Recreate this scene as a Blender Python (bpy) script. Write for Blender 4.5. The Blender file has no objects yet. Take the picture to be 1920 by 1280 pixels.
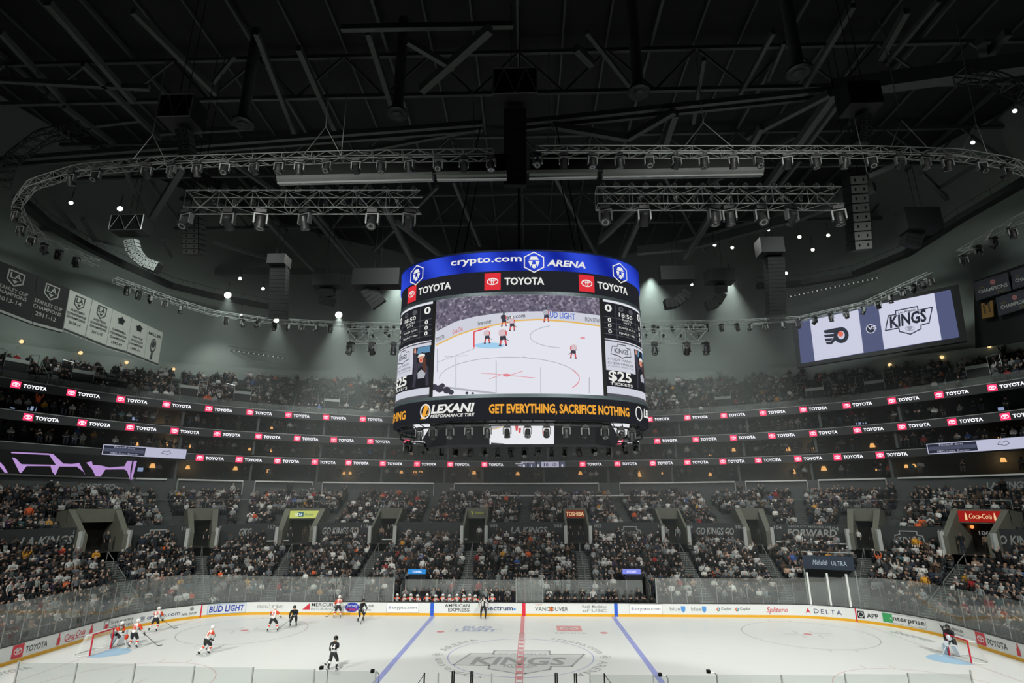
import bpy, math, random
import numpy as np
from mathutils import Vector, Matrix
random.seed(7)
RNG = np.random.default_rng(11)
scene = bpy.context.scene
C = bpy.data.collections.new('arena'); scene.collection.children.link(C)
PI = math.pi

# ------------------------------------------------------------------ camera
CAM = np.array([0.67, -39.29, 9.20]); YAW, PITCH, FPX = math.radians(1.76), math.radians(16.25), 1044.4
cam_d = bpy.data.cameras.new('camera'); cam = bpy.data.objects.new('camera', cam_d); C.objects.link(cam)
cam_d.sensor_width = 36; cam_d.lens = 36*FPX/1920; cam_d.clip_end = 500; cam_d.clip_start = 0.1
cam.location = CAM; cam.rotation_euler = (PI/2+PITCH, 0, YAW)
scene.camera = cam

# ------------------------------------------------------------------ world, view
w = bpy.data.worlds.new('world'); scene.world = w; w.use_nodes = True
w.node_tree.nodes['Background'].inputs[0].default_value = (0.75, 0.85, 0.8, 1)
w.node_tree.nodes['Background'].inputs[1].default_value = 0.001
vs = scene.view_settings
vs.view_transform = 'Standard'; vs.look = 'None'; vs.exposure = 0.0; vs.gamma = 1.0; vs.use_curve_mapping = False
cy = scene.cycles
cy.max_bounces = 5; cy.diffuse_bounces = 2; cy.glossy_bounces = 2; cy.transmission_bounces = 2
cy.transparent_max_bounces = 10; cy.volume_bounces = 0; cy.caustics_reflective = False; cy.caustics_refractive = False
cy.sample_clamp_indirect = 2.0; cy.sample_clamp_direct = 0; cy.use_denoising = True
try: cy.denoiser = 'OPENIMAGEDENOISE'
except Exception: pass

# ------------------------------------------------------------------ large lights
def area(name, loc, size, power, col=(1, 1, 1), target=None, spread=PI, shape='RECTANGLE', size_y=None):
    l = bpy.data.lights.new(name, 'AREA'); l.energy = power; l.color = col; l.shape = shape
    l.size = size; l.size_y = size_y or size; l.spread = spread
    o = bpy.data.objects.new(name, l); C.objects.link(o); o.location = loc
    if target is not None:
        o.rotation_euler = (Vector(target)-Vector(loc)).to_track_quat('-Z', 'Y').to_euler()
    return o
def spot(name, loc, target, power, ang, blend=.6, col=(1, 1, 1), rad=.15):
    l = bpy.data.lights.new(name, 'SPOT'); l.energy = power; l.color = col; l.spot_size = ang; l.spot_blend = blend; l.shadow_soft_size = rad
    o = bpy.data.objects.new(name, l); C.objects.link(o); o.location = loc
    o.rotation_euler = (Vector(target)-Vector(loc)).to_track_quat('-Z', 'Y').to_euler()
    return o
for gx in (-36, -14, 14, 36):                       # unseen floodlights above the camera side, placed to front-light the boards
    area('rink_light', (gx, -37, 31), 5, 2350, (1, .995, .955), (gx*.8, 4, 0), math.radians(70), size_y=2)
for gx in (-22, 0, 22):
    area('rink_light', (gx, 14, 37.5), 6, 700, (1, .995, .955), (gx, -5, 0), math.radians(60), size_y=2)
for gx in (-34, -12, 12, 34):                       # added fill, hung near the roof centre and aimed at the stands
    area('stand_fill', (gx*.7, 2, 37.5), 4, 1250, (.93, 1, .96), (gx*1.35, 33-abs(gx)*.3, 10), math.radians(100))
for gx, p_ in ((-17, 12500), (17, 12500), (0, 7500)): # beams through the haze behind the scoreboard
    spot('haze_beam', (gx, 30, 38), (gx*1.1, 47, 18), p_, math.radians(95), 1.0, (.86, 1, .93), .4)

# ------------------------------------------------------------------ helpers
_cy, _sy, _cp, _sp = math.cos(YAW), math.sin(YAW), math.cos(PITCH), math.sin(PITCH)
FWD = np.array([-_sy*_cp, _cy*_cp, _sp]); RIGHT = np.array([_cy, _sy, 0.]); UP = np.cross(RIGHT, FWD)
def ray(px, py): return FWD + RIGHT*((px-960)/FPX) + UP*((640-py)/FPX)
def U(px, py, x=None, y=None, z=None):
    """world point seen at a place of the photo, on the plane x=, y= or z="""
    d = ray(px, py)
    t = (x-CAM[0])/d[0] if x is not None else (y-CAM[1])/d[1] if y is not None else (z-CAM[2])/d[2]
    return CAM+d*t
def proj(p):
    q = np.asarray(p, float)-CAM
    return 960+FPX*(q@RIGHT)/(q@FWD), 640-FPX*(q@UP)/(q@FWD)
def tag(o, label=None, cat=None, group=None, kind=None):
    if label: o['label'] = label
    if cat: o['category'] = cat
    if group: o['group'] = group
    if kind: o['kind'] = kind
    return o
def empty(name, loc, label, cat, group=None, rz=0):
    o = bpy.data.objects.new(name, None); C.objects.link(o); o.location = [float(c) for c in loc]
    o.rotation_euler = (0, 0, rz); o.empty_display_size = .2
    return tag(o, label, cat, group)
ORD = ['first', 'second', 'third', 'fourth', 'fifth', 'sixth', 'seventh', 'eighth', 'ninth', 'tenth', 'eleventh', 'twelfth',
       'thirteenth', 'fourteenth', 'fifteenth', 'sixteenth', 'seventeenth', 'eighteenth', 'nineteenth', 'twentieth']
ORD += ['twenty-'+o for o in ORD[:9]]+['thirtieth']
ORD += ['thirty-'+o for o in ORD[:9]]+['fortieth']+['forty-'+o for o in ORD[:9]]+['fiftieth']+['fifty-'+o for o in ORD[:9]]

class MB:
    def __init__(s): s.v = []; s.f = []; s.m = []; s.n = 0
    def add(s, verts, faces, mat=0):
        verts = [tuple(map(float, p)) for p in verts]
        s.v += verts; s.f += [tuple(i+s.n for i in f) for f in faces]; s.m += [mat]*len(faces); s.n += len(verts)
        return s
    def box(s, c, d, mat=0, R=None):
        x, y, z = d[0]/2, d[1]/2, d[2]/2
        P = [(-x, -y, -z), (x, -y, -z), (x, y, -z), (-x, y, -z), (-x, -y, z), (x, -y, z), (x, y, z), (-x, y, z)]
        if R is not None: P = [R @ Vector(p) for p in P]
        P = [(p[0]+c[0], p[1]+c[1], p[2]+c[2]) for p in P]
        return s.add(P, [(0, 3, 2, 1), (4, 5, 6, 7), (0, 1, 5, 4), (1, 2, 6, 5), (2, 3, 7, 6), (3, 0, 4, 7)], mat)
    def bar(s, p, q, w_, h_, mat=0):
        p, q = Vector(p), Vector(q); d = q-p; L = d.length
        if L < 1e-6: return s
        return s.box((p+q)/2, (w_, h_, L), mat, d.to_track_quat('Z', 'Y').to_matrix())
    def tube(s, p, q, r, n=6, mat=0, r2=None, cap=True):
        p, q = Vector(p), Vector(q); d = q-p
        if d.length < 1e-6: return s
        M = d.to_track_quat('Z', 'Y').to_matrix(); r2 = r if r2 is None else r2
        P = [p+M@Vector((r*math.cos(2*PI*k/n), r*math.sin(2*PI*k/n), 0)) for k in range(n)]
        P += [q+M@Vector((r2*math.cos(2*PI*k/n), r2*math.sin(2*PI*k/n), 0)) for k in range(n)]
        F = [(k, (k+1) % n, n+(k+1) % n, n+k) for k in range(n)]
        if cap: F += [tuple(range(n-1, -1, -1)), tuple(range(n, 2*n))]
        return s.add(P, F, mat)
    def path(s, pts, r, n=6, mat=0):
        for a, b in zip(pts[:-1], pts[1:]): s.tube(a, b, r, n, mat)
        return s
    def lathe(s, prof, c=(0, 0, 0), n=16, mat=0, R=None):
        P = []; F = []
        for r, z in prof:
            for k in range(n):
                p = Vector((r*math.cos(2*PI*k/n), r*math.sin(2*PI*k/n), z))
                if R is not None: p = R@p
                P.append(p+Vector(c))
        for i in range(len(prof)-1):
            for k in range(n): F.append((i*n+k, i*n+(k+1) % n, (i+1)*n+(k+1) % n, (i+1)*n+k))
        F.append(tuple(range(n-1, -1, -1))); F.append(tuple((len(prof)-1)*n+k for k in range(n)))
        return s.add(P, F, mat)
    def ball(s, c, r, n=10, m=6, mat=0, R=None):
        r = (r, r, r) if not hasattr(r, '__len__') else r
        P = [];
        for i in range(m+1):
            t = PI*i/m
            for k in range(n):
                p = Vector((r[0]*math.sin(t)*math.cos(2*PI*k/n), r[1]*math.sin(t)*math.sin(2*PI*k/n), -r[2]*math.cos(t)))
                if R is not None: p = R@p
                P.append(p+Vector(c))
        F = [(i*n+k, i*n+(k+1) % n, (i+1)*n+(k+1) % n, (i+1)*n+k) for i in range(m) for k in range(n)]
        return s.add(P, F, mat)
    def grid(s, P, mat=0):
        """P[i][j] points -> quads"""
        a, b = len(P), len(P[0])
        return s.add([p for row in P for p in row], [(i*b+j, i*b+j+1, (i+1)*b+j+1, (i+1)*b+j) for i in range(a-1) for j in range(b-1)], mat)
    def build(s, name, mats, parent=None, smooth=False, rel=None):
        me = bpy.data.meshes.new(name); me.from_pydata(s.v, [], s.f)
        for m in (mats if isinstance(mats, (list, tuple)) else [mats]): me.materials.append(m)
        if any(s.m): me.polygons.foreach_set('material_index', s.m)
        if smooth: me.shade_smooth()
        me.update()
        return link(name, me, parent)
def link(name, me, parent=None):
    o = bpy.data.objects.new(name, me); C.objects.link(o)
    if parent is not None:
        o.parent = parent
        # children are modelled in world space when the parent is an Empty at the thing's base
        M = Matrix.LocRotScale(parent.location, parent.rotation_euler, parent.scale) if not parent.get('local') else Matrix()
        o.matrix_parent_inverse = M.inverted() if parent.type == 'EMPTY' else Matrix()
    return o
def np_mesh(name, V, quads, mats, midx=None, col=None, parent=None):
    """fast mesh from numpy arrays; quads (n,4) or (n,3)"""
    V = np.asarray(V, np.float32); Q = np.asarray(quads, np.int32)
    k = Q.shape[1]; me = bpy.data.meshes.new(name)
    me.vertices.add(len(V)); me.vertices.foreach_set('co', V.ravel())
    me.loops.add(Q.size); me.loops.foreach_set('vertex_index', Q.ravel())
    me.polygons.add(len(Q)); me.polygons.foreach_set('loop_start', np.arange(0, Q.size, k, dtype=np.int32))
    for m in mats: me.materials.append(m)
    if midx is not None: me.polygons.foreach_set('material_index', np.asarray(midx, np.int32))
    if col is not None:
        a = me.color_attributes.new('tint', 'FLOAT_COLOR', 'POINT')
        cc = np.ones((len(V), 4), np.float32); cc[:, :3] = col; a.data.foreach_set('color', cc.ravel())
    me.update(calc_edges=True); me.validate()
    return link(name, me, parent)
def copy_tree(o, loc=None, rz=None, label=None, group=None):
    r = o.copy(); C.objects.link(r)
    if loc is not None: r.location = loc
    if rz is not None: r.rotation_euler = (0, 0, rz)
    if label: r['label'] = label
    if group: r['group'] = group
    for ch in list(o.children):
        c = ch.copy(); C.objects.link(c); c.parent = r; c.matrix_parent_inverse = ch.matrix_parent_inverse.copy()
        for g in list(ch.children):
            d = g.copy(); C.objects.link(d); d.parent = c; d.matrix_parent_inverse = g.matrix_parent_inverse.copy()
    return r
def proto(name, label, cat, group=None):
    """an Empty at the origin whose children are modelled around (0,0,0)"""
    return empty(name, (0, 0, 0), label, cat, group)

# ------------------------------------------------------------------ materials
MATS = {}
def srgb(c):
    return tuple((x/12.92 if x <= .04045 else ((x+.055)/1.055)**2.4) for x in [v/255 for v in c])
def mat(name, rgb, rough=.6, metal=0., spec=.5, noise=0., nscale=3., emit=0., bump=0.):
    if name in MATS: return MATS[name]
    m = bpy.data.materials.new(name); m.use_nodes = True; nt = m.node_tree; b = nt.nodes['Principled BSDF']
    c = srgb(rgb); b.inputs['Base Color'].default_value = (*c, 1); b.inputs['Roughness'].default_value = rough
    b.inputs['Metallic'].default_value = metal; b.inputs['Specular IOR Level'].default_value = spec
    if noise or bump:
        tc = nt.nodes.new('ShaderNodeTexCoord'); n = nt.nodes.new('ShaderNodeTexNoise'); n.inputs['Scale'].default_value = nscale
        n.inputs['Detail'].default_value = 3; nt.links.new(tc.outputs['Object'], n.inputs['Vector'])
        if noise:
            mx = nt.nodes.new('ShaderNodeMix'); mx.data_type = 'RGBA'
            nt.links.new(n.outputs['Fac'], mx.inputs[0])
            mx.inputs[6].default_value = (*[x*(1-noise) for x in c], 1); mx.inputs[7].default_value = (*[min(1, x*(1+noise)) for x in c], 1)
            nt.links.new(mx.outputs[2], b.inputs['Base Color'])
        if bump:
            bp = nt.nodes.new('ShaderNodeBump'); bp.inputs['Strength'].default_value = bump; nt.links.new(n.outputs['Fac'], bp.inputs['Height']); nt.links.new(bp.outputs[0], b.inputs['Normal'])
    if emit:
        b.inputs['Emission Color'].default_value = (*c, 1); b.inputs['Emission Strength'].default_value = emit
        b.inputs['Base Color'].default_value = (.02, .02, .02, 1)
        m.cycles.emission_sampling = 'NONE'
    MATS[name] = m; return m
def led(name, rgb, k=1.0, sampled=False):
    """a lit LED surface showing the given display colour"""
    if name in MATS: return MATS[name]
    m = bpy.data.materials.new(name); m.use_nodes = True; nt = m.node_tree; nt.nodes.clear()
    e = nt.nodes.new('ShaderNodeEmission'); e.inputs[0].default_value = (*srgb(rgb), 1); e.inputs[1].default_value = k
    o = nt.nodes.new('ShaderNodeOutputMaterial'); nt.links.new(e.outputs[0], o.inputs[0])
    m.cycles.emission_sampling = 'AUTO' if sampled else 'NONE'
    MATS[name] = m; return m
M_dark = mat('black_painted_metal', (26, 28, 28), .55, .3)
M_steel = mat('dark_steel', (58, 62, 61), .5, .6)
M_truss = mat('aluminium_truss', (158, 164, 161), .45, .35)
M_roofsteel = mat('painted_roof_steel', (92, 97, 95), .7, 0, noise=.2)
M_conc = mat('stand_concrete', (62, 66, 64), .85, 0, noise=.25, nscale=1.2)
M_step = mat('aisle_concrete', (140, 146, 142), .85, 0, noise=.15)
M_wallg = mat('grey_wall_paint', (150, 162, 155), .9, 0, noise=.1, nscale=.3)
M_ceil = mat('dark_roof_deck', (46, 48, 48), .95, 0, noise=.2, nscale=.5)
M_black = mat('matt_black', (12, 13, 13), .8)
M_white = mat('white_plastic', (225, 228, 224), .45)
M_rail = mat('satin_rail_metal', (165, 170, 167), .35, .7)
M_suite = mat('suite_dark_wall', (72, 77, 76), .8)
M_ledge = mat('pale_ledge', (205, 208, 204), .5)

# ------------------------------------------------------------------ lettering
_tc = {}
def glyphs(txt, size=1., shear=0., bold=0., space=1.):
    """text as flat polygons: (verts (n,2), faces), cap height == size, x from 0 to width"""
    k = (txt, shear, bold, space)
    if k not in _tc:
        cu = bpy.data.curves.new('t', 'FONT'); cu.body = txt; cu.size = 1; cu.shear = shear; cu.offset = bold; cu.space_character = space
        cu.resolution_u = 2 if len(txt) > 3 else 4
        o = bpy.data.objects.new('t', cu); C.objects.link(o)
        dg = bpy.context.evaluated_depsgraph_get(); me = bpy.data.meshes.new_from_object(o.evaluated_get(dg))
        V = np.array([v.co[:2] for v in me.vertices]) if len(me.vertices) else np.zeros((1, 2)); F = [tuple(p.vertices) for p in me.polygons]
        bpy.data.objects.remove(o); bpy.data.curves.remove(cu); bpy.data.meshes.remove(me)
        V = V/.73; V[:, 0] -= V[:, 0].min()
        _tc[k] = (V, F)
    V, F = _tc[k]
    return V*size, F
def lettering(mb, txt, size, fn, width=None, mat=0, align='l', x0=0, y0=0, **kw):
    """adds text mapped by fn(x, y)->point; width stretches it to that width"""
    V, F = glyphs(txt, size, **kw); V = V.copy(); W = V[:, 0].max()
    if width: V[:, 0] *= width/W; W = width
    V[:, 0] += x0-(W/2 if align == 'c' else W if align == 'r' else 0); V[:, 1] += y0
    mb.add([fn(x, y) for x, y in V], F, mat); return W
def poly(mb, pts, fn, mat=0):
    """polygon in a panel's own coordinates; concave ones are tessellated"""
    from mathutils.geometry import tessellate_polygon
    T = tessellate_polygon([[Vector((p[0], p[1], 0)) for p in pts]])
    a = sum(pts[i][0]*pts[(i+1) % len(pts)][1]-pts[(i+1) % len(pts)][0]*pts[i][1] for i in range(len(pts)))
    F = []
    for t in T:
        p0, p1, p2 = [pts[i] for i in t]
        s_ = (p1[0]-p0[0])*(p2[1]-p0[1])-(p2[0]-p0[0])*(p1[1]-p0[1])
        F.append(tuple(t) if s_ > 0 else tuple(reversed(t)))
    mb.add([fn(*p) for p in pts], F, mat)
def rectp(mb, x0, y0, x1, y1, fn, mat=0, n=1):
    P = [[fn(x0+(x1-x0)*i/n, y0), fn(x0+(x1-x0)*i/n, y1)] for i in range(n+1)]
    mb.add([p for r in P for p in r], [(2*i, 2*i+2, 2*i+3, 2*i+1) for i in range(n)], mat)
def ringp(mb, cx, cy_, rx, ry, t, fn, mat=0, n=24, a0=0, a1=2*PI):
    P = []
    for i in range(n+1):
        a = a0+(a1-a0)*i/n
        P += [(cx+rx*math.cos(a), cy_+ry*math.sin(a)), (cx+(rx-t)*math.cos(a), cy_+(ry-t)*math.sin(a))]
    mb.add([fn(*p) for p in P], [(2*i, 2*i+2, 2*i+3, 2*i+1) for i in range(n)], mat)
def discp(mb, cx, cy_, rx, ry, fn, mat=0, n=20):
    mb.add([fn(cx+rx*math.cos(2*PI*i/n), cy_+ry*math.sin(2*PI*i/n)) for i in range(n)], [tuple(range(n))], mat)
def linep(mb, pts, t, fn, mat=0, closed=False):
    pts = list(pts)+([pts[0]] if closed else [])
    for (ax, ay), (bx, by) in zip(pts[:-1], pts[1:]):
        L = math.hypot(bx-ax, by-ay) or 1; nx, ny = -(by-ay)/L*t/2, (bx-ax)/L*t/2; ex, ey = (bx-ax)/L*t/2, (by-ay)/L*t/2
        mb.add([fn(ax-ex+nx, ay-ey+ny), fn(ax-ex-nx, ay-ey-ny), fn(bx+ex-nx, by+ey-ny), fn(bx+ex+nx, by+ey+ny)], [(0, 1, 2, 3)], mat)
def three_ellipse(mb, cx, cy_, w_, fn, mat=0):
    """oval emblem: an outer oval with two crossing ovals inside"""
    h = w_*.66; t = w_*.085
    ringp(mb, cx, cy_, w_/2, h/2, t, fn, mat, 20)
    ringp(mb, cx, cy_+h*.0, w_*.13, h/2, t*.8, fn, mat, 14)
    ringp(mb, cx, cy_+h*.22, w_*.33, h*.2, t*.8, fn, mat, 14)
def hexlogo(mb, cx, cy_, r, fn, ma=0, mb_=1):
    """hexagon badge with a head-like crest"""
    P = [(cx+r*math.sin(PI/3*i), cy_+r*math.cos(PI/3*i)) for i in range(6)]
    linep(mb, P, r*.1, fn, ma, True)
    k = r*.6
    poly(mb, [(cx-k*.45, cy_+k*.95), (cx+k*.45, cy_+k*.95), (cx+k*.75, cy_+k*.35), (cx-k*.75, cy_+k*.35)], fn, ma)
    poly(mb, [(cx-k*.85, cy_+k*.2), (cx-k*.2, cy_+k*.2), (cx-k*.3, cy_-k*.3), (cx-k*.55, cy_-k*.75)], fn, ma)
    poly(mb, [(cx+k*.85, cy_+k*.2), (cx+k*.2, cy_+k*.2), (cx+k*.3, cy_-k*.3), (cx+k*.55, cy_-k*.75)], fn, ma)
    poly(mb, [(cx-k*.22, cy_-k*.35), (cx+k*.22, cy_-k*.35), (cx+k*.35, cy_-k*.85), (cx, cy_-k*1.05), (cx-k*.35, cy_-k*.85)], fn, ma)

# ------------------------------------------------------------------ plan curves of the bowl
RX, RY, RR = 30.48, 12.95, 8.53
def rrect(q, off=0.):
    """rounded rectangle of the rink, q = arc length from the middle of the far side, off = outward distance"""
    q = np.atleast_1d(np.asarray(q, float)); sg = np.sign(q); a = np.abs(q)
    r = RR+off; cx, cyy = RX-RR, RY-RR; La = cx; Lb = RR*PI/2; half = La+Lb+cyy
    mir = a > half; a = np.where(mir, 2*half-a, a)
    x = np.where(a < La, a, 0.); y = np.where(a < La, RY+off, 0.)
    ph = (a-La)/RR; c = (a >= La) & (a < La+Lb)
    x = np.where(c, cx+r*np.sin(ph), x); y = np.where(c, cyy+r*np.cos(ph), y)
    e = a >= La+Lb; x = np.where(e, RX+off, x); y = np.where(e, cyy-(a-La-Lb), y)
    return sg*x, np.where(mir, -y, y)
def oval(q):
    q = np.atleast_1d(np.asarray(q, float)); sg = np.sign(q); a = np.abs(q)
    La = RX-RR; Lb = RR*PI/2; half = La+Lb+RY-RR
    mir = a > half; a = np.where(mir, 2*half-a, a)
    A_, B_ = 50., 38.; t0 = math.asin(La/A_)
    t1 = PI/2-.13
    t = np.where(a < La, np.arcsin(np.clip(a/A_, 0, 1)), np.where(a < La+Lb, t0+(a-La)/Lb*(t1-t0), t1+(a-La-Lb)/(half-La-Lb)*(PI/2-t1)))
    return sg*A_*np.sin(t), np.where(mir, -1, 1)*B_*np.cos(t)
def S(q, yc):
    """point of the bowl at arc parameter q and depth yc (its y on the centre line)"""
    s = (yc-13.55)/(38-13.55); ax, ay = rrect(q, .6); bx, by = oval(q)
    return (1-s)*ax+s*bx, (1-s)*ay+s*by
def S3(q, yc, z):
    x, y = S(q, yc); return np.array([x[0], y[0], z])
_QS = np.linspace(-60, 60, 2401)
def q_at(px, yc, z):
    """arc parameter whose point at (yc, z) is seen in the photo column px"""
    x, y = S(_QS, yc); P = np.stack([x, y, np.full_like(x, z)], 1)-CAM
    d = P@FWD; u = 960+FPX*(P@RIGHT)/np.where(d > 1, d, 1); ok = (d > 1) & (y > -9)
    e = np.where(ok, np.abs(u-px), 1e9); return float(_QS[int(np.argmin(e))])
_QD = np.linspace(-80, 80, 3201)
_AT = {}
def arc_tab(yc):
    k = round(yc, 2)
    if k not in _AT:
        q = np.linspace(-62, 62, 2481); x, y = S(q, k); _AT[k] = (q, np.concatenate([[0], np.cumsum(np.hypot(np.diff(x), np.diff(y)))]))
    return _AT[k]
def q_step(q0, d, yc):
    """arc parameter reached by walking d metres along the row at yc"""
    q, L = arc_tab(yc); return float(np.interp(np.interp(q0, q, L)+d, L, q))
def arc_q(yc, q0=-48, q1=48):
    """q(s) table for equal spacing along the row at yc"""
    q = np.linspace(q0, q1, 1200); x, y = S(q, yc); L = np.concatenate([[0], np.cumsum(np.hypot(np.diff(x), np.diff(y)))])
    return q, L
def strip(mb, qs, yc0, z0, yc1, z1, mat=0, flip=False):
    x0, y0 = S(qs, yc0); x1, y1 = S(qs, yc1); n = len(qs)
    V = [(a, b, z0) for a, b in zip(x0, y0)]+[(a, b, z1) for a, b in zip(x1, y1)]
    F = [(i, i+1, n+i+1, n+i) if not flip else (i, n+i, n+i+1, i+1) for i in range(n-1)]
    mb.add(V, F, mat)
def wallbox(mb, qs, yc, z0, z1, th=.15, mat=0):
    """a curved wall with thickness following the bowl"""
    strip(mb, qs, yc, z0, yc, z1, mat); strip(mb, qs, yc+th, z0, yc+th, z1, mat, True)
    strip(mb, qs, yc, z1, yc+th, z1, mat); strip(mb, qs, yc, z0, yc+th, z0, mat, True)
    for q in (qs[0], qs[-1]):
        a, b, c, d = S3(q, yc, z0), S3(q, yc+th, z0), S3(q, yc+th, z1), S3(q, yc, z1); mb.add([a, b, c, d], [(0, 1, 2, 3)], mat)
# ================================================================== RINK
def ice_mat():
    m = mat('rink_ice', (234, 238, 234), .32, 0, .35)
    nt = m.node_tree; b = nt.nodes['Principled BSDF']
    tc = nt.nodes.new('ShaderNodeTexCoord'); n = nt.nodes.new('ShaderNodeTexNoise'); n.inputs['Scale'].default_value = .35; n.inputs['Detail'].default_value = 6
    mp = nt.nodes.new('ShaderNodeMapping'); mp.inputs['Scale'].default_value = (1, 2.2, 1)
    nt.links.new(tc.outputs['Object'], mp.inputs[0]); nt.links.new(mp.outputs[0], n.inputs['Vector'])
    r = nt.nodes.new('ShaderNodeMapRange'); r.inputs[1].default_value = .35; r.inputs[2].default_value = .7; r.inputs[3].default_value = .3; r.inputs[4].default_value = .36
    nt.links.new(n.outputs['Fac'], r.inputs[0]); nt.links.new(r.outputs[0], b.inputs['Roughness'])
    mx = nt.nodes.new('ShaderNodeMix'); mx.data_type = 'RGBA'; nt.links.new(n.outputs['Fac'], mx.inputs[0])
    mx.inputs[6].default_value = (*srgb((236, 238, 234)), 1); mx.inputs[7].default_value = (*srgb((229, 234, 231)), 1); nt.links.new(mx.outputs[2], b.inputs['Base Color'])
    return m
QA = np.linspace(-79.5, 79.5, 320)
def full_ring(off, z):
    half = RX-RR+RR*PI/2+RY-RR
    q = np.linspace(-2*half, 2*half, 241)[:-1]
    x, y = rrect(q, off); return [(a, b, z) for a, b in zip(x, y)]
ice = MB(); R0 = full_ring(0, 0); ice.add(R0, [tuple(range(len(R0)-1, -1, -1))]); oice = ice.build('floor_ice', ice_mat()); tag(oice, kind='structure')
oice['label'] = 'white ice sheet of the rink with painted lines'
base = MB(); base.box((0, 0, -.16), (150, 140, .3)); ob = base.build('floor', M_conc); tag(ob, kind='structure')
# ---- painted markings, under the ice: thin paint films
P_red = mat('ice_red_paint', (218, 146, 150), .4); P_red2 = mat('ice_faded_red_paint', (214, 178, 176), .4); P_blue = mat('ice_blue_paint', (158, 166, 220), .4, noise=.18, nscale=1.5)
P_crease = mat('crease_blue_paint', (168, 206, 230), .4); P_grey = mat('ice_grey_paint', (166, 171, 169), .4); P_lgrey = mat('ice_pale_grey_paint', (215, 219, 216), .4)
P_gline = mat('ice_thin_line_paint', (176, 172, 172), .4); P_white = mat('ice_white_paint', (238, 240, 238), .4); P_circ = mat('ice_blue_circle_paint', (168, 172, 214), .4)
def on_ice(h=.004): return lambda x, y: (x, y, h)
def marking(name, label, build, mats, h=.004):
    mb = MB(); build(mb, on_ice(h)); o = mb.build(name, mats); tag(o, label, 'rink marking', 'painted markings on the ice'); return o
def ylim(x):
    x = abs(x); return RY if x < RX-RR else RY-RR+math.sqrt(max(0, RR**2-(x-(RX-RR))**2))
marking('blue_line', 'pale blue line across the ice left of the centre circle', lambda m, f: rectp(m, -7.85, -12.9, -7.5, 12.9, f), P_blue)
marking('blue_line', 'pale blue line across the ice right of the centre circle', lambda m, f: rectp(m, 7.5, -12.9, 7.85, 12.9, f), P_blue)
def redline(m, f):
    rectp(m, -.15, 6.4, .15, 12.9, f); y = 4.75
    while y < 6.4: rectp(m, -.2, y, .2, y+.12, f); y += .2
    rectp(m, -.22, -12.9, -.17, 4.7, f); rectp(m, .17, -12.9, .22, 4.7, f)
    y = 4.4
    while y > -12.5: rectp(m, -.15, y-.55, .15, y, f); y -= 1.1
marking('centre_red_line', 'pink and red centre line running from the boards through the crest', redline, P_red, .008)
for sx, w_ in ((-1, 'left'), (1, 'right')):
    yl = ylim(27.13)
    marking('goal_line', f'thin faded goal line at the {w_} end of the ice', lambda m, f: rectp(m, sx*27.13-.025, -yl, sx*27.13+.025, yl, f), P_red2)
    def crease(m, f):
        pts = [(sx*27.1, -1.22)]+[(sx*(27.1-.35-1.5*math.cos(a)), 1.22*math.sin(a)) for a in np.linspace(-PI/2, PI/2, 13)]+[(sx*27.1, 1.22)]
        if sx > 0: pts.reverse()
        poly(m, pts, f)
    marking('goal_crease', f'light blue goal crease in front of the {w_} net', crease, P_crease)
    for sy, far in ((1, 'far'), (-1, 'near')):
        def fo(m, f):
            cx, cyy = sx*21.03, sy*6.71
            ringp(m, cx, cyy, 4.57, 4.57, .05, f, 1, 64); discp(m, cx, cyy, .3, .3, f, 0)
            for a in (-1, 1):
                for b in (-1, 1):
                    rectp(m, cx+a*.6-(0 if a > 0 else 1.2), cyy+b*.23-.025, cx+a*.6+(1.2 if a > 0 else 0), cyy+b*.23+.025, f, 1)
                    rectp(m, cx+a*.6-.025, cyy+b*.23-(0 if b > 0 else .9), cx+a*.6+.025, cyy+b*.23+(.9 if b > 0 else 0), f, 1)
                for b in (-.85, .85):
                    rectp(m, cx+b-.025, cyy+a*4.57-(.6 if a < 0 else 0), cx+b+.025, cyy+a*4.57+(.6 if a > 0 else 0), f, 1)
        marking('faceoff_circle', f'thin face-off circle with a red dot at the {far} side of the {w_} end', fo, [P_red, P_red2 if sy < 0 else P_gline])
        marking('faceoff_dot', f'small red neutral zone dot on the {far} side beside the {w_} blue line', lambda m, f: discp(m, sx*6.1, sy*6.71, .3, .3, f), P_red)
def centre(m, f):
    ringp(m, 0, 0, 4.6, 4.6, .06, f, 2, 80)
    X = lambda a, b: tuple(U(720+a/4, 1080+b/4, z=0)[:2])
    out = [X(*p) for p in ((520, 665), (650, 580), (820, 580), (828, 560), (1240, 560), (1245, 586), (1500, 586), (1410, 674), (1252, 678), (1245, 698), (1060, 730), (1000, 730), (785, 694), (790, 670))]
    poly(m, out[::-1], f, 1); f2 = lambda x, y: (x, y, .007); linep(m, out, .13, f2, 0, True)
    a = X(640, 660); b = X(1400, 656)
    lettering(m, 'KINGS', 1.75, f2, width=b[0]-a[0]-.2, x0=a[0], y0=a[1], shear=.2, bold=.03)
    lettering(m, 'LOS ANGELES', .38, f2, width=3.4, x0=-1.75, y0=X(0, 582)[1], bold=.01)
    for k in range(7): linep(m, [(-.9+.3*k, -2.05+.0*k), (-.55+.18*k, -2.6)], .08, f2)
    ringp(m, 0, -2.3, 1.0, .42, .08, f2, 0, 24)
    def arc(txt, a0, R_, size, wid):
        V, F = glyphs(txt, size, space=1.15); V = V.copy(); V[:, 0] *= wid/V[:, 0].max()
        m.add([((R_+y)*math.sin(a0+x/R_), (R_+y)*math.cos(a0+x/R_), .006) for x, y in V], F, 0)
    for a0 in (math.radians(24), math.radians(204)):
        arc('crypto.com', a0, 4.95, .62, 5.0); arc('ARENA', a0+math.radians(78), 4.95, .62, 3.6)
        a = a0+math.radians(67.5); hexlogo(m, 5.3*math.sin(a), 5.3*math.cos(a), .36, f, 0)
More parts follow.
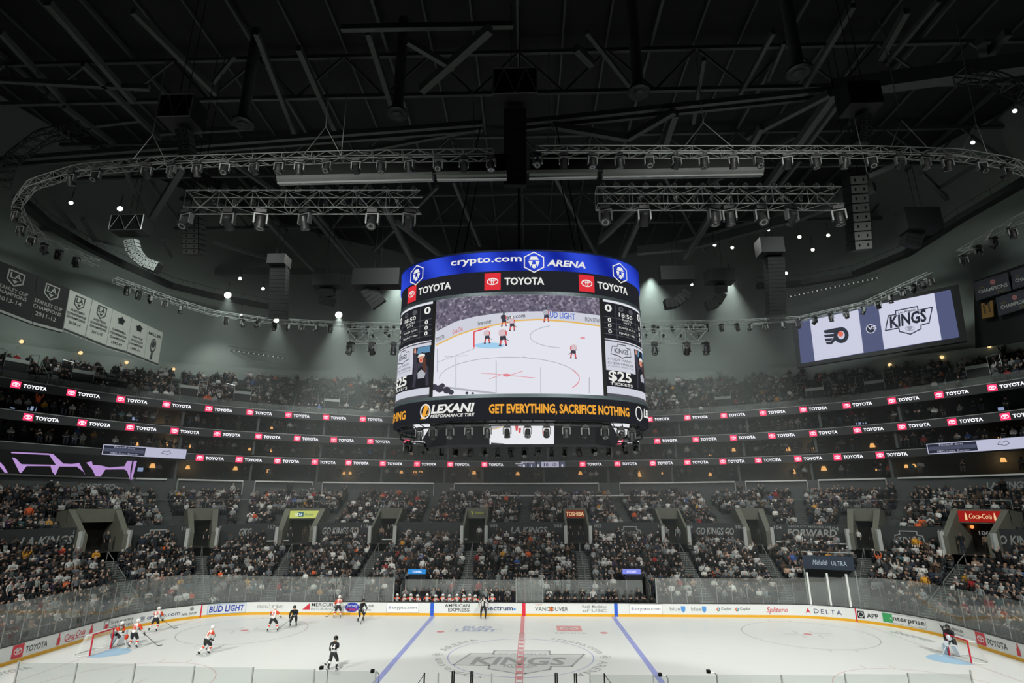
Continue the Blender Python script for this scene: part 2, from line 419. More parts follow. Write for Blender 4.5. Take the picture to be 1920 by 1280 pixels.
marking('centre_crest', 'grey crest and ring of lettering painted at centre ice', centre, [P_grey, P_lgrey, P_circ], .005)
def iceadv(m, f):
    x0, y0 = U(842, 1184, z=0)[:2]; x1, y1 = U(932, 1171, z=0)[:2]
    linep(m, [(x0, y0), (x1+.5, y0), (x1+.2, y1), (x0+.3, y1)], .05, f, 1, True)
    lettering(m, 'BUD', .62*1.35, f, width=2.3, x0=x0+.85, y0=y0+1.2, bold=.04, shear=.1); lettering(m, 'LIGHT', .85, f, width=3.3, x0=x0+.35, y0=y0+.18, bold=.04, shear=.1)
marking('ice_advert', 'pale blue boxed beer lettering painted on the ice beside the left blue line', iceadv, [mat('ice_advert_blue', (172, 180, 206), .4), P_lgrey])
def iceadv2(m, f):
    x0, y0 = U(1045, 1183, z=0)[:2]; x1, y1 = U(1088, 1173, z=0)[:2]; f2 = lambda x, y: (x, y, .007)
    rectp(m, x0, y0, x1, y1, f, 0); three_ellipse(m, (x0+x1)/2, (y0+y1)/2, 1.4, f2, 2)
    lettering(m, 'TOYOTA', .45, f, width=2.4, x0=(x0+x1)/2, y0=y0-.85, align='c', mat=1)
marking('ice_advert', 'faded red emblem with grey lettering painted on the ice right of the centre line', iceadv2, [mat('ice_advert_red', (226, 160, 160), .4), P_grey, P_white])
def icestrip(txt, px0, py0, px1, py1, size, label):
    p, q_ = U(px0, py0, z=0)[:2], U(px1, py1, z=0)[:2]; d = q_-p; L = np.hypot(*d); d = d/L; n_ = np.array([-d[1], d[0]])
    def b(m, f):
        V, F = glyphs(txt, size, shear=.15, bold=.02); V = V.copy(); V[:, 0] *= L/V[:, 0].max()
        m.add([(*(p+d*x+n_*y), .005) for x, y in V], F, 0)
    marking('ice_advert', label, b, [P_grey])
icestrip('Spectrum', 1668, 1184, 1745, 1203, .8, 'grey lettering painted along the ice in the right corner')
icestrip('TOYOTA', -18, 1270, 62, 1252, .8, 'grey lettering painted along the ice in the left corner')

# ---- dasher boards
def bq(px, z=.6):
    q = np.linspace(-48, 48, 4801); x, y = rrect(q, 0.); P = np.stack([x, y, np.full_like(x, z)], 1)-CAM
    u = 960+FPX*(P@RIGHT)/(P@FWD); e = np.where(y > -6.5, np.abs(u-px), 1e9); return float(q[int(np.argmin(e))])
def ring_strip(mb, off0, z0, off1, z1, mat=0, q0=-2*39.8, q1=2*39.8, n=320, flip=False):
    q = np.linspace(q0, q1, n); a, b = rrect(q, off0); c, d = rrect(q, off1)
    V = [(x, y, z0) for x, y in zip(a, b)]+[(x, y, z1) for x, y in zip(c, d)]
    mb.add(V, [(i, i+1, n+i+1, n+i) if not flip else (i, n+i, n+i+1, i+1) for i in range(n-1)], mat)
def ring_box(name, o0, o1, z0, z1, m, parent, q0=-79.5, q1=79.5, n=320):
    mb = MB(); ring_strip(mb, o0, z0, o0, z1, 0, q0, q1, n); ring_strip(mb, o1, z0, o1, z1, 0, q0, q1, n, True); ring_strip(mb, o0, z1, o1, z1, 0, q0, q1, n)
    ring_strip(mb, o0, z0, o1, z0, 0, q0, q1, n, True)
    return mb.build(name, m, parent)
B_white = mat('board_white', (226, 229, 226), .35); B_yel = mat('kickplate_yellow', (226, 168, 26), .4); B_cap = mat('board_cap_dark', (52, 55, 55), .4)
boards = empty('dasher_boards', (0, RY, 0), 'long white dasher boards with a yellow kickplate around the ice', 'rink boards')
ring_box('board_panel', 0, .1, .2, 1.03, B_white, boards); ring_box('kickplate', -.012, .1, 0, .2, B_yel, boards); ring_box('cap_rail', -.02, .14, 1.03, 1.09, B_cap, boards)
LB = dict(red=mat('print_red', (205, 44, 60), .4), black=mat('print_black', (40, 42, 44), .4), blue=mat('print_blue', (38, 62, 168), .4), navy=mat('print_navy', (40, 48, 100), .4),
          grey=mat('print_grey', (130, 134, 134), .4), green=mat('print_green', (60, 160, 96), .4), white=mat('print_white', (240, 242, 240), .4), sky=mat('print_sky_blue', (84, 150, 214), .4), orange=mat('print_orange', (226, 120, 60), .4))
LK = list(LB); LM = list(LB.values())
def bfn(q0, off=-.014):
    def f(x, y):
        a, b = rrect(q0+x, off); return (a[0], b[0], y)
    return f
def advert(px0, px1, fnb, name='advert_lettering'):
    q0, q1 = bq(px0), bq(px1); mb = MB(); fnb(mb, q1-q0, bfn(q0), lambda c: LK.index(c)); mb.build(name, LM, boards)
def stripe(px, wd, col, z0=.0, z1=1.03):
    q0 = bq(px); mb = MB(); rectp(mb, -wd/2, z0, wd/2, z1, bfn(q0, -.016), 0); mb.build('line_stripe', [mat('stripe_'+col, {'blue': (40, 92, 200), 'red': (214, 38, 62)}[col], .4)], boards)
stripe(810, .3, 'blue'); stripe(982, .3, 'red'); stripe(1155, .3, 'blue'); stripe(377, .1, 'red'); stripe(1605, .1, 'red')
def text2(*lines, col='black', size=.3, z=(.62, .3), bold=.01, shear=0, x=0, w_=None):
    def b(m, W, f, c):
        for t, zz in zip(lines, z): lettering(m, t, size, f, width=(w_ or W), x0=x, y0=zz, mat=c(col), bold=bold, shear=shear)
    return b
def toyo(px0, px1, px2, px3):
    def b(m, W, f, c):
        rectp(m, 0, .24, W, 1.0, f, c('red'), 3); g = lambda x, y: bfn(bq(px0), -.018)(x, y); three_ellipse(m, W/2, .62, W*.72, g, c('white'))
    advert(px0, px1, b, 'advert_emblem'); advert(px2, px3, lambda m, W, f, c: lettering(m, 'TOYOTA', .36, f, width=W, y0=.42, mat=c('black'), bold=.012))
def bottle(px0, px1):
    def b(m, W, f, c): poly(m, [(0, .28), (W, .28), (W, .62), (W*.72, .78), (W*.66, .98), (W*.34, .98), (W*.28, .78), (0, .62)], f, c('red'))
    advert(px0, px1, b, 'advert_emblem')
toyo(22, 44, 48, 89); toyo(1830, 1848, 1850, 1889)
bottle(107, 113); bottle(168, 174); bottle(1906, 1913)
def coke(m, W, f, c):
    lettering(m, 'Coca', .4, f, width=W*.47, y0=.42, mat=c('red'), bold=.008, shear=.35); lettering(m, 'Cola', .4, f, width=W*.46, x0=W*.53, y0=.48, mat=c('red'), bold=.008, shear=.35)
    linep(m, [(W*.05, .36), (W*.3, .3), (W*.6, .4), (W*.95, .36)], .04, f, c('red'))
advert(121, 160, coke)
def save(m, W, f, c):
    linep(m, [(0, .32), (W*.17, .32), (W*.17, .95), (0, .95)], .035, f, c('black'), True); rectp(m, W*.03, .42, W*.14, .72, f, c('red'))
    lettering(m, 'Save money', .24, f, width=W*.76, x0=W*.23, y0=.64, mat=c('black')); lettering(m, 'with the app', .24, f, width=W*.78, x0=W*.21, y0=.3, mat=c('black'))
advert(195, 250, save)
def cryp(m, W, f, c):
    hexlogo(m, W*.08, .56, .2, f, c('navy')); lettering(m, 'crypto.com', .3, f, width=W*.8, x0=W*.2, y0=.44, mat=c('navy'), bold=.004)
advert(261, 338, cryp)
advert(341, 374, lambda m, W, f, c: (lettering(m, 'NHL SHOP', .2, f, width=W*.85, x0=0, y0=.34, mat=c('black'), shear=.2), discp(m, W*.55, .78, .14, .14, f, c('grey'))))
def bud(m, W, f, c):
    linep(m, [(0, .24), (W, .24), (W, .98), (0, .98)], .03, f, c('sky'), True); lettering(m, 'BUD LIGHT', .48, f, width=W*.92, x0=W*.04, y0=.38, mat=c('blue'), bold=.03, shear=.08)
advert(389, 461, bud)
advert(483, 530, lambda m, W, f, c: (lettering(m, 'IRON', .24, f, width=W*.42, y0=.52, mat=c('grey')), lettering(m, 'BOW', .24, f, width=W*.42, x0=W*.58, y0=.52, mat=c('grey')), linep(m, [(W*.46, .85), (W*.52, .4)], .02, f, c('grey'))))
def merc(m, W, f, c):
    poly(m, [(0, .42), (W*.2, .95), (W*.22, .42)], f, c('red'))
    lettering(m, 'MERCURY', .28, f, width=W*.72, x0=W*.25, y0=.68, mat=c('black'), bold=.01); lettering(m, 'INSURANCE', .22, f, width=W*.72, x0=W*.25, y0=.38, mat=c('grey'))
advert(567, 634, merc)
def jm(m, W, f, c):
    f2 = lambda x, y: bfn(bq(647), -.018)(x, y)
    discp(m, W*.24, .62, W*.24, .38, f, c('blue')); lettering(m, 'Jersey', .22, f2, width=W*.36, x0=W*.06, y0=.66, mat=c('white')); lettering(m, "Mike's", .24, f2, width=W*.38, x0=W*.05, y0=.36, mat=c('red'), bold=.02)
    lettering(m, 'be a sub', .22, f, width=W*.46, x0=W*.52, y0=.66, mat=c('black')); lettering(m, 'above', .22, f, width=W*.32, x0=W*.56, y0=.34, mat=c('black'))
advert(647, 702, jm)
def cbox(m, W, f, c):
    rectp(m, 0, .24, W, 1.0, f, c('white'), 4); f2 = lambda x, y: (lambda p: (p[0], p[1]-.006, p[2]))(f(x, y)); linep(m, [(0, .24), (W, .24), (W, 1.0), (0, 1.0)], .02, f2, c('grey'), True)
    hexlogo(m, W*.1, .62, .13, f2, c('blue')); lettering(m, 'crypto.com', .26, f2, width=W*.76, x0=W*.18, y0=.52, mat=c('navy'))
advert(725, 785, cbox); advert(1180, 1242, cbox)
advert(834, 880, lambda m, W, f, c: (lettering(m, 'AMERICAN', .27, f, width=W, y0=.68, mat=c('black'), bold=.01), lettering(m, 'EXPRESS', .27, f, width=W*.86, x0=W*.14, y0=.34, mat=c('black'), bold=.01)))
advert(903, 968, lambda m, W, f, c: (lettering(m, 'Spectrum', .4, f, width=W*.9, y0=.44, mat=c('navy'), bold=.015), poly(m, [(W*.92, .42), (W, .54), (W*.92, .66)], f, c('sky'))))
advert(1003, 1065, lambda m, W, f, c: (lettering(m, 'VANCOUVER', .32, f, width=W, y0=.42, mat=c('black')), lettering(m, 'VISIT', .12, f, width=W*.22, y0=.84, mat=c('orange')), discp(m, W*.49, .58, .16, .2, f, c('orange'))))
advert(1092, 1137, text2('Keck Medicine', 'of USC', col='grey', size=.24, z=(.68, .36)))
def blu(m, W, f, c):
    lettering(m, 'blue', .3, f, width=W*.68, y0=.5, mat=c('grey')); poly(m, [(W*.72, .84), (W*.72, .52), (W*.86, .34), (W, .52), (W, .84)], f, c('sky'))
advert(1256, 1285, blu); advert(1296, 1324, blu)
def cop(m, W, f, c):
    for k, cc in enumerate(('sky', 'orange', 'red', 'green')): ringp(m, W*.14, .62, .15, .15, .09, f, c(cc), 4, k*PI/2, (k+1)*PI/2)
    lettering(m, 'Copilot', .22, f, width=W*.66, x0=W*.32, y0=.58, mat=c('black'))
advert(1343, 1372, cop); advert(1378, 1408, cop)
advert(1437, 1477, lambda m, W, f, c: lettering(m, 'Splitero', .42, f, width=W, y0=.42, mat=c('red'), shear=.3))
advert(1510, 1578, lambda m, W, f, c: (poly(m, [(0, .4), (W*.07, .82), (W*.145, .4), (W*.07, .52)], f, c('red')), lettering(m, 'DELTA', .36, f, width=W*.76, x0=W*.24, y0=.42, mat=c('navy'), space=1.3)))
advert(1608, 1647, lambda m, W, f, c: (rectp(m, 0, .34, W*.33, .88, f, c('black')), lettering(m, 'APP', .34, f, width=W*.56, x0=W*.44, y0=.44, mat=c('black'), bold=.02), ringp(m, W*.165, .61, .2, .2, .04, lambda x, y: bfn(bq(1608), -.018)(x, y), c('white'), 16)))
def ent(m, W, f, c):
    rectp(m, 0, .3, W*.22, .95, f, c('green')); linep(m, [(W*.22, .3), (W, .3), (W, .95), (W*.22, .95)], .025, f, c('grey'))
    f2 = bfn(bq(1655), -.018); lettering(m, 'e', .3, f2, width=W*.12, x0=W*.08, y0=.5, mat=c('white'), bold=.02); lettering(m, 'nterprise', .36, f2, width=W*.74, x0=W*.23, y0=.5, mat=c('black'), bold=.01)
advert(1655, 1736, ent)
advert(1762, 1808, lambda m, W, f, c: (poly(m, [(0, .9), (W*.1, .4), (W*.2, .9), (W*.12, .72)], f, c('black')), lettering(m, 'YAAMAVA', .22, f, width=W*.7, x0=W*.28, y0=.62, mat=c('black')), lettering(m, 'RESORT & CASINO', .12, f, width=W*.7, x0=W*.28, y0=.4, mat=c('grey'))))

# ---- glass
def glass_mat(nm='rink_glass', lo=.03, hi=.085):
    m = bpy.data.materials.new(nm); m.use_nodes = True; nt = m.node_tree; nt.nodes.clear()
    o = nt.nodes.new('ShaderNodeOutputMaterial'); t = nt.nodes.new('ShaderNodeBsdfTransparent'); g = nt.nodes.new('ShaderNodeBsdfGlossy'); g.inputs['Roughness'].default_value = .03
    d = nt.nodes.new('ShaderNodeBsdfDiffuse'); d.inputs[0].default_value = (.8, .85, .82, 1); t.inputs[0].default_value = (.93, .95, .94, 1)
    n = nt.nodes.new('ShaderNodeTexNoise'); n.inputs['Scale'].default_value = .7; n.inputs['Detail'].default_value = 2; tc = nt.nodes.new('ShaderNodeTexCoord'); nt.links.new(tc.outputs['Object'], n.inputs['Vector'])
    r = nt.nodes.new('ShaderNodeMapRange'); r.inputs[3].default_value = lo; r.inputs[4].default_value = hi; nt.links.new(n.outputs['Fac'], r.inputs[0])
    a = nt.nodes.new('ShaderNodeMixShader'); a.inputs[0].default_value = .06; nt.links.new(t.outputs[0], a.inputs[1]); nt.links.new(g.outputs[0], a.inputs[2])
    b = nt.nodes.new('ShaderNodeMixShader'); nt.links.new(r.outputs[0], b.inputs[0]); nt.links.new(a.outputs[0], b.inputs[1]); nt.links.new(d.outputs[0], b.inputs[2]); nt.links.new(b.outputs[0], o.inputs[0])
    MATS[nm] = m; return m
M_glass = glass_mat(); M_glassn = glass_mat('clean_rink_glass', 0., .03)
def pane(parent, q0, q1, z0, z1, off=.05):
    mb = MB(); n = 4; q = np.linspace(q0+.012, q1-.012, n); a, b = rrect(q, off); c, d = rrect(q, off+.014)
    V = [(x, y, z0) for x, y in zip(a, b)]+[(x, y, z1) for x, y in zip(a, b)]+[(x, y, z0) for x, y in zip(c, d)]+[(x, y, z1) for x, y in zip(c, d)]
    F = [(i, i+1, n+i+1, n+i) for i in range(n-1)]+[(2*n+i, 3*n+i, 3*n+i+1, 2*n+i+1) for i in range(n-1)]
    F += [(n+i, n+i+1, 3*n+i+1, 3*n+i) for i in range(n-1)]
    mb.add(V, F); mb.build('glass_pane', M_glass, parent)
def post(parent, q, z0, z1, off=.06, r=.022, m=None, name='stanchion', inv=0):
    x, y = rrect(q, off); mb = MB(); mb.box((x[0], y[0], (z0+z1)/2), (r*2, r*2, z1-z0)); mb.build(name, m or M_rail, parent)
QBL, QBM0, QBM1, QBR = bq(737, 1.2), bq(968, 1.2), bq(1018, 1.2), bq(1232, 1.2)
def glass_run(qa, qb, name, label, zt=lambda q: 3.05, step=1.3):
    e = empty(name, (*[float(c[0]) for c in rrect((qa+qb)/2, .05)], 1.09), label, 'rink glass', 'rink glass runs on the boards')
    n = max(1, round((qb-qa)/step)); qs = np.linspace(qa, qb, n+1)
    for a, b in zip(qs[:-1], qs[1:]): pane(e, a, b, 1.09, zt((a+b)/2))
    for k, q in enumerate(qs): post(e, q, 1.09, zt(q)+.0, r=.05 if k in (0, n) and abs(q) < 20 else .02)
zt = lambda q: 3.05+.45*min(1, max(0, (abs(q)-22)/8))
glass_run(-50, QBL, 'rink_glass', 'tall clear rink glass curving around the left corner up to the visiting bench', zt)
glass_run(QBM0, QBM1, 'rink_glass', 'short clear glass section between the two team benches', zt, .7)
glass_run(QBR, 50, 'rink_glass', 'tall clear rink glass curving around the right corner from the home bench', zt)
# near side glass: only the tops of its stanchions reach into the frame
near = empty('rink_glass', (0, -RY, 1.09), 'near side rink glass whose stanchion tops rise along the bottom of the photo', 'rink glass', 'rink glass runs on the boards')
npx = [(36, 1238, 0), (145, 1242, 0), (254, 1243, 0), (365, 1248, 0), (475, 1250, 0), (590, 1254, 0), (705, 1257, 0), (796, 1261, 1), (822, 1261, 0), (848, 1258, 1), (851.5, 1258, 1), (883, 1258, 1), (886.5, 1258, 1), (922, 1262, 0),
       (1041, 1261, 1), (1044.5, 1261, 1), (1077, 1262, 1), (1080.5, 1262, 1), (1106, 1263, 0), (1133, 1262, 1), (1225, 1264, 0), (1344, 1263, 0), (1465, 1264, 0), (1584, 1262, 0), (1702, 1261, 0), (1819, 1256, 0)]
Pn = [U(a, b, y=-RY-.06) for a, b, _ in npx]
for (a, b, dk), p in zip(npx, Pn):
    m_ = MB(); m_.box((p[0], p[1], (p[2]+1.09)/2), (.055, .05, p[2]-1.09)); m_.build('stanchion', M_dark if dk else mat('pale_stanchion_paint', (196, 200, 197), .5), near)
pl = [p for (a, b, dk), p in zip(npx, Pn) if not dk]
for a, b in zip(pl[:-1], pl[1:]):
    if 830 < proj(a)[0] < 1090 or (800 < proj(b)[0] < 1090): continue
    m_ = MB(); m_.box(((a[0]+b[0])/2, a[1], (1.09+min(a[2], b[2])-.02)/2), (b[0]-a[0]-.07, .014, min(a[2], b[2])-.02-1.09)); m_.build('glass_pane', M_glassn, near)
for s_, px in ((-1, 796), (1, 1133)):
    p = U(px, 1263, y=-RY-.06); m_ = MB(); m_.tube((p[0], p[1], p[2]), (p[0]+s_*.55, p[1]-.1, p[2]-.75), .014); m_.build('brace', M_dark, near)
# small remote cameras clamped on the near glass
for i, (px, py, lb) in enumerate(((602, 1252, 'small black remote camera on a bent arm by the left near glass'), (698, 1258, 'small dark camera head on the near glass beside the left blue line'), (1238, 1265, 'small dark camera head on the near glass beside the right blue line'), (1329, 1259, 'small black remote camera on a bent arm by the right near glass'))):
    p = U(px, py, y=-RY-.05); e = empty('remote_camera', (p[0], p[1], p[2]), lb, 'camera', 'remote cameras on the near glass')
    m_ = MB(); m_.box((p[0], p[1]+.05, p[2]), (.14, .16, .12)); m_.box((p[0], p[1]-.04, p[2]+.03), (.1, .06, .08)); m_.build('housing', M_black, e)
    m_ = MB(); m_.lathe([(.045, 0), (.05, .03), (.04, .06)], (p[0], p[1]+.13, p[2]), 10, 0, Matrix.Rotation(-PI/2, 3, 'X')); m_.build('lens', M_white if i in (1, 2) else M_dark, e)
    s_ = 1 if px < 960 else 1
    m_ = MB(); m_.path([(p[0], p[1], p[2]-.05), (p[0]-.0, p[1], p[2]-.05), (p[0]+.22, p[1]-.01, p[2]-.02), (p[0]+.3, p[1]-.02, p[2]-.12), (p[0]+.3, p[1]-.02, 1.09)], .018); m_.build('arm', M_rail, e)

# thin safety net cables at both ends
for s_, xs_, lb in ((-1, (-60, 480), 'thin safety cable strung across the left stand'), (1, (1440, 1980), 'thin safety cable strung across the right stand')):
    a, b = U(xs_[0], 936, y=14), U(xs_[1], 936, y=14); m_ = MB(); m_.tube(a, b, .012, 5); o = m_.build('safety_cable', M_rail); tag(o, lb, 'cable', 'safety cables')
# ---- goals
def goal(sx, label):
    e = empty('goal_net', (sx*27.13, 0, 0), label, 'goal'); red = mat('goal_red', (196, 28, 48), .35); x0 = sx*27.13
    m_ = MB(); m_.tube((x0, -.915, 0), (x0, -.915, 1.22), .045, 10); m_.tube((x0, .915, 0), (x0, .915, 1.22), .045, 10); m_.tube((x0, -.96, 1.22), (x0, .96, 1.22), .045, 10); m_.build('goal_frame', red, e)
    xb = x0+sx*1.05; xt = x0+sx*.5
    b_ = [(x0, -.915, .04), (x0+sx*.5, -1.2, .04), (xb, -.9, .04), (xb+sx*.1, 0, .04), (xb, .9, .04), (x0+sx*.5, 1.2, .04), (x0, .915, .04)]
    t_ = [(x0, -.915, 1.2), (xt*.5+x0*.5, -1.0, 1.2), (xt, -.85, 1.18), (xt+sx*.03, 0, 1.18), (xt, .85, 1.18), (xt*.5+x0*.5, 1.0, 1.2), (x0, .915, 1.2)]
    m_ = MB(); m_.path(b_, .03, 8); m_.path(t_, .02, 8); m_.build('back_frame', M_white, e)
    m_ = MB(); n = 40
    def lerp(P, t): k = min(int(t*(len(P)-1)), len(P)-2); f = t*(len(P)-1)-k; return Vector(P[k]).lerp(Vector(P[k+1]), f)
    for i in range(n+1): m_.tube(lerp(b_, i/n), lerp(t_, i/n), .005, 3, cap=False)
    for j in range(1, 12):
        P = [lerp(b_, i/12).lerp(lerp(t_, i/12), j/12) for i in range(13)]; m_.path(P, .005, 3)
    for i in range(15): y = -.9+1.8*i/14; m_.tube((x0, y, 1.22), (xt, y*.95, 1.18), .005, 3, cap=False)
    m_.build('net', M_white, e)
goal(-1, 'red framed goal with a white net at the left end'); goal(1, 'red framed goal with a white net behind the black and white goalie')
# ================================================================== THE BOWL
QMIN, QMAX = -53., 53.
QF = np.linspace(QMIN, QMAX, 213)
# depth profile: row k of the lower stand, of the middle stand and of the upper stand -> (yc, z floor)
LOW = [(15.6+.86*k, .55+.335*k) for k in range(14)]                     # last at yc 26.8, z 4.9
MID = [(28.3+.9*k, 6.35+.33*k) for k in range(11)]                      # last at yc 37.3, z 9.65
UPR = [(39.8+.86*k, 20.7+.55*k) for k in range(21)]                     # last at yc 57, z 31.7
PORT_PX = [190, 380, 560, 722, 891, 1082, 1262, 1416, 1620, 1822]
PORT_Q = [q_at(p, 27.6, 6.6) for p in PORT_PX]
PORT_Q = [-46.5]+PORT_Q+[46.8]
def PW(q, wd=1.3): return (q_step(q, wd, 28.)-q_step(q, -wd, 28.))/2
PORT_W = {q: PW(q, 2.0 if proj(S3(q, 27.6, 6.6))[0] in () or min(abs(proj(S3(q, 27.6, 6.6))[0]-p) for p in (190, 560, 1822)) < 12 else 1.35) for q in PORT_Q}
AISLE_LOW = PORT_Q
AISLE_UP = [q_at(p, 45, 24) for p in (60, 200, 330, 450, 560, 675, 795, 912, 1030, 1150, 1275, 1395, 1520, 1650, 1790)]
BENCH = (QBL, QBR)
def qcells(extra, n=213):
    e = [x for p in extra for x in (p-PORT_W[p], p+PORT_W[p])]
    return np.array(sorted(set(np.round(np.concatenate([np.linspace(QMIN, QMAX, n), e]), 4))))
def masked_strip(mb, qs, keep, *a, **k):
    run = []
    for i in range(len(qs)-1):
        if keep((qs[i]+qs[i+1])/2):
            run = run or [qs[i]]; run.append(qs[i+1])
        elif run: strip(mb, np.array(run), *a, **k); run = []
    if run: strip(mb, np.array(run), *a, **k)
def near_port(q): return any(abs(q-p) < PORT_W[p] for p in PORT_Q)
def near_any(q, L, wd): return any(abs(q-p) < wd for p in L)
QC = qcells(PORT_Q)
mb = MB()
bench_cut = lambda q: not (BENCH[0]-.3 < q < BENCH[1]+.3)
def rows(mb, R, keep_fn, dep, back=None, mat=0):
    for k, (yc, z) in enumerate(R):
        y1 = R[k+1][0] if k+1 < len(R) else yc+dep; z0 = (R[k-1][1] if k else (back if back is not None else z-.4))
        keep = keep_fn(k)
        masked_strip(mb, QC, keep, yc, z0, yc, z, mat); masked_strip(mb, QC, keep, yc, z, y1, z, mat)
rows(mb, LOW, lambda k: (bench_cut if k < 1 else (lambda q: not (k >= 12 and near_port(q)))), .86, 0)
o = mb.build('floor_lower_stand', M_conc); tag(o, kind='structure')
mb = MB(); rows(mb, MID, lambda k: (lambda q: not (k < 5 and near_port(q))), .9, 5.2)
o = mb.build('floor_middle_stand', M_conc); tag(o, kind='structure')
_tp = ([-400, 0, 160, 330, 600, 1300, 1660, 1920, 2300], [615, 650, 676, 694, 704, 704, 690, 645, 620])
def zup(yc): return 20.7+.55/.86*(yc-39.8)
_ys = np.linspace(41.5, 57, 60)
def ymax_raw(q):
    best = 41.5
    for y in _ys:
        u_, v_ = proj(S3(q, y, zup(y)+1.0))
        if v_ > np.interp(u_, *_tp): best = y
    return best
_yq = np.linspace(-53, 53, 107); _yv = np.array([ymax_raw(q) if abs(q) < 47 else 0 for q in _yq]); _yv = np.where(_yv == 0, np.interp(_yq, [-46, 46], [_yv[7], _yv[-8]]), _yv)
_yv = np.convolve(np.pad(_yv, 3, mode='edge'), np.ones(7)/7, 'valid')
def ymax(q): return np.interp(q, _yq, _yv)
print('ymax', [round(float(ymax(q)), 1) for q in range(-50, 51, 10)])
def vwall(mb, qs, dy, z0, z1, th=.2, mat=0, rel=True):
    """wall standing dy behind the last row of the upper stand"""
    A = np.array([S3(q, ymax(q)+dy, 0) for q in qs]); B = np.array([S3(q, ymax(q)+dy+th, 0) for q in qs])
    zb = np.array([zup(ymax(q))+z0 if rel else z0 for q in qs]); zt_ = np.array([zup(ymax(q))+z1 if rel is True else z1 for q in qs]); n = len(qs)
    V = [(a[0], a[1], z) for a, z in zip(A, zb)]+[(a[0], a[1], z) for a, z in zip(A, zt_)]+[(a[0], a[1], z) for a, z in zip(B, zb)]+[(a[0], a[1], z) for a, z in zip(B, zt_)]
    mb.add(V, [f for i in range(n-1) for f in ((i, i+1, n+i+1, n+i), (2*n+i, 3*n+i, 3*n+i+1, 2*n+i+1), (n+i, n+i+1, 3*n+i+1, 3*n+i))], mat)
mb = MB(); rows(mb, UPR, lambda k: (lambda q: UPR[k][0] < ymax(q)+.4), .9, 19.9)
o = mb.build('floor_upper_stand', M_conc); tag(o, kind='structure')
# front wall of the middle stand that carries the cloth banners, cut by the portals
mb = MB()
def seg_run(qs, keep):
    run = []; out = []
    for i in range(len(qs)-1):
        if keep((qs[i]+qs[i+1])/2): run = run or [qs[i]]; run.append(qs[i+1])
        elif run: out.append(np.array(run)); run = []
    if run: out.append(np.array(run))
    return out
for r in seg_run(QC, lambda q: not near_port(q)): wallbox(mb, r, 27.75, 5.0, 7.2, .2)
M_banner = mat('black_cloth_banner', (46, 51, 51), .8)
o = mb.build('wall_middle_stand', M_banner); tag(o, kind='structure')
# back wall over the middle stand up to the suites, slabs and rear walls of the suites
mb = MB()
wallbox(mb, QF, 38.2, 9.3, 11.9, .2)
for z0, z1, in ((11.6, 11.9), (14.65, 14.95), (17.5, 17.8), (20.0, 20.3)): strip(mb, QF, 38.2, z0, 44.5, z0, 0, True); strip(mb, QF, 38.2, z1, 44.5, z1, 0)
wallbox(mb, QF, 44.2, 9.3, 20.3, .2)
o = mb.build('wall_suites', M_suite); tag(o, kind='structure')
# rear wall of the hall
mb = MB(); vwall(mb, QF, 2.6, -1.0, 50.2, .4, 0, 'b'); o = mb.build('wall_rear', M_wallg); tag(o, kind='structure')
mb = MB(); vwall(mb, QF, 1.0, -.6, 1.9, .15); o = mb.build('trim_upper_parapet', M_wallg); tag(o, kind='structure')
mb = MB(); mb.box((0, 12, 50.5), (190, 160, .6)); o = mb.build('ceiling', M_ceil); tag(o, kind='structure')
for s_, nm in ((-1, 'left'), (1, 'right')):                              # the sides and the stands behind the camera are closed off
    mb = MB(); mb.box((s_*88, 8, 27), (.6, 150, 55)); o = mb.build('wall_'+nm, M_dark); tag(o, kind='structure')
mb = MB(); mb.box((0, -66, 27), (176, .6, 55)); o = mb.build('wall_back', M_dark); tag(o, kind='structure')

# ---- ledges and fascias
M_ledge2 = mat('suite_front_trim', (150, 155, 152), .5)
fas = []
def fascia(name, label, z0, z1):
    e = empty(name, (0, 38, z0), label, 'display ribbon', 'ribbon displays on the suite fronts')
    m_ = MB(); wallbox(m_, QF, 37.75, z0, z1, .4); m_.build('housing', mat('ribbon_black', (40, 43, 44), .5), e)
    m_ = MB(); wallbox(m_, QF, 37.7, z1, z1+.07, .5); m_.build('top_rail', M_ledge2, e)
    return e
RIB = [(fascia('ribbon_display', 'lowest dark ribbon display running below the first suites level', 13.95, 14.7), 14.3),
       (fascia('ribbon_display', 'middle dark ribbon display on the suite fronts', 16.75, 17.6), 17.15),
       (fascia('ribbon_display', 'topmost dark ribbon display below the upper stand', 19.6, 20.45), 20.02)]
L_red = led('led_red', (236, 50, 92), 1.8); L_white = led('led_white', (225, 226, 232), 1.75); L_lil = led('led_lilac', (186, 148, 212), .95); L_bluew = led('led_bluewhite', (196, 198, 222), .9)
L_dk = led('led_dark_navy', (40, 44, 58), 1.0); L_gl = led('led_grey', (118, 122, 140), 1.0)
def bowl_fn(q0, yc, zc):
    return lambda x, y: S3(q_step(q0, x, yc), yc, zc+y)
TOP = [22, 125, 218, 305, 386, 463, 535, 606, 675, 1213, 1283, 1352, 1425, 1500, 1580, 1663, 1753, 1851]
MIDR = [42, 145, 236, 321, 401, 478, 551, 621, 689, 757, 1157, 1227, 1299, 1368, 1441, 1518, 1599, 1683, 1775, 1874]
BOT = [368, 443, 514, 583, 648, 712, 776, 839, 903, 1087, 1152, 1218, 1283, 1349, 1416, 1489, 1564, 1643]
for (e, zc), L in zip(RIB, (BOT, MIDR, TOP)):
    for px in L:
        q0 = q_at(px, 37.74, zc); f = bowl_fn(q0, 37.73, zc); g = bowl_fn(q0, 37.72, zc)
        m_ = MB(); rectp(m_, 0, -.33, .78, .33, f, 0); three_ellipse(m_, .39, 0, .6, g, 1); m_.build('emblem', [L_red, L_white], e)
        m_ = MB(); lettering(m_, 'TOYOTA', .34, f, width=1.95, x0=.98, y0=-.17, bold=.03); m_.build('lettering', L_white, e)
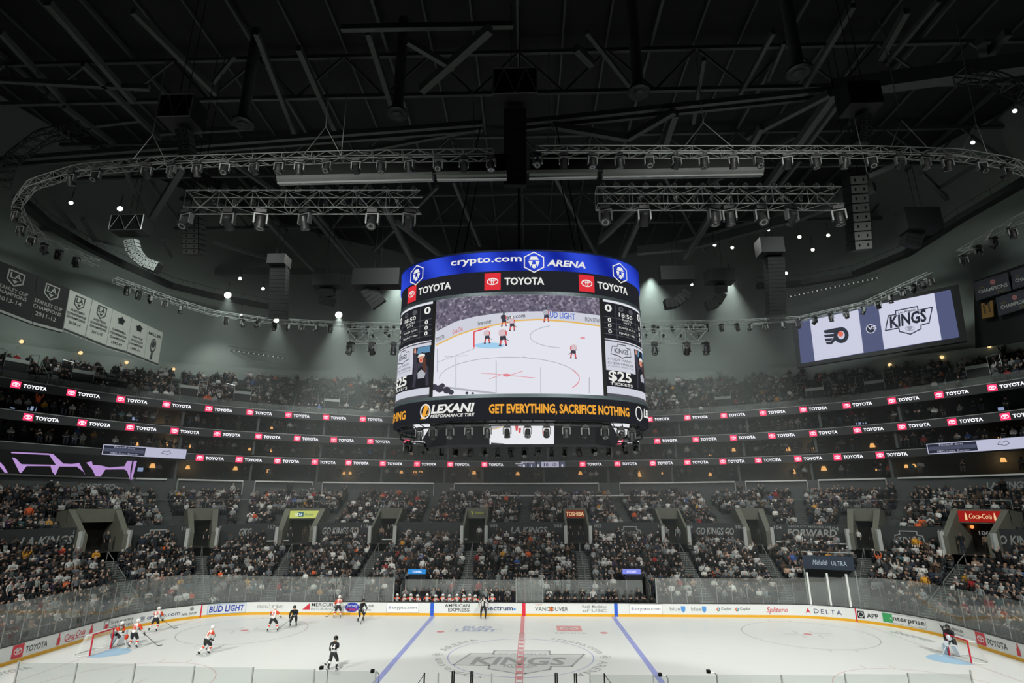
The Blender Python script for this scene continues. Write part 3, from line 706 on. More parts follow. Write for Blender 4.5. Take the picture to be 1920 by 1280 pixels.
# score strip in the middle of the lowest ribbon
e, zc = RIB[0]; q0 = q_at(967, 37.74, zc); f = bowl_fn(q0, 37.73, zc); g = bowl_fn(q0, 37.72, zc); u = .0739
m_ = MB(); B_ = lambda a, b: ((a-967)*u*1.0, (b-967)*u)
for a, b, mt in ((986, 998, 2), (1001, 1013, 2), (1016, 1022, 2), (1024, 1056, 3), (1058, 1067, 2)): rectp(m_, (a-967-10)*u, -.36, (b-967-10)*u, .36, f, mt)
for a, t in ((992, '0'), (1006, '1'), (1018, '0'), (1062, '0')): lettering(m_, t, .34, g, x0=(a-977)*u, y0=-.3, align='c', mat=1, bold=.02)
lettering(m_, '18:50', .42, g, x0=(1040-977)*u, y0=-.2, width=1.7, align='c', mat=0, bold=.02)
lettering(m_, 'FACEOFFS', .16, g, x0=0, y0=.06, width=1.0, mat=1); lettering(m_, 'WON', .16, g, x0=.3, y0=-.2, width=.5, mat=1); lettering(m_, 'PERCENTAGE', .1, g, x0=.8, y0=.28, width=1.7, mat=1)
m_.build('score_strip', [L_dk, L_white, led('led_slate', (84, 90, 112)), L_bluew], e)
# lyric caption screens and lilac graphics on the ends
def caption(px0, px1, py_, lab, mirror=False):
    qa, qb = q_at(px0, 37.6, 14.5), q_at(px1, 37.6, 14.5)
    e = empty('caption_display', S3((qa+qb)/2, 37.6, 14.1), lab, 'display', 'caption displays on the lowest suite front')
    qs = np.linspace(qa, qb, 12); m_ = MB(); wallbox(m_, qs, 37.35, 14.05, 15.2, .3); m_.build('housing', M_black, e)
    p0, p1 = S3(qa, 37.33, 0), S3(qb, 37.33, 0); W = abs(qb-qa)
    sc_ = sum(np.hypot(*(S3(a, 37.33, 0)-S3(b, 37.33, 0))[:2]) for a, b in zip(qs[:-1], qs[1:]))
    f = lambda x, y: S3(qa+x/sc_*W, 37.33, 14.1+y); g = lambda x, y: S3(qa+x/sc_*W, 37.31, 14.1+y)
    m_ = MB(); W2 = sc_; rectp(m_, 0, 0, W2, 1.05, f, 0, 12); rectp(m_, .08, .08, W2*.5, .97, g, 1, 6); rectp(m_, .15, .36, W2*.49, .72, lambda x, y: S3(qa+x/sc_*W, 37.30, 14.1+y), 2, 6)
    f3 = lambda x, y: S3(qa+x/sc_*W, 37.29, 14.1+y)
    lettering(m_, 'Faceoff dots', .18, f3, width=W2*.24, x0=W2*.13, y0=.76, mat=0); lettering(m_, 'MBD: Carey, Sharrow', .2, f3, width=W2*.32, x0=W2*.1, y0=.12, mat=0)
    linep(m_, [(W2*.7, .5), (W2*.72, .75), (W2*.75, .68), (W2*.79, .8), (W2*.81, .55), (W2*.77, .35), (W2*.74, .45)], .05, g, 2, True)
    m_.build('screen', [L_bluew, L_dk, led('led_mid_slate', (74, 78, 98))], e)
caption(190, 347, 858, 'bright white caption display on the left end of the lowest suite front')
caption(1741, 1935, 848, 'bright white caption display on the right end of the lowest suite front')
qa, qb = q_at(-20, 37.5, 13), q_at(252, 37.5, 13)
e = empty('graphic_display', S3((qa+qb)/2, 37.5, 11.9), 'black wall display with flowing lilac shapes at the far left suites', 'display')
m_ = MB(); wallbox(m_, np.linspace(qa, qb, 14), 37.3, 11.95, 14.0, .25); m_.build('housing', M_black, e)
def gf(px, py):                                  # photo position -> point on the display surface
    q = q_at(px, 37.27, 13); P = S3(q, 37.27, 0); d = ray(px, py); t = np.hypot(P[0]-CAM[0], P[1]-CAM[1])/np.hypot(d[0], d[1]); return (P[0], P[1], CAM[2]+t*d[2])
def bez(a, c, b, n=6): return [tuple((1-t)**2*np.array(a)+2*t*(1-t)*np.array(c)+t*t*np.array(b)) for t in np.linspace(0, 1, n)]
m_ = MB(); k = lambda L: [(x/4, 820+y/4) for x, y in L]
shapes = [k([(62, 106), (340, 118), (385, 122), (480, 195), (540, 198), (590, 190), (662, 285), (640, 262), (575, 218), (455, 218), (437, 283), (415, 260), (380, 212), (425, 205), (400, 175), (350, 130), (70, 116)]),
          k([(78, 148), (110, 155), (170, 200), (420, 205), (380, 214), (205, 214), (180, 267), (168, 262)]),
          k([(645, 188), (688, 178), (700, 205), (760, 210), (820, 225), (930, 215), (940, 175), (978, 175), (985, 250), (1000, 322), (990, 320), (960, 250), (930, 238), (800, 240), (770, 292), (735, 290), (690, 235)]),
          k([(990, 176), (1022, 176), (1005, 325), (994, 290)]), k([(0, 180), (40, 215), (85, 268), (60, 262), (0, 205)])]
for sh in shapes: poly(m_, sh, lambda x, y: gf(x, y))
m_.build('lilac_graphic', L_lil, e)

# ---- pale ledges: long counters with end posts on the first suite level, and the shorter ones below
def ledge(px0, px1, yc, z, label, drop=.0, th=.16):
    qa, qb = q_at(px0, yc, z), q_at(px1, yc, z); n = max(3, int(abs(qb-qa)/1.5)); m_ = MB(); qs = np.linspace(qa, qb, n); wallbox(m_, qs, yc, z, z+th, .3)
    o = m_.build('ledge', M_ledge, None)
    tag(o, label, 'ledge', 'pale counters and ledges around the bowl')
    if drop:
        for q in (qa, qb):
            p = S3(q, yc, z); m2 = MB(); m2.box((p[0], p[1], z-drop/2), (.12, .12, drop)); c = m2.build('end_post', M_ledge2, None); c.parent = o
for i, (a, b) in enumerate(((-10, 250), (255, 312), (335, 455), (480, 585), (604, 814), (852, 1122), (1162, 1377), (1397, 1512), (1533, 1660), (1683, 1935))):
    ledge(a, b, 37.9, 11.75, f'long pale counter below the suites, {ORD[i]} from the left', .0 if i in (0, 1, 9) else 1.5)
for i, (a, b) in enumerate(((920, 1055), (1074, 1230))): ledge(a, b, 36.4, 10.15, ('short pale ledge at the top of the centre stand, left of the pair', 'short pale ledge at the top of the centre stand, right of the pair')[i], .9)
for i, (a, b) in enumerate(((440, 540), (716, 876), (1455, 1590))): ledge(a, b, 27.2, 5.35, ('short pale ledge under the black banner wall on the left', 'short pale ledge under the black banner wall left of the centre portals', 'short pale ledge under the black banner wall on the right')[i], 0, .1)

# ---- portals (vomitories)
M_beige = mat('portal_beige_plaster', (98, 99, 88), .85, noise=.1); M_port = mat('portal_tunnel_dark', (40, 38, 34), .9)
SIGNS = {560: 'y', 891: 'g', 1082: 'r', 1822: 'c'}
for i, q in enumerate(PORT_Q):
    c = S3(q, 27.3, 5.2); px = proj(S3(q, 27.6, 6.6))[0]
    e = empty('stand_portal', c, f'beige walled entrance portal in the lower stand, {ORD[i]} from the left', 'portal', 'entrance portals of the lower stand')
    W = PORT_W[q]
    m_ = MB()
    for sg in (-1, 1):
        a0, a1 = q+sg*W, q+sg*(W-.22)
        P = [S3(a0, y, z) for y, z in ((26.4, 4.9), (32.6, 4.9), (32.6, 8.5), (30.3, 8.7), (26.4, 6.5))]; Q_ = [S3(a1, y, z) for y, z in ((26.4, 4.9), (32.6, 4.9), (32.6, 8.5), (30.3, 8.7), (26.4, 6.5))]
        m_.add(P+Q_, [(0, 1, 2, 3, 4), (9, 8, 7, 6, 5)]+[(k, 5+k, 5+(k+1) % 5, (k+1) % 5) for k in range(5)])
    m_.build('side_wall', M_beige, e)
    m_ = MB(); qs = np.linspace(q-W, q+W, 6); wallbox(m_, qs, 30.2, 7.55, 8.75, .2); strip(m_, qs, 30.2, 8.7, 32.6, 8.7); m_.build('lintel', M_beige, e)
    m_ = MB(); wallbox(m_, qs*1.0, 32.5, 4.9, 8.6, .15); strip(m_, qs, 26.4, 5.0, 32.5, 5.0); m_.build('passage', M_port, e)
    for sg in (-1, 1):                                                     # pale end blocks beside the mouth
        p = S3(q+sg*(W+.02), 26.5, 5.9); m_ = MB(); m_.box(p, (.34, .3, 1.9)); m_.build('end_block', mat('pale_concrete', (176, 180, 176), .8), e)
        m_ = MB(); a = S3(q+sg*(W+.15), 30.2, 8.75); b = S3(q+sg*(W-.5), 30.2, 8.75); up = np.array([0, 0, .75]); m_.path([a, a+up, b+up, b], .028); m_.build('guard_rail', M_rail, e)
    k = min(SIGNS, key=lambda s_: abs(s_-px))
    if abs(k-px) < 20:
        f = bowl_fn(q, 30.13, 7.7); g = bowl_fn(q, 30.10, 7.7); h = bowl_fn(q, 30.08, 7.7)
        m_ = MB(); kk = SIGNS[k]
        if kk == 'y':
            wallbox(m_, np.linspace(q-W*.95, q+W*.95, 7), 30.14, 7.65, 8.45, .05, 0); rectp(m_, -.85*W, .1, -.1, .6, g, 1); lettering(m_, 'UCLA', .3, h, x0=-.95, y0=.2, width=.7, mat=2); lettering(m_, 'Health', .3, g, x0=.05, y0=.2, width=.9, mat=1)
            mm = [led('sign_yellowgreen', (196, 206, 110)), led('sign_teal', (52, 104, 110)), L_white]
        elif kk == 'g': poly(m_, [(-.75, .75), (-.6, .2), (-.45, .75), (-.6, .55)], g, 0); lettering(m_, 'YAAMAVA', .22, g, x0=-.3, y0=.35, width=1.1, mat=0); mm = [led('sign_olive', (142, 150, 52))]
        elif kk == 'r': wallbox(m_, np.linspace(q-W*.95, q+W*.95, 7), 30.14, 7.65, 8.5, .05, 1); lettering(m_, 'TOSHIBA', .46, g, x0=0, y0=.16, width=2.1, align='c', bold=.03); mm = [led('sign_cream', (238, 200, 150)), led('sign_deep_red', (112, 40, 26))]
        else:
            wallbox(m_, np.linspace(q-W*.95, q+W*.95, 7), 30.14, 7.65, 8.6, .05, 1); lettering(m_, 'Coca-Cola', .44, g, x0=0, y0=.25, width=1.7, align='c', shear=.3, bold=.01); mm = [led('sign_cream', (238, 200, 150)), led('sign_coke_red', (150, 30, 26))]
            for sx in (-1.15, 1.0): poly(m_, [(sx, .1), (sx+.16, .1), (sx+.16, .45), (sx+.1, .75), (sx+.06, .75), (sx, .45)], g, 0)
        m_.build('sign', mm, e)
    if i in (1, 10):                                                       # warm lamp inside
        pl_ = S3(q-.6, 32.2, 7.2); m_ = MB(); m_.ball(pl_, .16); m_.build('lamp', led('warm_lamp', (255, 150, 80), 1.2), e)

# ---- banner wall writing
M_bt = mat('banner_print_grey', (150, 154, 152), .7)
def wall_text(txt, px, yc, z, size, width, label=None, parent=None, shear=.2, bold=.03, m=M_bt):
    q0 = q_at(px, yc, z); m_ = MB(); lettering(m_, txt, size, bowl_fn(q0, yc-.03, z), width=width, align='c', shear=shear, bold=bold)
    o = m_.build('wall_lettering' if parent is None else 'lettering', m, parent)
    if parent is None: tag(o, label, 'lettering', 'printed lettering on the bowl walls')
    return o
for px, t, wd, lab in ((638, 'GO KINGS GO', 3.9, 'left of the centre'), (1341, 'GO KINGS GO', 3.9, 'right of the centre'), (992, 'LA KINGS', 4.2, 'under the centre stand'), (86, 'LA KINGS', 4.0, 'at the far left'),
                       (460, 'GKG', 1.2, 'on the left side'), (1522, 'FORWARD', 4.6, 'under the right terrace'), (1925, 'GO KINGS GO', 4.6, 'at the far right')):
    wall_text(t, px, 27.72, 6.0 if px > 200 else 5.85, .72, wd, f'pale italic lettering {t.lower()} on the black wall {lab}' if 'KINGS' not in t else f'pale italic team chant lettering on the black wall {lab}')
wall_text('LEGACY MOVES US', 1518, 27.72, 6.85, .2, 3.9, 'small pale line of lettering above the larger word on the right terrace wall', shear=0, bold=.01)
for px, t in ((145, '116'), (233, '117'), (348, '117'), (407, '117'), (510, '117'), (587, '118'), (684, '118'), (733, '119'), (926, '101'), (1046, '101'), (1121, '102'), (1241, '102'), (1292, '103'), (1386, '103'), (1459, '104'), (1565, '104'), (1642, '105'), (1768, '105'), (1845, '106')):
    _sn = globals().get('_sn', -1)+1; wall_text(t, px, 27.72, 6.65, .34, .75, f'small pale section number on the black wall between stands, {ORD[_sn]} number from the left', shear=0, bold=.02)
for px, t, wd in ((180, 'KINGS GO', 3.4), (1890, 'LA KINGS', 3.2)): wall_text(t, px, 38.16, 10.6, .62, wd, f'pale italic lettering on the dark wall under the {"left" if px < 900 else "right"} end suites')
def crownlogo(px, lab):
    q0 = q_at(px, 27.72, 6.0); f = bowl_fn(q0, 27.69, 6.0); m_ = MB()
    linep(m_, [(-1.2, -.3), (-1.1, .35), (-.7, .45), (-.7, .75), (.7, .75), (.7, .45), (1.1, .35), (1.2, -.3)], .1, f); lettering(m_, 'KINGS', .5, f, width=1.9, align='c', y0=-.25, bold=.03)
    o = m_.build('wall_lettering', M_bt); tag(o, lab, 'lettering', 'printed lettering on the bowl walls')
crownlogo(1706, 'pale outlined crest on the black wall beside the right portal'); crownlogo(1182, 'pale outlined crest on the black wall right of the centre'); crownlogo(295, 'pale outlined crest on the black wall at the left')

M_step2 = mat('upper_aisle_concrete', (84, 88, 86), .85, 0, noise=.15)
# ---- aisle stairs with handrails
for side, R, L, grp in (('lower', LOW, AISLE_LOW, 'aisle stairs of the lower stand'), ('middle', MID, [q_at(p, 33, 8) for p in (310, 455, 640, 805, 985, 1165, 1340, 1500, 1690)], 'aisle stairs of the middle stand'), ('upper', UPR, AISLE_UP, 'aisle stairs of the upper stand')):
    for i, q in enumerate(L):
        n = len(R)-(2 if side == 'lower' else 0); c = S3(q, R[0][0], R[0][1])
        e = empty('aisle_stairs', c, f'pale stepped aisle in the {side} stand, {ORD[i]} aisle from the left', 'stairs', grp)
        m_ = MB(); hw = .62 if side != 'upper' else .5
        a = .01; sc_ = np.hypot(*(S3(q+a, 20, 0)-S3(q-a, 20, 0))[:2])/(2*a)
        for k in range(n):
            yc, z = R[k]
            if side == 'upper' and yc > ymax(q): continue
            if side == 'lower' and k == 0 and BENCH[0]-1 < q < BENCH[1]+1: continue
            for (ya, yb, zt_) in ((yc-.42, yc-.02, z-.16), (yc, yc+.42, z+.012)):
                if side == 'middle' and k == 0 and ya < yc-.1: continue
                sq = np.hypot(*(S3(q+a, ya, 0)-S3(q-a, ya, 0))[:2])/(2*a); qs = np.array([q-hw/sq, q+hw/sq])
                strip(m_, qs, ya, zt_-.17, ya, zt_, 1); strip(m_, qs, ya, zt_, yb, zt_)
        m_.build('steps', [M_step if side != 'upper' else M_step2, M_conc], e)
        if side == 'lower' or (side == 'upper' and i % 2 == 0):
            ks = range(1, n) if side == 'lower' else range(0, 4)
            P = [S3(q, R[k][0]+.1, R[k][1]+.9) for k in ks]
            m_ = MB()
            off = .0
            for s0 in range(0, len(P)-1, 4):
                seg = P[s0:s0+4] if s0+4 <= len(P) else P[s0:]
                if len(seg) > 1:
                    m_.path(seg, .035); m_.tube(seg[0], seg[0]-np.array([0, 0, .9]), .03); m_.tube(seg[-1], seg[-1]-np.array([0, 0, .9]), .03)
            m_.build('handrail', M_rail, e)
# upper stand portals: small pale boxes with rails on the front rows
for i, px in enumerate((27, 153, 353, 455, 621, 785, 1165, 1355, 1530, 1640, 1835)):
    q = q_at(px, 41.5, 22.2); e = empty('upper_portal', S3(q, 41.5, 21.2), f'small pale front entrance box in the upper stand, {ORD[i]} from the left', 'portal', 'upper stand portals')
    a = .01; sc_ = np.hypot(*(S3(q+a, 41.5, 0)-S3(q-a, 41.5, 0))[:2])/(2*a); hw = 1.0/sc_; qs = np.array([q-hw, q+hw])
    m_ = MB(); wallbox(m_, qs, 41.3, 21.2, 22.6, .15); m_.build('front_panel', M_dark, e)
    m_ = MB(); wallbox(m_, qs, 41.25, 22.6, 22.95, .18); m_.build('top_panel', mat('pale_portal_panel', (165, 172, 168), .7), e)
    m_ = MB()
    for sg in (-1, 1):
        b = q+sg*hw; b2 = q+sg*hw*1.9; m_.path([S3(b, 41.3, 21.8), S3(b, 41.3, 23.6), S3(b2, 41.9, 23.8), S3(b2, 41.9, 22)], .035, 5)
    m_.build('guard_rail', M_rail, e)
# front rail of upper stand and small details
m_ = MB(); wallbox(m_, QF, 38.6, 20.45, 21.35, .03); o = m_.build('glass_balustrade', M_glass); tag(o, 'clear glass balustrade along the front of the upper stand', 'balustrade')

# ---- suites: partitions, lamps, screens
part_px = [330, 470, 595, 715, 833, 905, 1020, 1140, 1260, 1387, 1522, 1672]
for lv, (z0, z1) in enumerate(((11.9, 13.95), (14.95, 16.75), (17.8, 19.6))):
    for i, px in enumerate(part_px):
        q = q_at(px+lv*7, 38.4, z0+1); a = S3(q, 38.35, 0); b = S3(q, 44.2, 0); m_ = MB()
        d = (b-a)[:2]; L = np.hypot(*d); m_.box(((a[0]+b[0])/2, (a[1]+b[1])/2, (z0+z1)/2), (.25, L, z1-z0), 0, Matrix.Rotation(math.atan2(d[1], d[0])-PI/2, 3, 'Z'))
        o = m_.build('suite_partition', M_suite); tag(o, f'dark suite partition wall, {ORD[i]} from the left on the {("first", "second", "third")[lv]} suite level', 'partition', 'suite partitions')
        o['kind'] = 'structure'
L_warm = led('warm_lamp_glow', (255, 190, 110), 1.0); L_warm2 = led('warm_lamp_soft', (226, 160, 84), .8)
lamps = [(255, 832, 9), (312, 832, 9), (358, 836, 9), (467, 842, 7), (510, 844, 9), (608, 845, 9), (771, 849, 8), (858, 848, 6), (284, 873, 12), (349, 876, 10), (440, 878, 10), (501, 883, 10), (646, 887, 7), (657, 887, 7), (753, 885, 8), (778, 886, 10), (789, 886, 10), (889, 886, 9),
         (971, 888, 9), (1006, 887, 10), (1088, 887, 9), (1196, 889, 15), (1242, 887, 6), (1333, 889, 9), (1477, 842, 10), (1523, 839, 8), (1634, 835, 11), (1687, 830, 8), (1873, 824, 12), (1487, 884, 12), (1546, 878, 12), (1700, 874, 9), (1716, 873, 9), (1884, 862, 12), (1644, 880, 7), (1375, 843, 9), (1330, 852, 7), (305, 803, 6), (510, 802, 6)]
for i, (px, py, sz) in enumerate(lamps):
    zz = 12.9 if py > 853 else (16.0 if py > 818 else 18.6)
    q = q_at(px, 43.9, zz); P = S3(q, 43.95, 0); d = ray(px, py); t = np.hypot(P[0]-CAM[0], P[1]-CAM[1])/np.hypot(d[0], d[1]); z = CAM[2]+t*d[2]; r = sz/FPX*t/2.3
    lo, hi = (12.2, 13.7) if py > 853 else ((15.1, 16.6) if py > 818 else (18.0, 19.5)); z = min(max(z, lo), hi)
    P = S3(q, 43.7, 0); e = empty('wall_lamp', (P[0], P[1], z), f'warm glowing wall lamp in the suites, {ORD[i]} of those listed left to right along the levels', 'lamp', 'warm wall lamps in the suites')
    m_ = MB(); m_.lathe([(r*.55, r*.8), (r*.8, 0), (r*1.0, -r*.7)], (P[0], P[1], z), 10); m_.build('lamp_shade', L_warm, e)
    m_ = MB(); m_.lathe([(r*.25, r*.8), (r*.25, r*1.05)], (P[0], P[1], z), 6); m_.build('bracket', M_dark, e)
    if i % 4 == 1:
        l = bpy.data.lights.new('lamp_glow', 'POINT'); l.energy = 26; l.color = (1, .62, .3); l.shadow_soft_size = .3; lo_ = bpy.data.objects.new('lamp_glow', l); C.objects.link(lo_); lo_.location = S3(q, 43.0, z); 
wl = sorted([o for o in C.objects if o.name.startswith('wall_lamp')], key=lambda o: proj(o.location)[0])
for lv, (a, b, nm) in enumerate(((11, 14, 'lowest'), (14.5, 17, 'middle'), (17.5, 20, 'topmost'))):
    for i, o in enumerate([o for o in wl if a < o.location[2] < b]): o['label'] = f'warm glowing wall lamp on the {nm} suite level, {ORD[i]} from the left'
tvs = [(23, 767, 9, 6, 18.9), (63, 766, 14, 8, 18.9), (255, 785, 10, 6, 18.6), (1876, 768, 9, 9, 18.9), (1609, 795, 8, 6, 18.6), (1620, 795, 8, 6, 18.6), (263, 880, 9, 7, 12.9), (246, 843, 16, 8, 15.6)]
for i, (px, py, ww, hh, zz) in enumerate(tvs):
    q = q_at(px, 43, zz); P = S3(q, 43, 0); d = ray(px, py); t = np.hypot(P[0]-CAM[0], P[1]-CAM[1])/np.hypot(d[0], d[1]); k = t/FPX; f = bowl_fn(q, 42.95, CAM[2]+t*d[2])
    e = empty('television', (P[0], P[1], CAM[2]+t*d[2]), f'small lit television screen inside the suites, {["far left", "second at the far left", "left by the lamp", "far right", "left one of the right pair", "right one of the right pair", "beside the lilac display", "under the caption display"][i]}', 'television', 'televisions in the suites')
    m_ = MB(); rectp(m_, -ww*k/2, -hh*k/2, ww*k/2, hh*k/2, f); m_.build('screen', led('tv_glow', (150, 170, 205), .8), e)
    m_ = MB(); wallbox(m_, np.array([q-ww*k/2, q+ww*k/2]), 43.0, CAM[2]+t*d[2]-hh*k*.55, CAM[2]+t*d[2]+hh*k*.55, .08); m_.build('housing', M_black, e)
# parapet downlights under the rear wall
for i, (px, py) in enumerate(((40, 640), (150, 661), (235, 679), (326, 692), (1667, 684), (1762, 670), (1858, 648))):
    q = q_at(px, 56.0, 33.0); q = min(np.linspace(q-8, q+8, 161), key=lambda a: abs(proj(S3(a, float(ymax(a))+.9, zup(float(ymax(a)))+1.6))[0]-px)); P = S3(q, float(ymax(q))+.8, 0); d = ray(px, py); t = np.hypot(P[0]-CAM[0], P[1]-CAM[1])/np.hypot(d[0], d[1])
    e = empty('parapet_lamp', (P[0], P[1], CAM[2]+t*d[2]), f'small round amber lamp on the grey wall above the upper stand, {ORD[i]} from the left', 'lamp', 'amber lamps above the upper stand')
    m_ = MB(); m_.ball((P[0], P[1], CAM[2]+t*d[2]), .2); m_.build('globe', led('amber_globe', (255, 214, 150), 1.3), e)
    m_ = MB(); m_.box((P[0], P[1]+.15, CAM[2]+t*d[2]), (.16, .3, .16)); m_.build('bracket', M_dark, e)

# ---- terrace glowing sign boards and tunnels at the benches
for px, lab, txt, colr in ((782, 'small glowing blue sign over the tunnel by the visiting bench', 'TOSHIBA', (52, 140, 214)), (1184, 'small glowing lilac blue sign over the tunnel by the home bench', 'SPOTLIGHT', (132, 140, 232))):
    P = U(px, 1071, y=17.6); e = empty('tunnel_sign', (P[0], 17.6, P[2]-.3), lab, 'sign', 'glowing signs over the bench tunnels'); x = P[0]; z = P[2]
    f = lambda a, b: (x+a, 17.54, z+b); m_ = MB(); m_.box((x, 17.62, z), (1.75, .12, .5)); m_.box((x, 17.3, z-.42), (1.75, .6, .1)); m_.build('sign_box', M_dark, e)
    m_ = MB(); rectp(m_, -.85, -.22, .85, .22, f, 0); lettering(m_, txt, .2, lambda a, b: (x+a, 17.53, z+b), width=.9, align='c', y0=-.1, mat=1); m_.build('sign_face', [led('sign_'+txt.lower(), colr), L_white], e)
for sx, px, lab in ((-1, 781, 'dark tunnel mouth in the stand behind the visiting bench'), (1, 1190, 'dark tunnel mouth in the stand behind the home bench')):
    P = U(px, 1100, y=17.0); x = P[0]; e = empty('bench_tunnel', (x, 17, 0), lab, 'tunnel', 'tunnels beside the benches')
    m_ = MB(); m_.box((x, 17.6, 1.4), (1.6, 1.4, 2.8)); m_.build('tunnel_mouth', M_black, e)
    m_ = MB()
    for s2 in (-.9, .9): m_.box((x+s2, 17.3, 1.35), (.14, 2.4, 2.7))
    m_.build('side_wall', M_dark, e)
    m_ = MB()
    for k in range(9):
        xx = x+sx*(-.5) if False else x-sx*0; y = 15.7+.3*k; m_.tube((x-(-sx)*1.2, y, .9+.1*k), (x-(-sx)*1.2, y, 2.0+.1*k), .022, 5)
    m_.path([(x+sx*1.2, 15.7, 2.0), (x+sx*1.2, 18.1, 2.8)], .03); m_.build('railing', M_rail, e)
# dark roofed booth with a blue sign at the right corner, zamboni doorway below it
P0, P1 = U(1519, 1047, y=15.5), U(1621, 1050, y=15.3)
e = empty('corner_booth', ((P0[0]+P1[0])/2, 14.6, 0), 'dark blue signed canopy over the ice entrance at the right corner', 'canopy')
q0, q1 = bq(1515, 3), bq(1600, 3); qm = bq(1557, 3); a, b = rrect(qm, 1.6); tx, ty = rrect(qm+.1, 1.6); ang = math.atan2(ty[0]-b[0], tx[0]-a[0]); Rz = Matrix.Rotation(ang, 3, 'Z')
def bw(x, y, z): p = Rz@Vector((x, y, 0)); return (a[0]+p[0], b[0]+p[1], z)
m_ = MB(); m_.box(bw(0, 0, 4.3), (3.9, .25, 1.1), 0, Rz); m_.box(bw(0, 1.3, 3.8), (3.9, 2.8, .15), 0, Rz); m_.build('canopy', mat('booth_navy', (34, 46, 62), .5), e)
m_ = MB(); lettering(m_, 'Michelob', .42, lambda x, y: bw(x, -.14, 4.3+y), x0=-1.2, y0=-.2, width=1.15, shear=.4); lettering(m_, 'ULTRA', .38, lambda x, y: bw(x, -.14, 4.3+y), x0=.25, y0=-.2, width=1.15); m_.build('lettering', mat('booth_lettering', (190, 205, 220), .5), e)
m_ = MB()
for x_ in (-1.95, 1.95): m_.box(bw(x_, 0, 1.9), (.1, .1, 3.8), 0, Rz)
m_.path([bw(-2, 0, 4.95), bw(-2, 0, 5.15), bw(2, 0, 5.15), bw(2, 0, 4.95)], .03); m_.build('support_frame', M_rail, e)
m_ = MB(); m_.box(bw(0, 1.7, 1.8), (3.7, .1, 3.6), 0, Rz); m_.build('back_curtain', mat('booth_grey', (78, 84, 84), .8), e)
for k, px in enumerate((1517, 1554, 1591)):
    q = bq(px, 2.2); post(bpy.data.objects['rink_glass.002'], q, 1.09, 3.6, r=.07, m=M_white, name='door_post')
# glass behind the benches
e = empty('bench_glass', (0, 15.3, .6), 'clear glass screen standing behind the team benches', 'glass screen')
xs = np.linspace(U(760, 1100, y=15.3)[0], U(1205, 1100, y=15.3)[0], 16)
for x0_, x1_ in zip(xs[:-1], xs[1:]):
    m_ = MB(); m_.box(((x0_+x1_)/2, 15.3, 1.75), (x1_-x0_-.02, .012, 1.7)); m_.build('glass_pane', M_glass, e)
    m_ = MB(); m_.box((x0_, 15.3, 1.75), (.045, .045, 1.75)); m_.build('stanchion', M_rail, e)
m_ = MB(); m_.box(((xs[0]+xs[-1])/2, 15.3, .45), (xs[-1]-xs[0], .12, .9)); m_.build('base_wall', M_dark, e)
# benches
for x0_, x1_, lab in ((U(742, 1120, y=14.3)[0], U(968, 1120, y=14.3)[0], 'long dark players bench of the visiting team'), (U(1020, 1120, y=14.3)[0], U(1228, 1120, y=14.3)[0], 'long dark players bench of the home team')):
    e = empty('players_bench', ((x0_+x1_)/2, 14.15, 0), lab, 'bench', 'players benches'); L = x1_-x0_
    m_ = MB(); m_.box(((x0_+x1_)/2, 14.15, .7), (L, .38, .06)); m_.build('seat', mat('bench_wood', (60, 52, 44), .6), e)
    for k in range(8): m_ = MB(); m_.box((x0_+L*(k+.5)/8, 14.15, .34), (.07, .3, .66)); m_.build('leg', M_steel, e)
    m_ = MB(); m_.box(((x0_+x1_)/2, 14.35, .12), (L, 1.9, .24)); m_.build('platform', M_dark, e)
# thin safety cables in front of the middle stand
# ================================================================== PEOPLE, shared figure builder
class Fig:
    """skeleton with radii, grown into one continuous skin; each joint carries a colour class"""
    def __init__(s): s.J = []; s.E = []; s.c = []
    def j(s, p, r, par=None, c=0):
        s.J.append((Vector(p), r if hasattr(r, '__len__') else (r, r))); i = len(s.J)-1; s.c.append(c)
        if par is not None: s.E.append((par, i))
        return i
    def mesh(s, sub=1, name='figure'):
        me = bpy.data.meshes.new(name); me.from_pydata([j[0] for j in s.J], s.E, [])
        o = bpy.data.objects.new(name, me); C.objects.link(o)
        m = o.modifiers.new('s', 'SKIN'); m.use_smooth_shade = True; m.branch_smoothing = .3
        for v, j in zip(me.skin_vertices[0].data, s.J): v.radius = j[1]; v.use_root = False
        me.skin_vertices[0].data[0].use_root = True
        if sub: m2 = o.modifiers.new('u', 'SUBSURF'); m2.levels = sub; m2.render_levels = sub
        dg = bpy.context.evaluated_depsgraph_get(); out = bpy.data.meshes.new_from_object(o.evaluated_get(dg))
        bpy.data.objects.remove(o); bpy.data.meshes.remove(me)
        return out
    def classes(s, V):
        """colour class of each vertex: that of the closest bone end"""
        P = np.array([list(j[0]) for j in s.J]); best = np.full(len(V), 1e9); cl = np.zeros(len(V), int)
        for a, b in s.E:
            A, B = P[a], P[b]; d = B-A; L2 = d@d or 1e-9; t = np.clip(((V-A)@d)/L2, 0, 1); D = np.linalg.norm(V-(A+t[:, None]*d), axis=1)
            rr = (s.J[a][1][0]*(1-t)+s.J[b][1][0]*t); D = D-rr*.6
            c = np.where(t < .5, s.c[a], s.c[b]); m = D < best; best[m] = D[m]; cl[m] = c[m]
        return cl
def grab(me):
    V = np.empty(len(me.vertices)*3, np.float32); me.vertices.foreach_get('co', V); V = V.reshape(-1, 3)
    F = [tuple(p.vertices) for p in me.polygons]
    return V, F
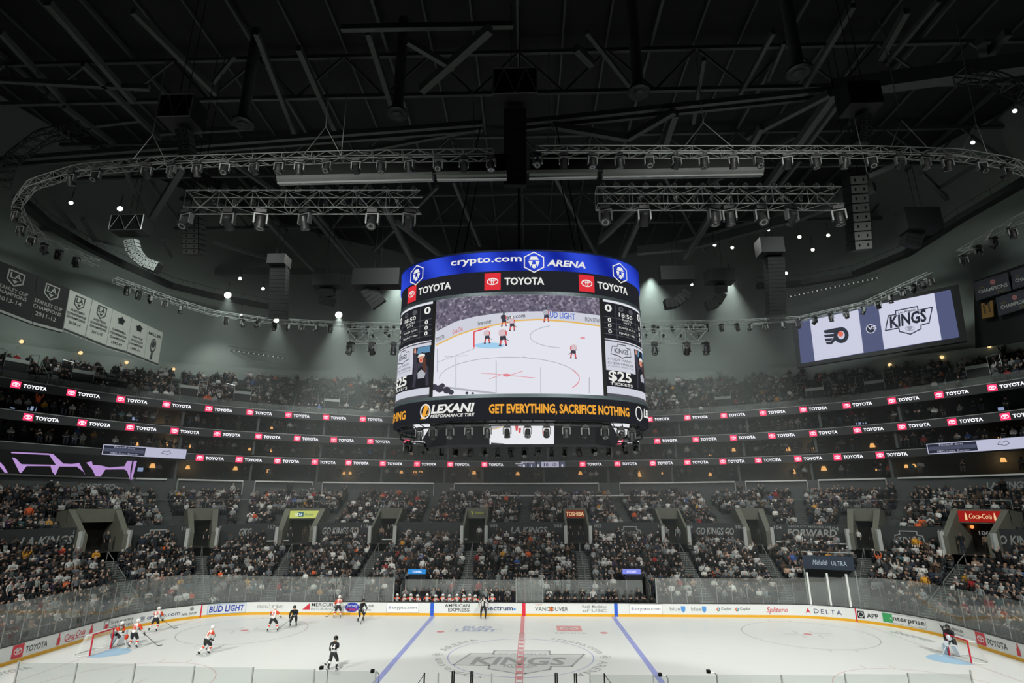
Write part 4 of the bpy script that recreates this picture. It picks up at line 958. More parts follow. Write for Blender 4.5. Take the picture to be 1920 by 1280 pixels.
# spectator poses: origin at the floor under the seat front, facing -y.   classes: 0 skin 1 hair 2 top 3 trousers 4 shoes
def spectator(pose, standing=False, arms='lap', lean=0., tw=0., hair='short', big=1.):
    f = Fig(); dz = 0
    if standing:
        pel = f.j((0, .05, .95), (.16, .13), c=3); hips = [(s*.1, .05, .88) for s in (-1, 1)]
        for s, h in zip((-1, 1), hips):
            a = f.j(h, .1, pel, 3); b = f.j((s*.12, .0, .5), .07, a, 3); d = f.j((s*.12, .07, .09), .05, b, 3); f.j((s*.13, -.12, .05), .045, d, 4)
        sh = 1.45; cy_ = .05+lean
    else:
        pel = f.j((0, .28, .52), (.18, .15), c=3)
        for s in (-1, 1):
            a = f.j((s*.1, .22, .52), .1, pel, 3); b = f.j((s*(.13+tw*.04), -.16, .54), .075, a, 3); d = f.j((s*.12, -.14, .1), .05, b, 3); f.j((s*.13, -.3, .05), .045, d, 4)
        sh = 1.02; cy_ = .3-lean
    mid = f.j((0, (.28+cy_)/2 if not standing else .05, (sh+(.95 if standing else .52))/2), (.165*big, .125*big), pel, 2)
    ch = f.j((0, cy_, sh-.06), (.175*big, .12*big), mid, 2)
    nk = f.j((0, cy_-.01, sh+.06), .055, ch, 0); h1 = f.j((tw*.03, cy_-.02, sh+.17), (.085, .1), nk, 0); h2 = f.j((tw*.03, cy_+.0, sh+.27), (.075, .09), h1, 1)
    if hair == 'long': f.j((tw*.03, cy_+.09, sh+.12), (.07, .04), h1, 1)
    for s in (-1, 1):
        up = arms == 'up' or (arms == 'one' and s > 0)
        S_ = f.j((s*.2*big, cy_, sh-.02), .07, ch, 2)
        if up: e = f.j((s*.3, cy_-.08, sh+.2), .048, S_, 2); w_ = f.j((s*.22, cy_-.12, sh+.46), .036, e, 0); hnd = f.j((s*.21, cy_-.14, sh+.56), (.045, .022), w_, 0)
        elif arms == 'clap': e = f.j((s*.26, cy_-.12, sh-.26), .05, S_, 2); w_ = f.j((s*.06, cy_-.33, sh-.1), .036, e, 0); hnd = f.j((s*.03, cy_-.38, sh-.02), (.02, .045), w_, 0)
        elif arms == 'cross': e = f.j((s*.27, cy_-.06, sh-.26), .05, S_, 2); w_ = f.j((-s*.02, cy_-.22, sh-.27), .04, e, 2); hnd = f.j((-s*.12, cy_-.2, sh-.25), .035, w_, 0)
        elif standing: e = f.j((s*.28, cy_+.02, sh-.3), .05, S_, 2); w_ = f.j((s*.26, cy_-.08, sh-.53), .036, e, 0); hnd = f.j((s*.26, cy_-.11, sh-.63), (.025, .045), w_, 0)
        else: e = f.j((s*.27, cy_-.02, sh-.28), .05, S_, 2); w_ = f.j((s*.14, -.02, .66), .038, e, 2); hnd = f.j((s*.1, -.1, .63), (.045, .024), w_, 0)
        if big > 1.02:                                              # fingers and a thumb for the nearer figures
            c0 = f.J[hnd][0]; d0 = (c0-f.J[w_][0]).normalized(); sd = Vector((d0.y, -d0.x, .01)).normalized()
            for k, (o_, L) in enumerate(((-.03, .06), (-.01, .075), (.012, .07), (.032, .055))): 
                f.j(c0+sd*o_*.9+d0*L, .009, hnd, 0)
            f.j(c0+sd*.05+d0*.01, .01, w_, 0)
    return f
POSES = [dict(arms='lap'), dict(arms='lap', lean=.12, tw=1, hair='long'), dict(arms='clap', lean=.05), dict(arms='cross', tw=-1), dict(arms='up', lean=.1, hair='long'), dict(arms='lap', lean=.02, tw=-1, hair='long'),
         dict(arms='one', tw=1), dict(arms='cross', lean=.18), dict(standing=True), dict(standing=True, arms='clap', hair='long'), dict(standing=True, arms='up')]
CROWD = []
for k, ps in enumerate(POSES):
    f = spectator(k, **ps); me = f.mesh(0); V, F = grab(me); bpy.data.meshes.remove(me)
    T = [(p[0], p[k_], p[k_+1]) for p in F for k_ in range(1, len(p)-1)]
    CROWD.append((V, np.array(T), f.classes(V)))
print('spectator verts', [len(c[0]) for c in CROWD])
def crowd_mat():
    m = bpy.data.materials.new('clothed_crowd'); m.use_nodes = True; nt = m.node_tree; b = nt.nodes['Principled BSDF']; b.inputs['Roughness'].default_value = .85; b.inputs['Specular IOR Level'].default_value = .2
    a = nt.nodes.new('ShaderNodeAttribute'); a.attribute_name = 'tint'; nt.links.new(a.outputs['Color'], b.inputs['Base Color']); return m
M_crowd = crowd_mat()
SKIN = [(178, 150, 134), (156, 126, 108), (188, 164, 148), (118, 90, 76), (88, 68, 58), (168, 140, 122)]
HAIR = [(24, 20, 18), (40, 30, 24), (70, 50, 34), (120, 92, 60), (18, 18, 20), (60, 60, 60), (220, 220, 216), (30, 30, 34)]
TOPS = [((28, 30, 32), 36), ((42, 46, 48), 18), ((60, 64, 66), 11), ((182, 184, 180), 7.5), ((128, 133, 132), 8), ((100, 104, 106), 6), ((210, 210, 204), 2), ((48, 54, 68), 3), ((76, 64, 54), 2), ((190, 138, 48), .8), ((140, 40, 44), .9), ((200, 92, 52), .8), ((62, 48, 72), .8), ((56, 88, 94), .4), ((164, 138, 118), .8), ((62, 92, 150), .3)]
TN = ['black', 'charcoal', 'dark grey', 'white', 'pale grey', 'grey', 'cream white', 'navy', 'brown', 'golden yellow', 'red', 'orange', 'purple', 'teal', 'tan', 'blue']
TW = np.array([t[1] for t in TOPS]); TW = TW/TW.sum()
PANT = [(20, 22, 26), (30, 34, 44), (44, 50, 62), (60, 56, 50), (16, 16, 16)]
def lin(L): return np.array([srgb(c) for c in L], np.float32)
SKl, HRl, TPl, PTl = lin(SKIN), lin(HAIR), lin([t[0] for t in TOPS]), lin(PANT)
def seats_of(R, kind):
    """every seat: (x, y, z, facing angle, q, row)"""
    out = []
    for k, (yc, z) in enumerate(R):
        q, L = arc_tab(round(yc+.42, 2)); lo, hi = np.interp(-51.5, q, L), np.interp(51.5, q, L)
        s = np.arange(lo, hi, .52); qq = np.interp(s, L, q); x, y = S(qq, yc+.42); x2, y2 = S(qq+.02, yc+.42); x1, y1 = S(qq-.02, yc+.42)
        ang = np.arctan2(y2-y1, x2-x1)
        ok = y > -8
        for L_, hw in ((AISLE_LOW if kind == 'low' else AISLE_UP if kind == 'up' else AISLE_MID, .75),):
            for a in L_:
                sa = np.interp(a, q, L); ok &= np.abs(s-sa) > (hw if kind != 'up' else .55)
        if kind == 'low' and k < 1: ok &= (qq < BENCH[0]-.6) | (qq > BENCH[1]+.6)
        if kind == 'low' and k < 3:
            for bx in TUNX: ok &= np.abs(x-bx) > 1.5
        if kind == 'low' and k < 5:
            ok &= np.hypot(x-BOOTH[0], y-BOOTH[1]) > (4.2 if k < 3 else 2.6)
        if kind == 'low' and k >= 11 or kind == 'mid' and k < 5:
            for p in PORT_Q: ok &= np.abs(qq-p) > PORT_W[p]+.45
        if kind == 'up': ok &= (yc < np.array([ymax(v) for v in qq])-.2)
        if kind == 'up' and k < 3:
            for p in UPP_Q: ok &= np.abs(s-np.interp(p, q, L)) > 1.1
        for i in np.nonzero(ok)[0]: out.append((x[i], y[i], z, ang[i], qq[i], k))
    return np.array(out)
AISLE_MID = [q_at(p, 33, 8) for p in (310, 455, 640, 805, 985, 1165, 1340, 1500, 1690)]
UPP_Q = [q_at(px, 41.5, 22.2) for px in (27, 153, 353, 455, 621, 785, 1165, 1355, 1530, 1640, 1835)]
TUNX = [U(781, 1100, y=17.0)[0], U(1190, 1100, y=17.0)[0]]
_bx, _by = rrect(bq(1557, 3), 2.8); BOOTH = (_bx[0], _by[0])
SE = {'low': seats_of(LOW, 'low'), 'mid': seats_of(MID, 'mid'), 'up': seats_of(UPR, 'up')}
print('seats', {k: len(v) for k, v in SE.items()})
# the 300 spectators that show largest: nearest to the camera inside the frame
def vis(row):
    px, py = proj((row[0], row[1], row[2]+1)); return 4 < px < 1916 and py < 1275
lowS = SE['low']; dist = np.hypot(lowS[:, 0]-CAM[0], lowS[:, 1]-CAM[1])
order = [i for i in np.argsort(dist) if vis(lowS[i])]
occ = RNG.random(len(lowS)) < .93
chosen = []
for i in order:
    if occ[i]: chosen.append(int(i))
    if len(chosen) == 300: break
chset = set(chosen)
# shared meshes for the individual spectators: one skin mesh per pose, tinted by material slots
def obj_mat(name, palette, rough=.85):
    """cloth or skin whose colour differs from person to person (object colour)"""
    m = bpy.data.materials.new(name); m.use_nodes = True; nt = m.node_tree; b = nt.nodes['Principled BSDF']; b.inputs['Roughness'].default_value = rough; b.inputs['Specular IOR Level'].default_value = .25
    oi = nt.nodes.new('ShaderNodeObjectInfo')
    if palette == 'object': nt.links.new(oi.outputs['Color'], b.inputs['Base Color'])
    else:
        cr = nt.nodes.new('ShaderNodeValToRGB'); cr.color_ramp.interpolation = 'CONSTANT'
        for k, c in enumerate(palette):
            e = cr.color_ramp.elements[k] if k < 2 else cr.color_ramp.elements.new(k/len(palette)); e.position = k/len(palette); e.color = (*srgb(c), 1)
        nt.links.new(oi.outputs['Random'], cr.inputs[0]); nt.links.new(cr.outputs[0], b.inputs['Base Color'])
    return m
PM = [obj_mat('person_skin', SKIN, .6), obj_mat('person_hair', HAIR), obj_mat('person_top', 'object'), obj_mat('person_trousers', PANT), mat('shoes_dark', (24, 24, 26), .6)]
PMESH = []
for k, ps in enumerate(POSES):
    f = spectator(k, big=1.05, **ps); me = f.mesh(1, 'person')
    V, F = grab(me); cl = f.classes(V)
    for m_ in PM: me.materials.append(m_)
    mi = np.array([np.bincount(cl[list(p)], minlength=5).argmax() for p in F], np.int32); me.polygons.foreach_set('material_index', mi); me.shade_smooth()
    PMESH.append(me)
# face details as one small child: nose and ears are part of the head
seat_b = MB(); seat_b.box((0, .24, .43), (.46, .42, .07)); seat_b.box((0, .46, .68), (.46, .06, .48), 0, Matrix.Rotation(-.15, 3, 'X')); seat_b.box((-.25, .25, .35), (.04, .35, .5)); seat_b.box((.25, .25, .35), (.04, .35, .5)); seat_b.box((0, .3, .2), (.06, .1, .4))
M_seat = mat('seat_dark_plastic', (44, 48, 52), .5)
seat_o = seat_b.build('stadium_seat', M_seat); seat_me = seat_o.data; bpy.data.objects.remove(seat_o)
POSN = ['hands resting in the lap', 'leaning in with long hair', 'clapping hands together', 'arms folded', 'both arms raised', 'long hair, hands resting in the lap', 'one arm raised', 'leaning forward, arms folded', 'standing with arms down', 'standing and clapping', 'standing with both arms raised']
chosen.sort(key=lambda i: (lowS[i][5], lowS[i][4]))
rank = {}
for i in chosen:
    x, y, z, a, q, k = lowS[i]; side = 'left' if x < 0 else 'right'; key = (side, int(k)); rank.setdefault(key, []).append(i)
for (side, k), L in rank.items():
    L.sort(key=lambda i: dist[i])
    for n, i in enumerate(L):
        x, y, z, a, q, _ = lowS[i]
        v = int(RNG.choice(len(POSES), p=[.26, .13, .06, .1, .02, .17, .02, .1, .06, .05, .03])); t = int(RNG.choice(len(TOPS), p=TW))
        o = bpy.data.objects.new('person', PMESH[v]); C.objects.link(o); o.location = (x, y, z+.012); o.rotation_euler = (0, 0, a+RNG.normal(0, .15)); s_ = RNG.normal(1, .04); o.scale = (s_, s_, s_)
        o.color = (*TPl[t], 1)
        tag(o, f'spectator in {TN[t]}, {ORD[k]} row behind the {side} end glass, {ORD[n]} from camera', 'person', 'spectators in the nearest rows behind the end glass')
        if len(o['label'].split()) > 16: o['label'] = f'spectator in {TN[t]}, {ORD[k]} row behind the {side} glass, {ORD[n]} from the camera'
        so = bpy.data.objects.new('stadium_seat', seat_me); C.objects.link(so); so.location = (x, y, z+.012); so.rotation_euler = (0, 0, a)
        tag(so, f'dark stadium seat, {ORD[k]} row behind the {side} end glass, {ORD[n]} from the camera', 'seat', 'stadium seats of the nearest rows')
# everyone else: one crowd per tier
def crowd(name, kind, label, fill, skip=()):
    Sx = SE[kind]; n = len(Sx); pick = (RNG.random(n) < fill)
    if kind == 'low': pick = occ.copy(); pick[list(skip)] = False
    idx = np.nonzero(pick)[0]; var = RNG.choice(len(POSES), n, p=[.28, .14, .06, .1, .015, .18, .015, .11, .05, .03, .02])
    Vs, Fs, Cs = [], [], []; off = 0
    for v in range(len(POSES)):
        I = idx[var[idx] == v]
        if not len(I): continue
        V, T, cl = CROWD[v]; m = len(V); R = Sx[I]; a = R[:, 3]+RNG.normal(0, .2, len(I)); s_ = RNG.normal(1, .05, len(I))
        ca, sa = np.cos(a)[:, None], np.sin(a)[:, None]
        X = (V[None, :, 0]*ca-V[None, :, 1]*sa)*s_[:, None]+R[:, 0:1]+RNG.normal(0, .04, (len(I), 1)); Y = (V[None, :, 0]*sa+V[None, :, 1]*ca)*s_[:, None]+R[:, 1:2]; Z = V[None, :, 2]*s_[:, None]+R[:, 2:3]+.012
        Vs.append(np.stack([X, Y, Z], -1).reshape(-1, 3)); Fs.append((T[None]+(np.arange(len(I))*m)[:, None, None]+off).reshape(-1, 3)); off += m*len(I)
        col = np.stack([SKl[RNG.integers(0, len(SKIN), len(I))], HRl[RNG.integers(0, len(HAIR), len(I))], TPl[RNG.choice(len(TOPS), len(I), p=TW)]*RNG.uniform(.8, 1.15, (len(I), 1)), PTl[RNG.integers(0, len(PANT), len(I))], np.tile(srgb((24, 24, 26)), (len(I), 1))], 1)
        Cs.append(col[:, cl].reshape(-1, 3))
    o = np_mesh(name, np.concatenate(Vs), np.concatenate(Fs), [M_crowd], col=np.clip(np.concatenate(Cs), 0, 1)); tag(o, label, 'crowd', kind='stuff')
crowd('crowd', 'low', 'dense crowd of seated spectators filling the lower stand', 0, chosen)
crowd('crowd', 'mid', 'dense crowd of seated spectators in the middle stand behind the black banner wall', .86)
crowd('crowd', 'up', 'dim crowd of seated spectators in the upper stand under the roof', .85)
# people in the suites
Sx = []
for lv, z in enumerate((12.2, 14.95, 17.8)):
    for yc in (39.4, 40.6):
        q, L = arc_tab(yc)
        for s_ in np.arange(np.interp(-50, q, L), np.interp(50, q, L), .75):
            if RNG.random() < (.6 if lv else .25): qq = np.interp(s_, L, q); p = S3(qq, yc, z); p2 = S3(qq+.02, yc, z); Sx.append((p[0], p[1], z+(yc-39.4)*.3, math.atan2(p2[1]-p[1], p2[0]-p[0]), qq, 0))
SE['suite'] = np.array(Sx); crowd('crowd', 'suite', 'dim guests sitting in the suites between the ribbon displays', 1.0)
# seats behind the crowd
def seat_rows(kind, skip=()):
    V = np.array([v.co[:] for v in seat_me.vertices], np.float32); F = np.array([p.vertices[:] for p in seat_me.polygons]); R = np.delete(SE[kind], list(skip), 0) if len(skip) else SE[kind]
    ca, sa = np.cos(R[:, 3])[:, None], np.sin(R[:, 3])[:, None]
    X = V[None, :, 0]*ca-V[None, :, 1]*sa+R[:, 0:1]; Y = V[None, :, 0]*sa+V[None, :, 1]*ca+R[:, 1:2]; Z = V[None, :, 2]+R[:, 2:3]+.012
    o = np_mesh('stadium_seats', np.stack([X, Y, Z], -1).reshape(-1, 3), (F[None]+(np.arange(len(R))*len(V))[:, None, None]).reshape(-1, 4), [M_seat])
    tag(o, {'low': 'rows of dark seats under the crowd of the lower stand', 'mid': 'rows of dark seats under the crowd of the middle stand', 'up': 'rows of dark seats under the crowd of the upper stand'}[kind], 'seats', kind='stuff')
seat_rows('low', chosen); seat_rows('mid'); seat_rows('up')
# ================================================================== CENTRE-HUNG SCOREBOARD
SBA, SBB, SBN, SBX = 8.75, 5.3, 2.25, 0.05
_th = np.linspace(-PI, PI, 1441)
def _sb_xy(th, off=0.):
    c, s = np.sin(th), -np.cos(th); return SBX+(SBA+off)*np.sign(c)*np.abs(c)**(2/SBN), (SBB+off)*np.sign(s)*np.abs(s)**(2/SBN)
_x, _y = _sb_xy(_th); _L = np.concatenate([[0], np.cumsum(np.hypot(np.diff(_x), np.diff(_y)))]); _L -= np.interp(0, _th, _L); SBLEN = _L[-1]-_L[0]
def sb(a, z, off=0.):
    """point on the scoreboard wall: a = arc length to the right of its front middle"""
    th = np.interp(a, _L, _th); x, y = _sb_xy(th, off); return (float(x), float(y), z)
def sb_hit(px, py, off=0.):
    """photo position -> (a, z) on the scoreboard wall"""
    d = ray(px, py); best = None; A = np.linspace(-13, 13, 521)
    th = np.interp(A, _L, _th); x, y = _sb_xy(th, off)
    cr = (x-CAM[0])*d[1]-(y-CAM[1])*d[0]
    for i in range(len(A)-1):
        if cr[i]*cr[i+1] <= 0:
            f = cr[i]/(cr[i]-cr[i+1]+1e-12); a = A[i]+f*(A[i+1]-A[i]); xx = x[i]+f*(x[i+1]-x[i]); yy = y[i]+f*(y[i+1]-y[i]); t = ((xx-CAM[0])*d[0]+(yy-CAM[1])*d[1])/(d[0]**2+d[1]**2)
            if best is None or t < best[2]: best = (a, CAM[2]+t*d[2], t)
    return best[:2] if best else (0, 0)
def zf(X, Y): return 730+X*.3125, 460+Y*.3125          # coordinates measured on an enlarged detail of the photo
def sz(Y): return sb_hit(975, 460+Y*.3125)[1]
Z_top, Z_b1, Z_b2, Z_m1, Z_m0, Z_l1, Z_l0 = sz(40), sz(152), sz(278), sz(296), sz(890), sz(912), sz(1042)
def sbf(X, Y, off=.03):
    a0, z0 = sb_hit(*zf(X, Y), off); return lambda x, y: sb(a0+x, z0+y, off)
def sbw(X0, X1, Y): return abs(sb_hit(*zf(X1, Y))[0]-sb_hit(*zf(X0, Y))[0])
def sb_ring(name, z0, z1, m, off=0., a0=None, a1=None, inn=.5):
    m_ = MB(); A = np.linspace(_L[0] if a0 is None else a0, _L[-1] if a1 is None else a1, 120 if a0 is None else 24)
    o = [sb(a, z0, off) for a in A]; t = [sb(a, z1, off) for a in A]; oi = [sb(a, z0, off-inn) for a in A]; ti = [sb(a, z1, off-inn) for a in A]
    m_.grid([oi, o, t, ti]); return m_.build(name, m, SBE)
SBE = empty('scoreboard', (SBX, 0, Z_l0), 'huge oval video scoreboard with a blue top band hanging over centre ice', 'scoreboard')
def blue_mat():
    m = bpy.data.materials.new('led_royal_blue'); m.use_nodes = True; nt = m.node_tree; nt.nodes.clear(); o = nt.nodes.new('ShaderNodeOutputMaterial'); e = nt.nodes.new('ShaderNodeEmission')
    tc = nt.nodes.new('ShaderNodeTexCoord'); w_ = nt.nodes.new('ShaderNodeTexWave'); w_.inputs['Scale'].default_value = .11; w_.inputs['Distortion'].default_value = 2; mp = nt.nodes.new('ShaderNodeMapping'); mp.inputs['Rotation'].default_value = (0, .5, 0)
    cr = nt.nodes.new('ShaderNodeValToRGB'); cr.color_ramp.elements[0].color = (*srgb((22, 38, 150)), 1); cr.color_ramp.elements[1].color = (*srgb((48, 76, 214)), 1)
    nt.links.new(tc.outputs['Object'], mp.inputs[0]); nt.links.new(mp.outputs[0], w_.inputs[0]); nt.links.new(w_.outputs['Fac'], cr.inputs[0]); nt.links.new(cr.outputs[0], e.inputs[0]); nt.links.new(e.outputs[0], o.inputs[0]); m.cycles.emission_sampling = 'NONE'; return m
def screen_mat():
    """picture of the ice on the big display: a bright bluish white with faint variation"""
    m = led('display_ice_white', (226, 227, 236), 1.0, True); return m
S_w = screen_mat(); S_dark = led('display_dark', (36, 37, 42)); S_txt = led('display_text_white', (232, 232, 228), 1.0); S_red = led('display_red', (222, 52, 62)); S_org = led('display_amber', (240, 168, 60)); S_yel = led('display_yellow', (228, 184, 96))
S_grey = led('display_grey', (84, 86, 92)); S_lgrey = led('display_pale_grey', (176, 178, 188)); S_pb = led('display_pale_blue', (160, 206, 236)); S_blue = led('display_blue', (60, 98, 196)); S_board = led('display_board', (206, 208, 220)); S_skin = led('display_skin', (206, 148, 128)); S_pred = led('display_player_red', (206, 90, 92)); S_pur = led('display_slate', (64, 62, 74)); S_pink = led('display_pink', (226, 178, 190)); S_brown = led('display_brown', (92, 60, 50))
sb_ring('top_band', Z_b1, Z_top, blue_mat(), .12); sb_ring('band_trim', Z_top, Z_top+.12, mat('scoreboard_trim', (70, 92, 150), .4), .16)
sb_ring('upper_ribbon', Z_b2, Z_b1, S_dark, .04); sb_ring('band_trim', Z_m1, Z_b2, mat('scoreboard_grey_trim', (96, 110, 114), .4, .3), .08)
sb_ring('band_trim', Z_l1, Z_m0, MATS['scoreboard_grey_trim'], .08); sb_ring('lower_ribbon', Z_l0, Z_l1, S_dark, .1)
aL, aR = sb_hit(*zf(268, 600))[0], sb_hit(*zf(1280, 600))[0]; aLL, aRR = sb_hit(*zf(70, 600))[0]-.3, sb_hit(*zf(1497, 700))[0]+.0
sb_ring('main_screen', Z_m0, Z_m1, S_w, 0, aL, aR); 
# upper lettering
def sblet(txt, X0, X1, Yb, cap, m, off=.05, name='lettering', **kw):
    m_ = MB(); f = sbf(X0, Yb, off); w_ = sbw(X0, X1, Yb); lettering(m_, txt, cap, f, width=w_, **kw); m_.build(name, m, SBE)
cap1 = (Z_top-Z_b1)*.36
sblet('crypto.com', 368, 785, 122, cap1, S_txt, .15, bold=.02); sblet('ARENA', 945, 1172, 122, cap1*.92, S_txt, .15, bold=.03, shear=.18)
for X, Y, r in ((868, 100, .72), (162, 177, .72), (1386, 165, .72), ): m_ = MB(); f = sbf(X, Y, .16); hexlogo(m_, 0, 0, r, f, 0); m_.build('emblem', S_txt, SBE)
zb = (Z_b1+Z_b2)/2
for X0, X1, T0, T1, Y in ((117, 165, 180, 372, 292), (573, 669, 692, 928, 220), (1135, 1226, 1244, 1420, 236)):
    a0, a1 = sb_hit(*zf(X0, Y))[0], sb_hit(*zf(X1, Y))[0]; h = (Z_b1-Z_b2)*.4; f = lambda x, y: sb(a0+x, zb+y, .06); g = lambda x, y: sb(a0+x, zb+y, .08)
    m_ = MB(); rectp(m_, 0, -h, a1-a0, h, f, 0, 3); three_ellipse(m_, (a1-a0)/2, 0, (a1-a0)*.72, g, 1); m_.build('emblem', [S_red, S_txt], SBE)
    b0, b1 = sb_hit(*zf(T0, Y))[0], sb_hit(*zf(T1, Y))[0]; m_ = MB(); lettering(m_, 'TOYOTA', (Z_b1-Z_b2)*.34, lambda x, y: sb(b0+x, zb-(Z_b1-Z_b2)*.17+y, .07), width=b1-b0, bold=.03); m_.build('lettering', S_txt, SBE)
# lower ribbon
zl = (Z_l1+Z_l0)/2; hl = Z_l1-Z_l0
def low(txt, X0, X1, y0, cap, m, **kw):
    b1 = sb_hit(*zf(X1, 985), .1)[0]; b0 = sb_hit(*zf(X0, 985), .1)[0] if X0 > 60 else b1-3.2; m_ = MB(); lettering(m_, txt, hl*cap, lambda x, y: sb(b0+x, zl+hl*y0+y, .13), width=b1-b0, **kw); m_.build('lettering', m, SBE)
low('LEXANI', 252, 512, -.12, .4, S_txt, bold=.04, shear=.2); low('PERFORMANCE TIRE', 250, 512, -.34, .15, S_txt, bold=.02, shear=.2); low('GET EVERYTHING, SACRIFICE NOTHING', 598, 1436, -.22, .42, S_org, bold=.035)
low('NOTHING', 30, 102, -.25, .42, S_org, bold=.03)
b0 = sb_hit(*zf(218, 985), .1)[0]; m_ = MB(); ff = lambda x, y: sb(b0+x, zl+y, .13); ringp(m_, 0, 0, hl*.3, hl*.36, hl*.07, ff, 0); poly(m_, [(-.35, -hl*.36), (-.05, -hl*.36), (.25, hl*.3), (-.05, hl*.3)], ff, 1); ringp(m_, .06, -hl*.02, hl*.16, hl*.2, hl*.05, ff, 1); m_.build('emblem', [S_txt, S_org], SBE)
b1_ = sb_hit(*zf(1497, 1020), .1)[0]; m_ = MB(); ff = lambda x, y: sb(b1_+x, zl+y, .13); ringp(m_, 0, 0, hl*.3, hl*.36, hl*.07, ff, 0); lettering(m_, 'LEX', hl*.4, ff, x0=.6, y0=-hl*.1, bold=.04, shear=.2); m_.build('emblem', [S_txt, S_org], SBE)
# ---- the game picture
def P2(X, Y, off): a, z = sb_hit(*zf(X, Y), off); z = min(max(z, Z_m0+.02), Z_m1-.02); return sb(a, z, off)
def band(m_, xs, top, bot, off, mt=0):
    T = [P2(x, np.interp(x, *zip(*top)), off) for x in xs]; B = [P2(x, np.interp(x, *zip(*bot)), off) for x in xs]; m_.grid([B, T], mt)
def crowd_screen():
    m = bpy.data.materials.new('display_crowd'); m.use_nodes = True; nt = m.node_tree; nt.nodes.clear(); o = nt.nodes.new('ShaderNodeOutputMaterial'); e = nt.nodes.new('ShaderNodeEmission'); v = nt.nodes.new('ShaderNodeTexVoronoi'); v.inputs['Scale'].default_value = 7
    tc = nt.nodes.new('ShaderNodeTexCoord'); cr = nt.nodes.new('ShaderNodeValToRGB'); cr.color_ramp.elements[0].color = (*srgb((84, 80, 96)), 1); cr.color_ramp.elements[0].position = .2; cr.color_ramp.elements[1].color = (*srgb((182, 176, 188)), 1)
    e2 = cr.color_ramp.elements.new(.7); e2.color = (*srgb((118, 112, 130)), 1)
    nt.links.new(tc.outputs['Object'], v.inputs['Vector']); nt.links.new(v.outputs['Color'], cr.inputs[0]); nt.links.new(cr.outputs[0], e.inputs[0]); nt.links.new(e.outputs[0], o.inputs[0]); m.cycles.emission_sampling = 'NONE'; return m
xs = np.linspace(282, 1262, 40)
cb = [(275, 520), (400, 455), (520, 425), (640, 408), (760, 398), (900, 395), (1100, 400), (1270, 420)]; bb = [(275, 605), (400, 545), (500, 510), (640, 480), (760, 455), (900, 448), (1100, 465), (1270, 488)]
m_ = MB(); band(m_, xs, [(0, 250), (1500, 250)], cb, .03); m_.build('screen_crowd', crowd_screen(), SBE)
m_ = MB(); band(m_, xs, cb, bb, .03, 0); bb2 = [(x, y-9) for x, y in bb]; band(m_, xs, bb2, bb, .05, 1)
for X0, X1, t, dy in ((280, 330, 'TOYOTA', 0), (378, 440, 'Coca-Cola', 0), (530, 612, 'Save money', 0), (705, 815, 'pto.com', 0), (945, 1115, 'BUD LIGHT', 0), (1175, 1262, 'IRON BOW', 0)):
    Y = np.interp((X0+X1)/2, *zip(*bb)); Y0, Y1 = np.interp(X0, *zip(*bb)), np.interp(X1, *zip(*bb)); a0, z0 = sb_hit(*zf(X0, Y0-22), .05); a1, z1 = sb_hit(*zf(X1, Y1-22), .05)
    lettering(m_, t, .3 if t != 'BUD LIGHT' else .42, lambda x, y: sb(a0+x, z0+(z1-z0)*x/(a1-a0)+y, .05), width=a1-a0, mat=2 if 'B' in t[0] else (3 if 'C' in t[0] else 4), bold=.015)
m_.build('screen_boards', [S_board, S_yel, S_blue, S_pred, S_grey], SBE)
def pline(m_, pts, w_, mt, off=.05):
    for (x0, y0), (x1, y1) in zip(pts[:-1], pts[1:]):
        n = max(1, int(math.hypot(x1-x0, y1-y0)/60)); dx, dy = x1-x0, y1-y0; L = math.hypot(dx, dy) or 1; nx, ny = -dy/L*w_/2, dx/L*w_/2
        for k in range(n):
            p, q = (x0+dx*k/n, y0+dy*k/n), (x0+dx*(k+1)/n, y0+dy*(k+1)/n); m_.add([P2(p[0]+nx, p[1]+ny, off), P2(q[0]+nx, q[1]+ny, off), P2(q[0]-nx, q[1]-ny, off), P2(p[0]-nx, p[1]-ny, off)], [(0, 1, 2, 3)], mt)
def arcpts(cx, cyy, rx, ry, a0, a1, n=24): return [(cx+rx*math.cos(a0+(a1-a0)*k/n), cyy+ry*math.sin(a0+(a1-a0)*k/n)) for k in range(n+1)]
m_ = MB()
pline(m_, arcpts(1060, 545, 215, 70, PI*.55, PI*1.35), 4, 0); pline(m_, arcpts(720, 800, 420, 130, PI, 2*PI), 4, 1); pline(m_, arcpts(800, 800, 340, 110, -.5, .5), 5, 2)
pline(m_, [(290, 700), (520, 615)], 3, 1)
for x0, y0, x1, y1 in ((550, 765, 680, 775), (720, 780, 880, 795), (600, 800, 690, 770), (730, 775, 800, 755), (330, 668, 470, 660), (800, 668, 960, 692)): pline(m_, [(x0, y0), (x1, y1)], 3, 2 if y0 > 740 else 1)
for x, y0, y1 in ((400, 670, 852), (641, 690, 886), (909, 730, 886), (1200, 790, 886), (288, 620, 760)): pline(m_, [(x, y0), (x, y1)], 5, 3, .06)
P = [P2(705+24*math.cos(t), 778+9*math.sin(t), .05) for t in np.linspace(0, -2*PI, 12)[:-1]]; m_.add(P, [tuple(range(11))], 2); P = [P2(1160+16*math.cos(t), 555+4*math.sin(t), .05) for t in np.linspace(0, -2*PI, 12)[:-1]]; m_.add(P, [tuple(range(11))], 2)
P = [P2(600+90*math.cos(t), 600+18*math.sin(t), .045) for t in np.linspace(0, -2*PI, 16)[:-1]]; m_.add(P, [tuple(range(15))], 4)
pline(m_, [(508, 612), (508, 518), (600, 490)], 7, 5); m_.build('screen_ice_lines', [S_lgrey, S_lgrey, led('display_pink_red', (226, 130, 142)), S_lgrey, S_pb, S_red], SBE)
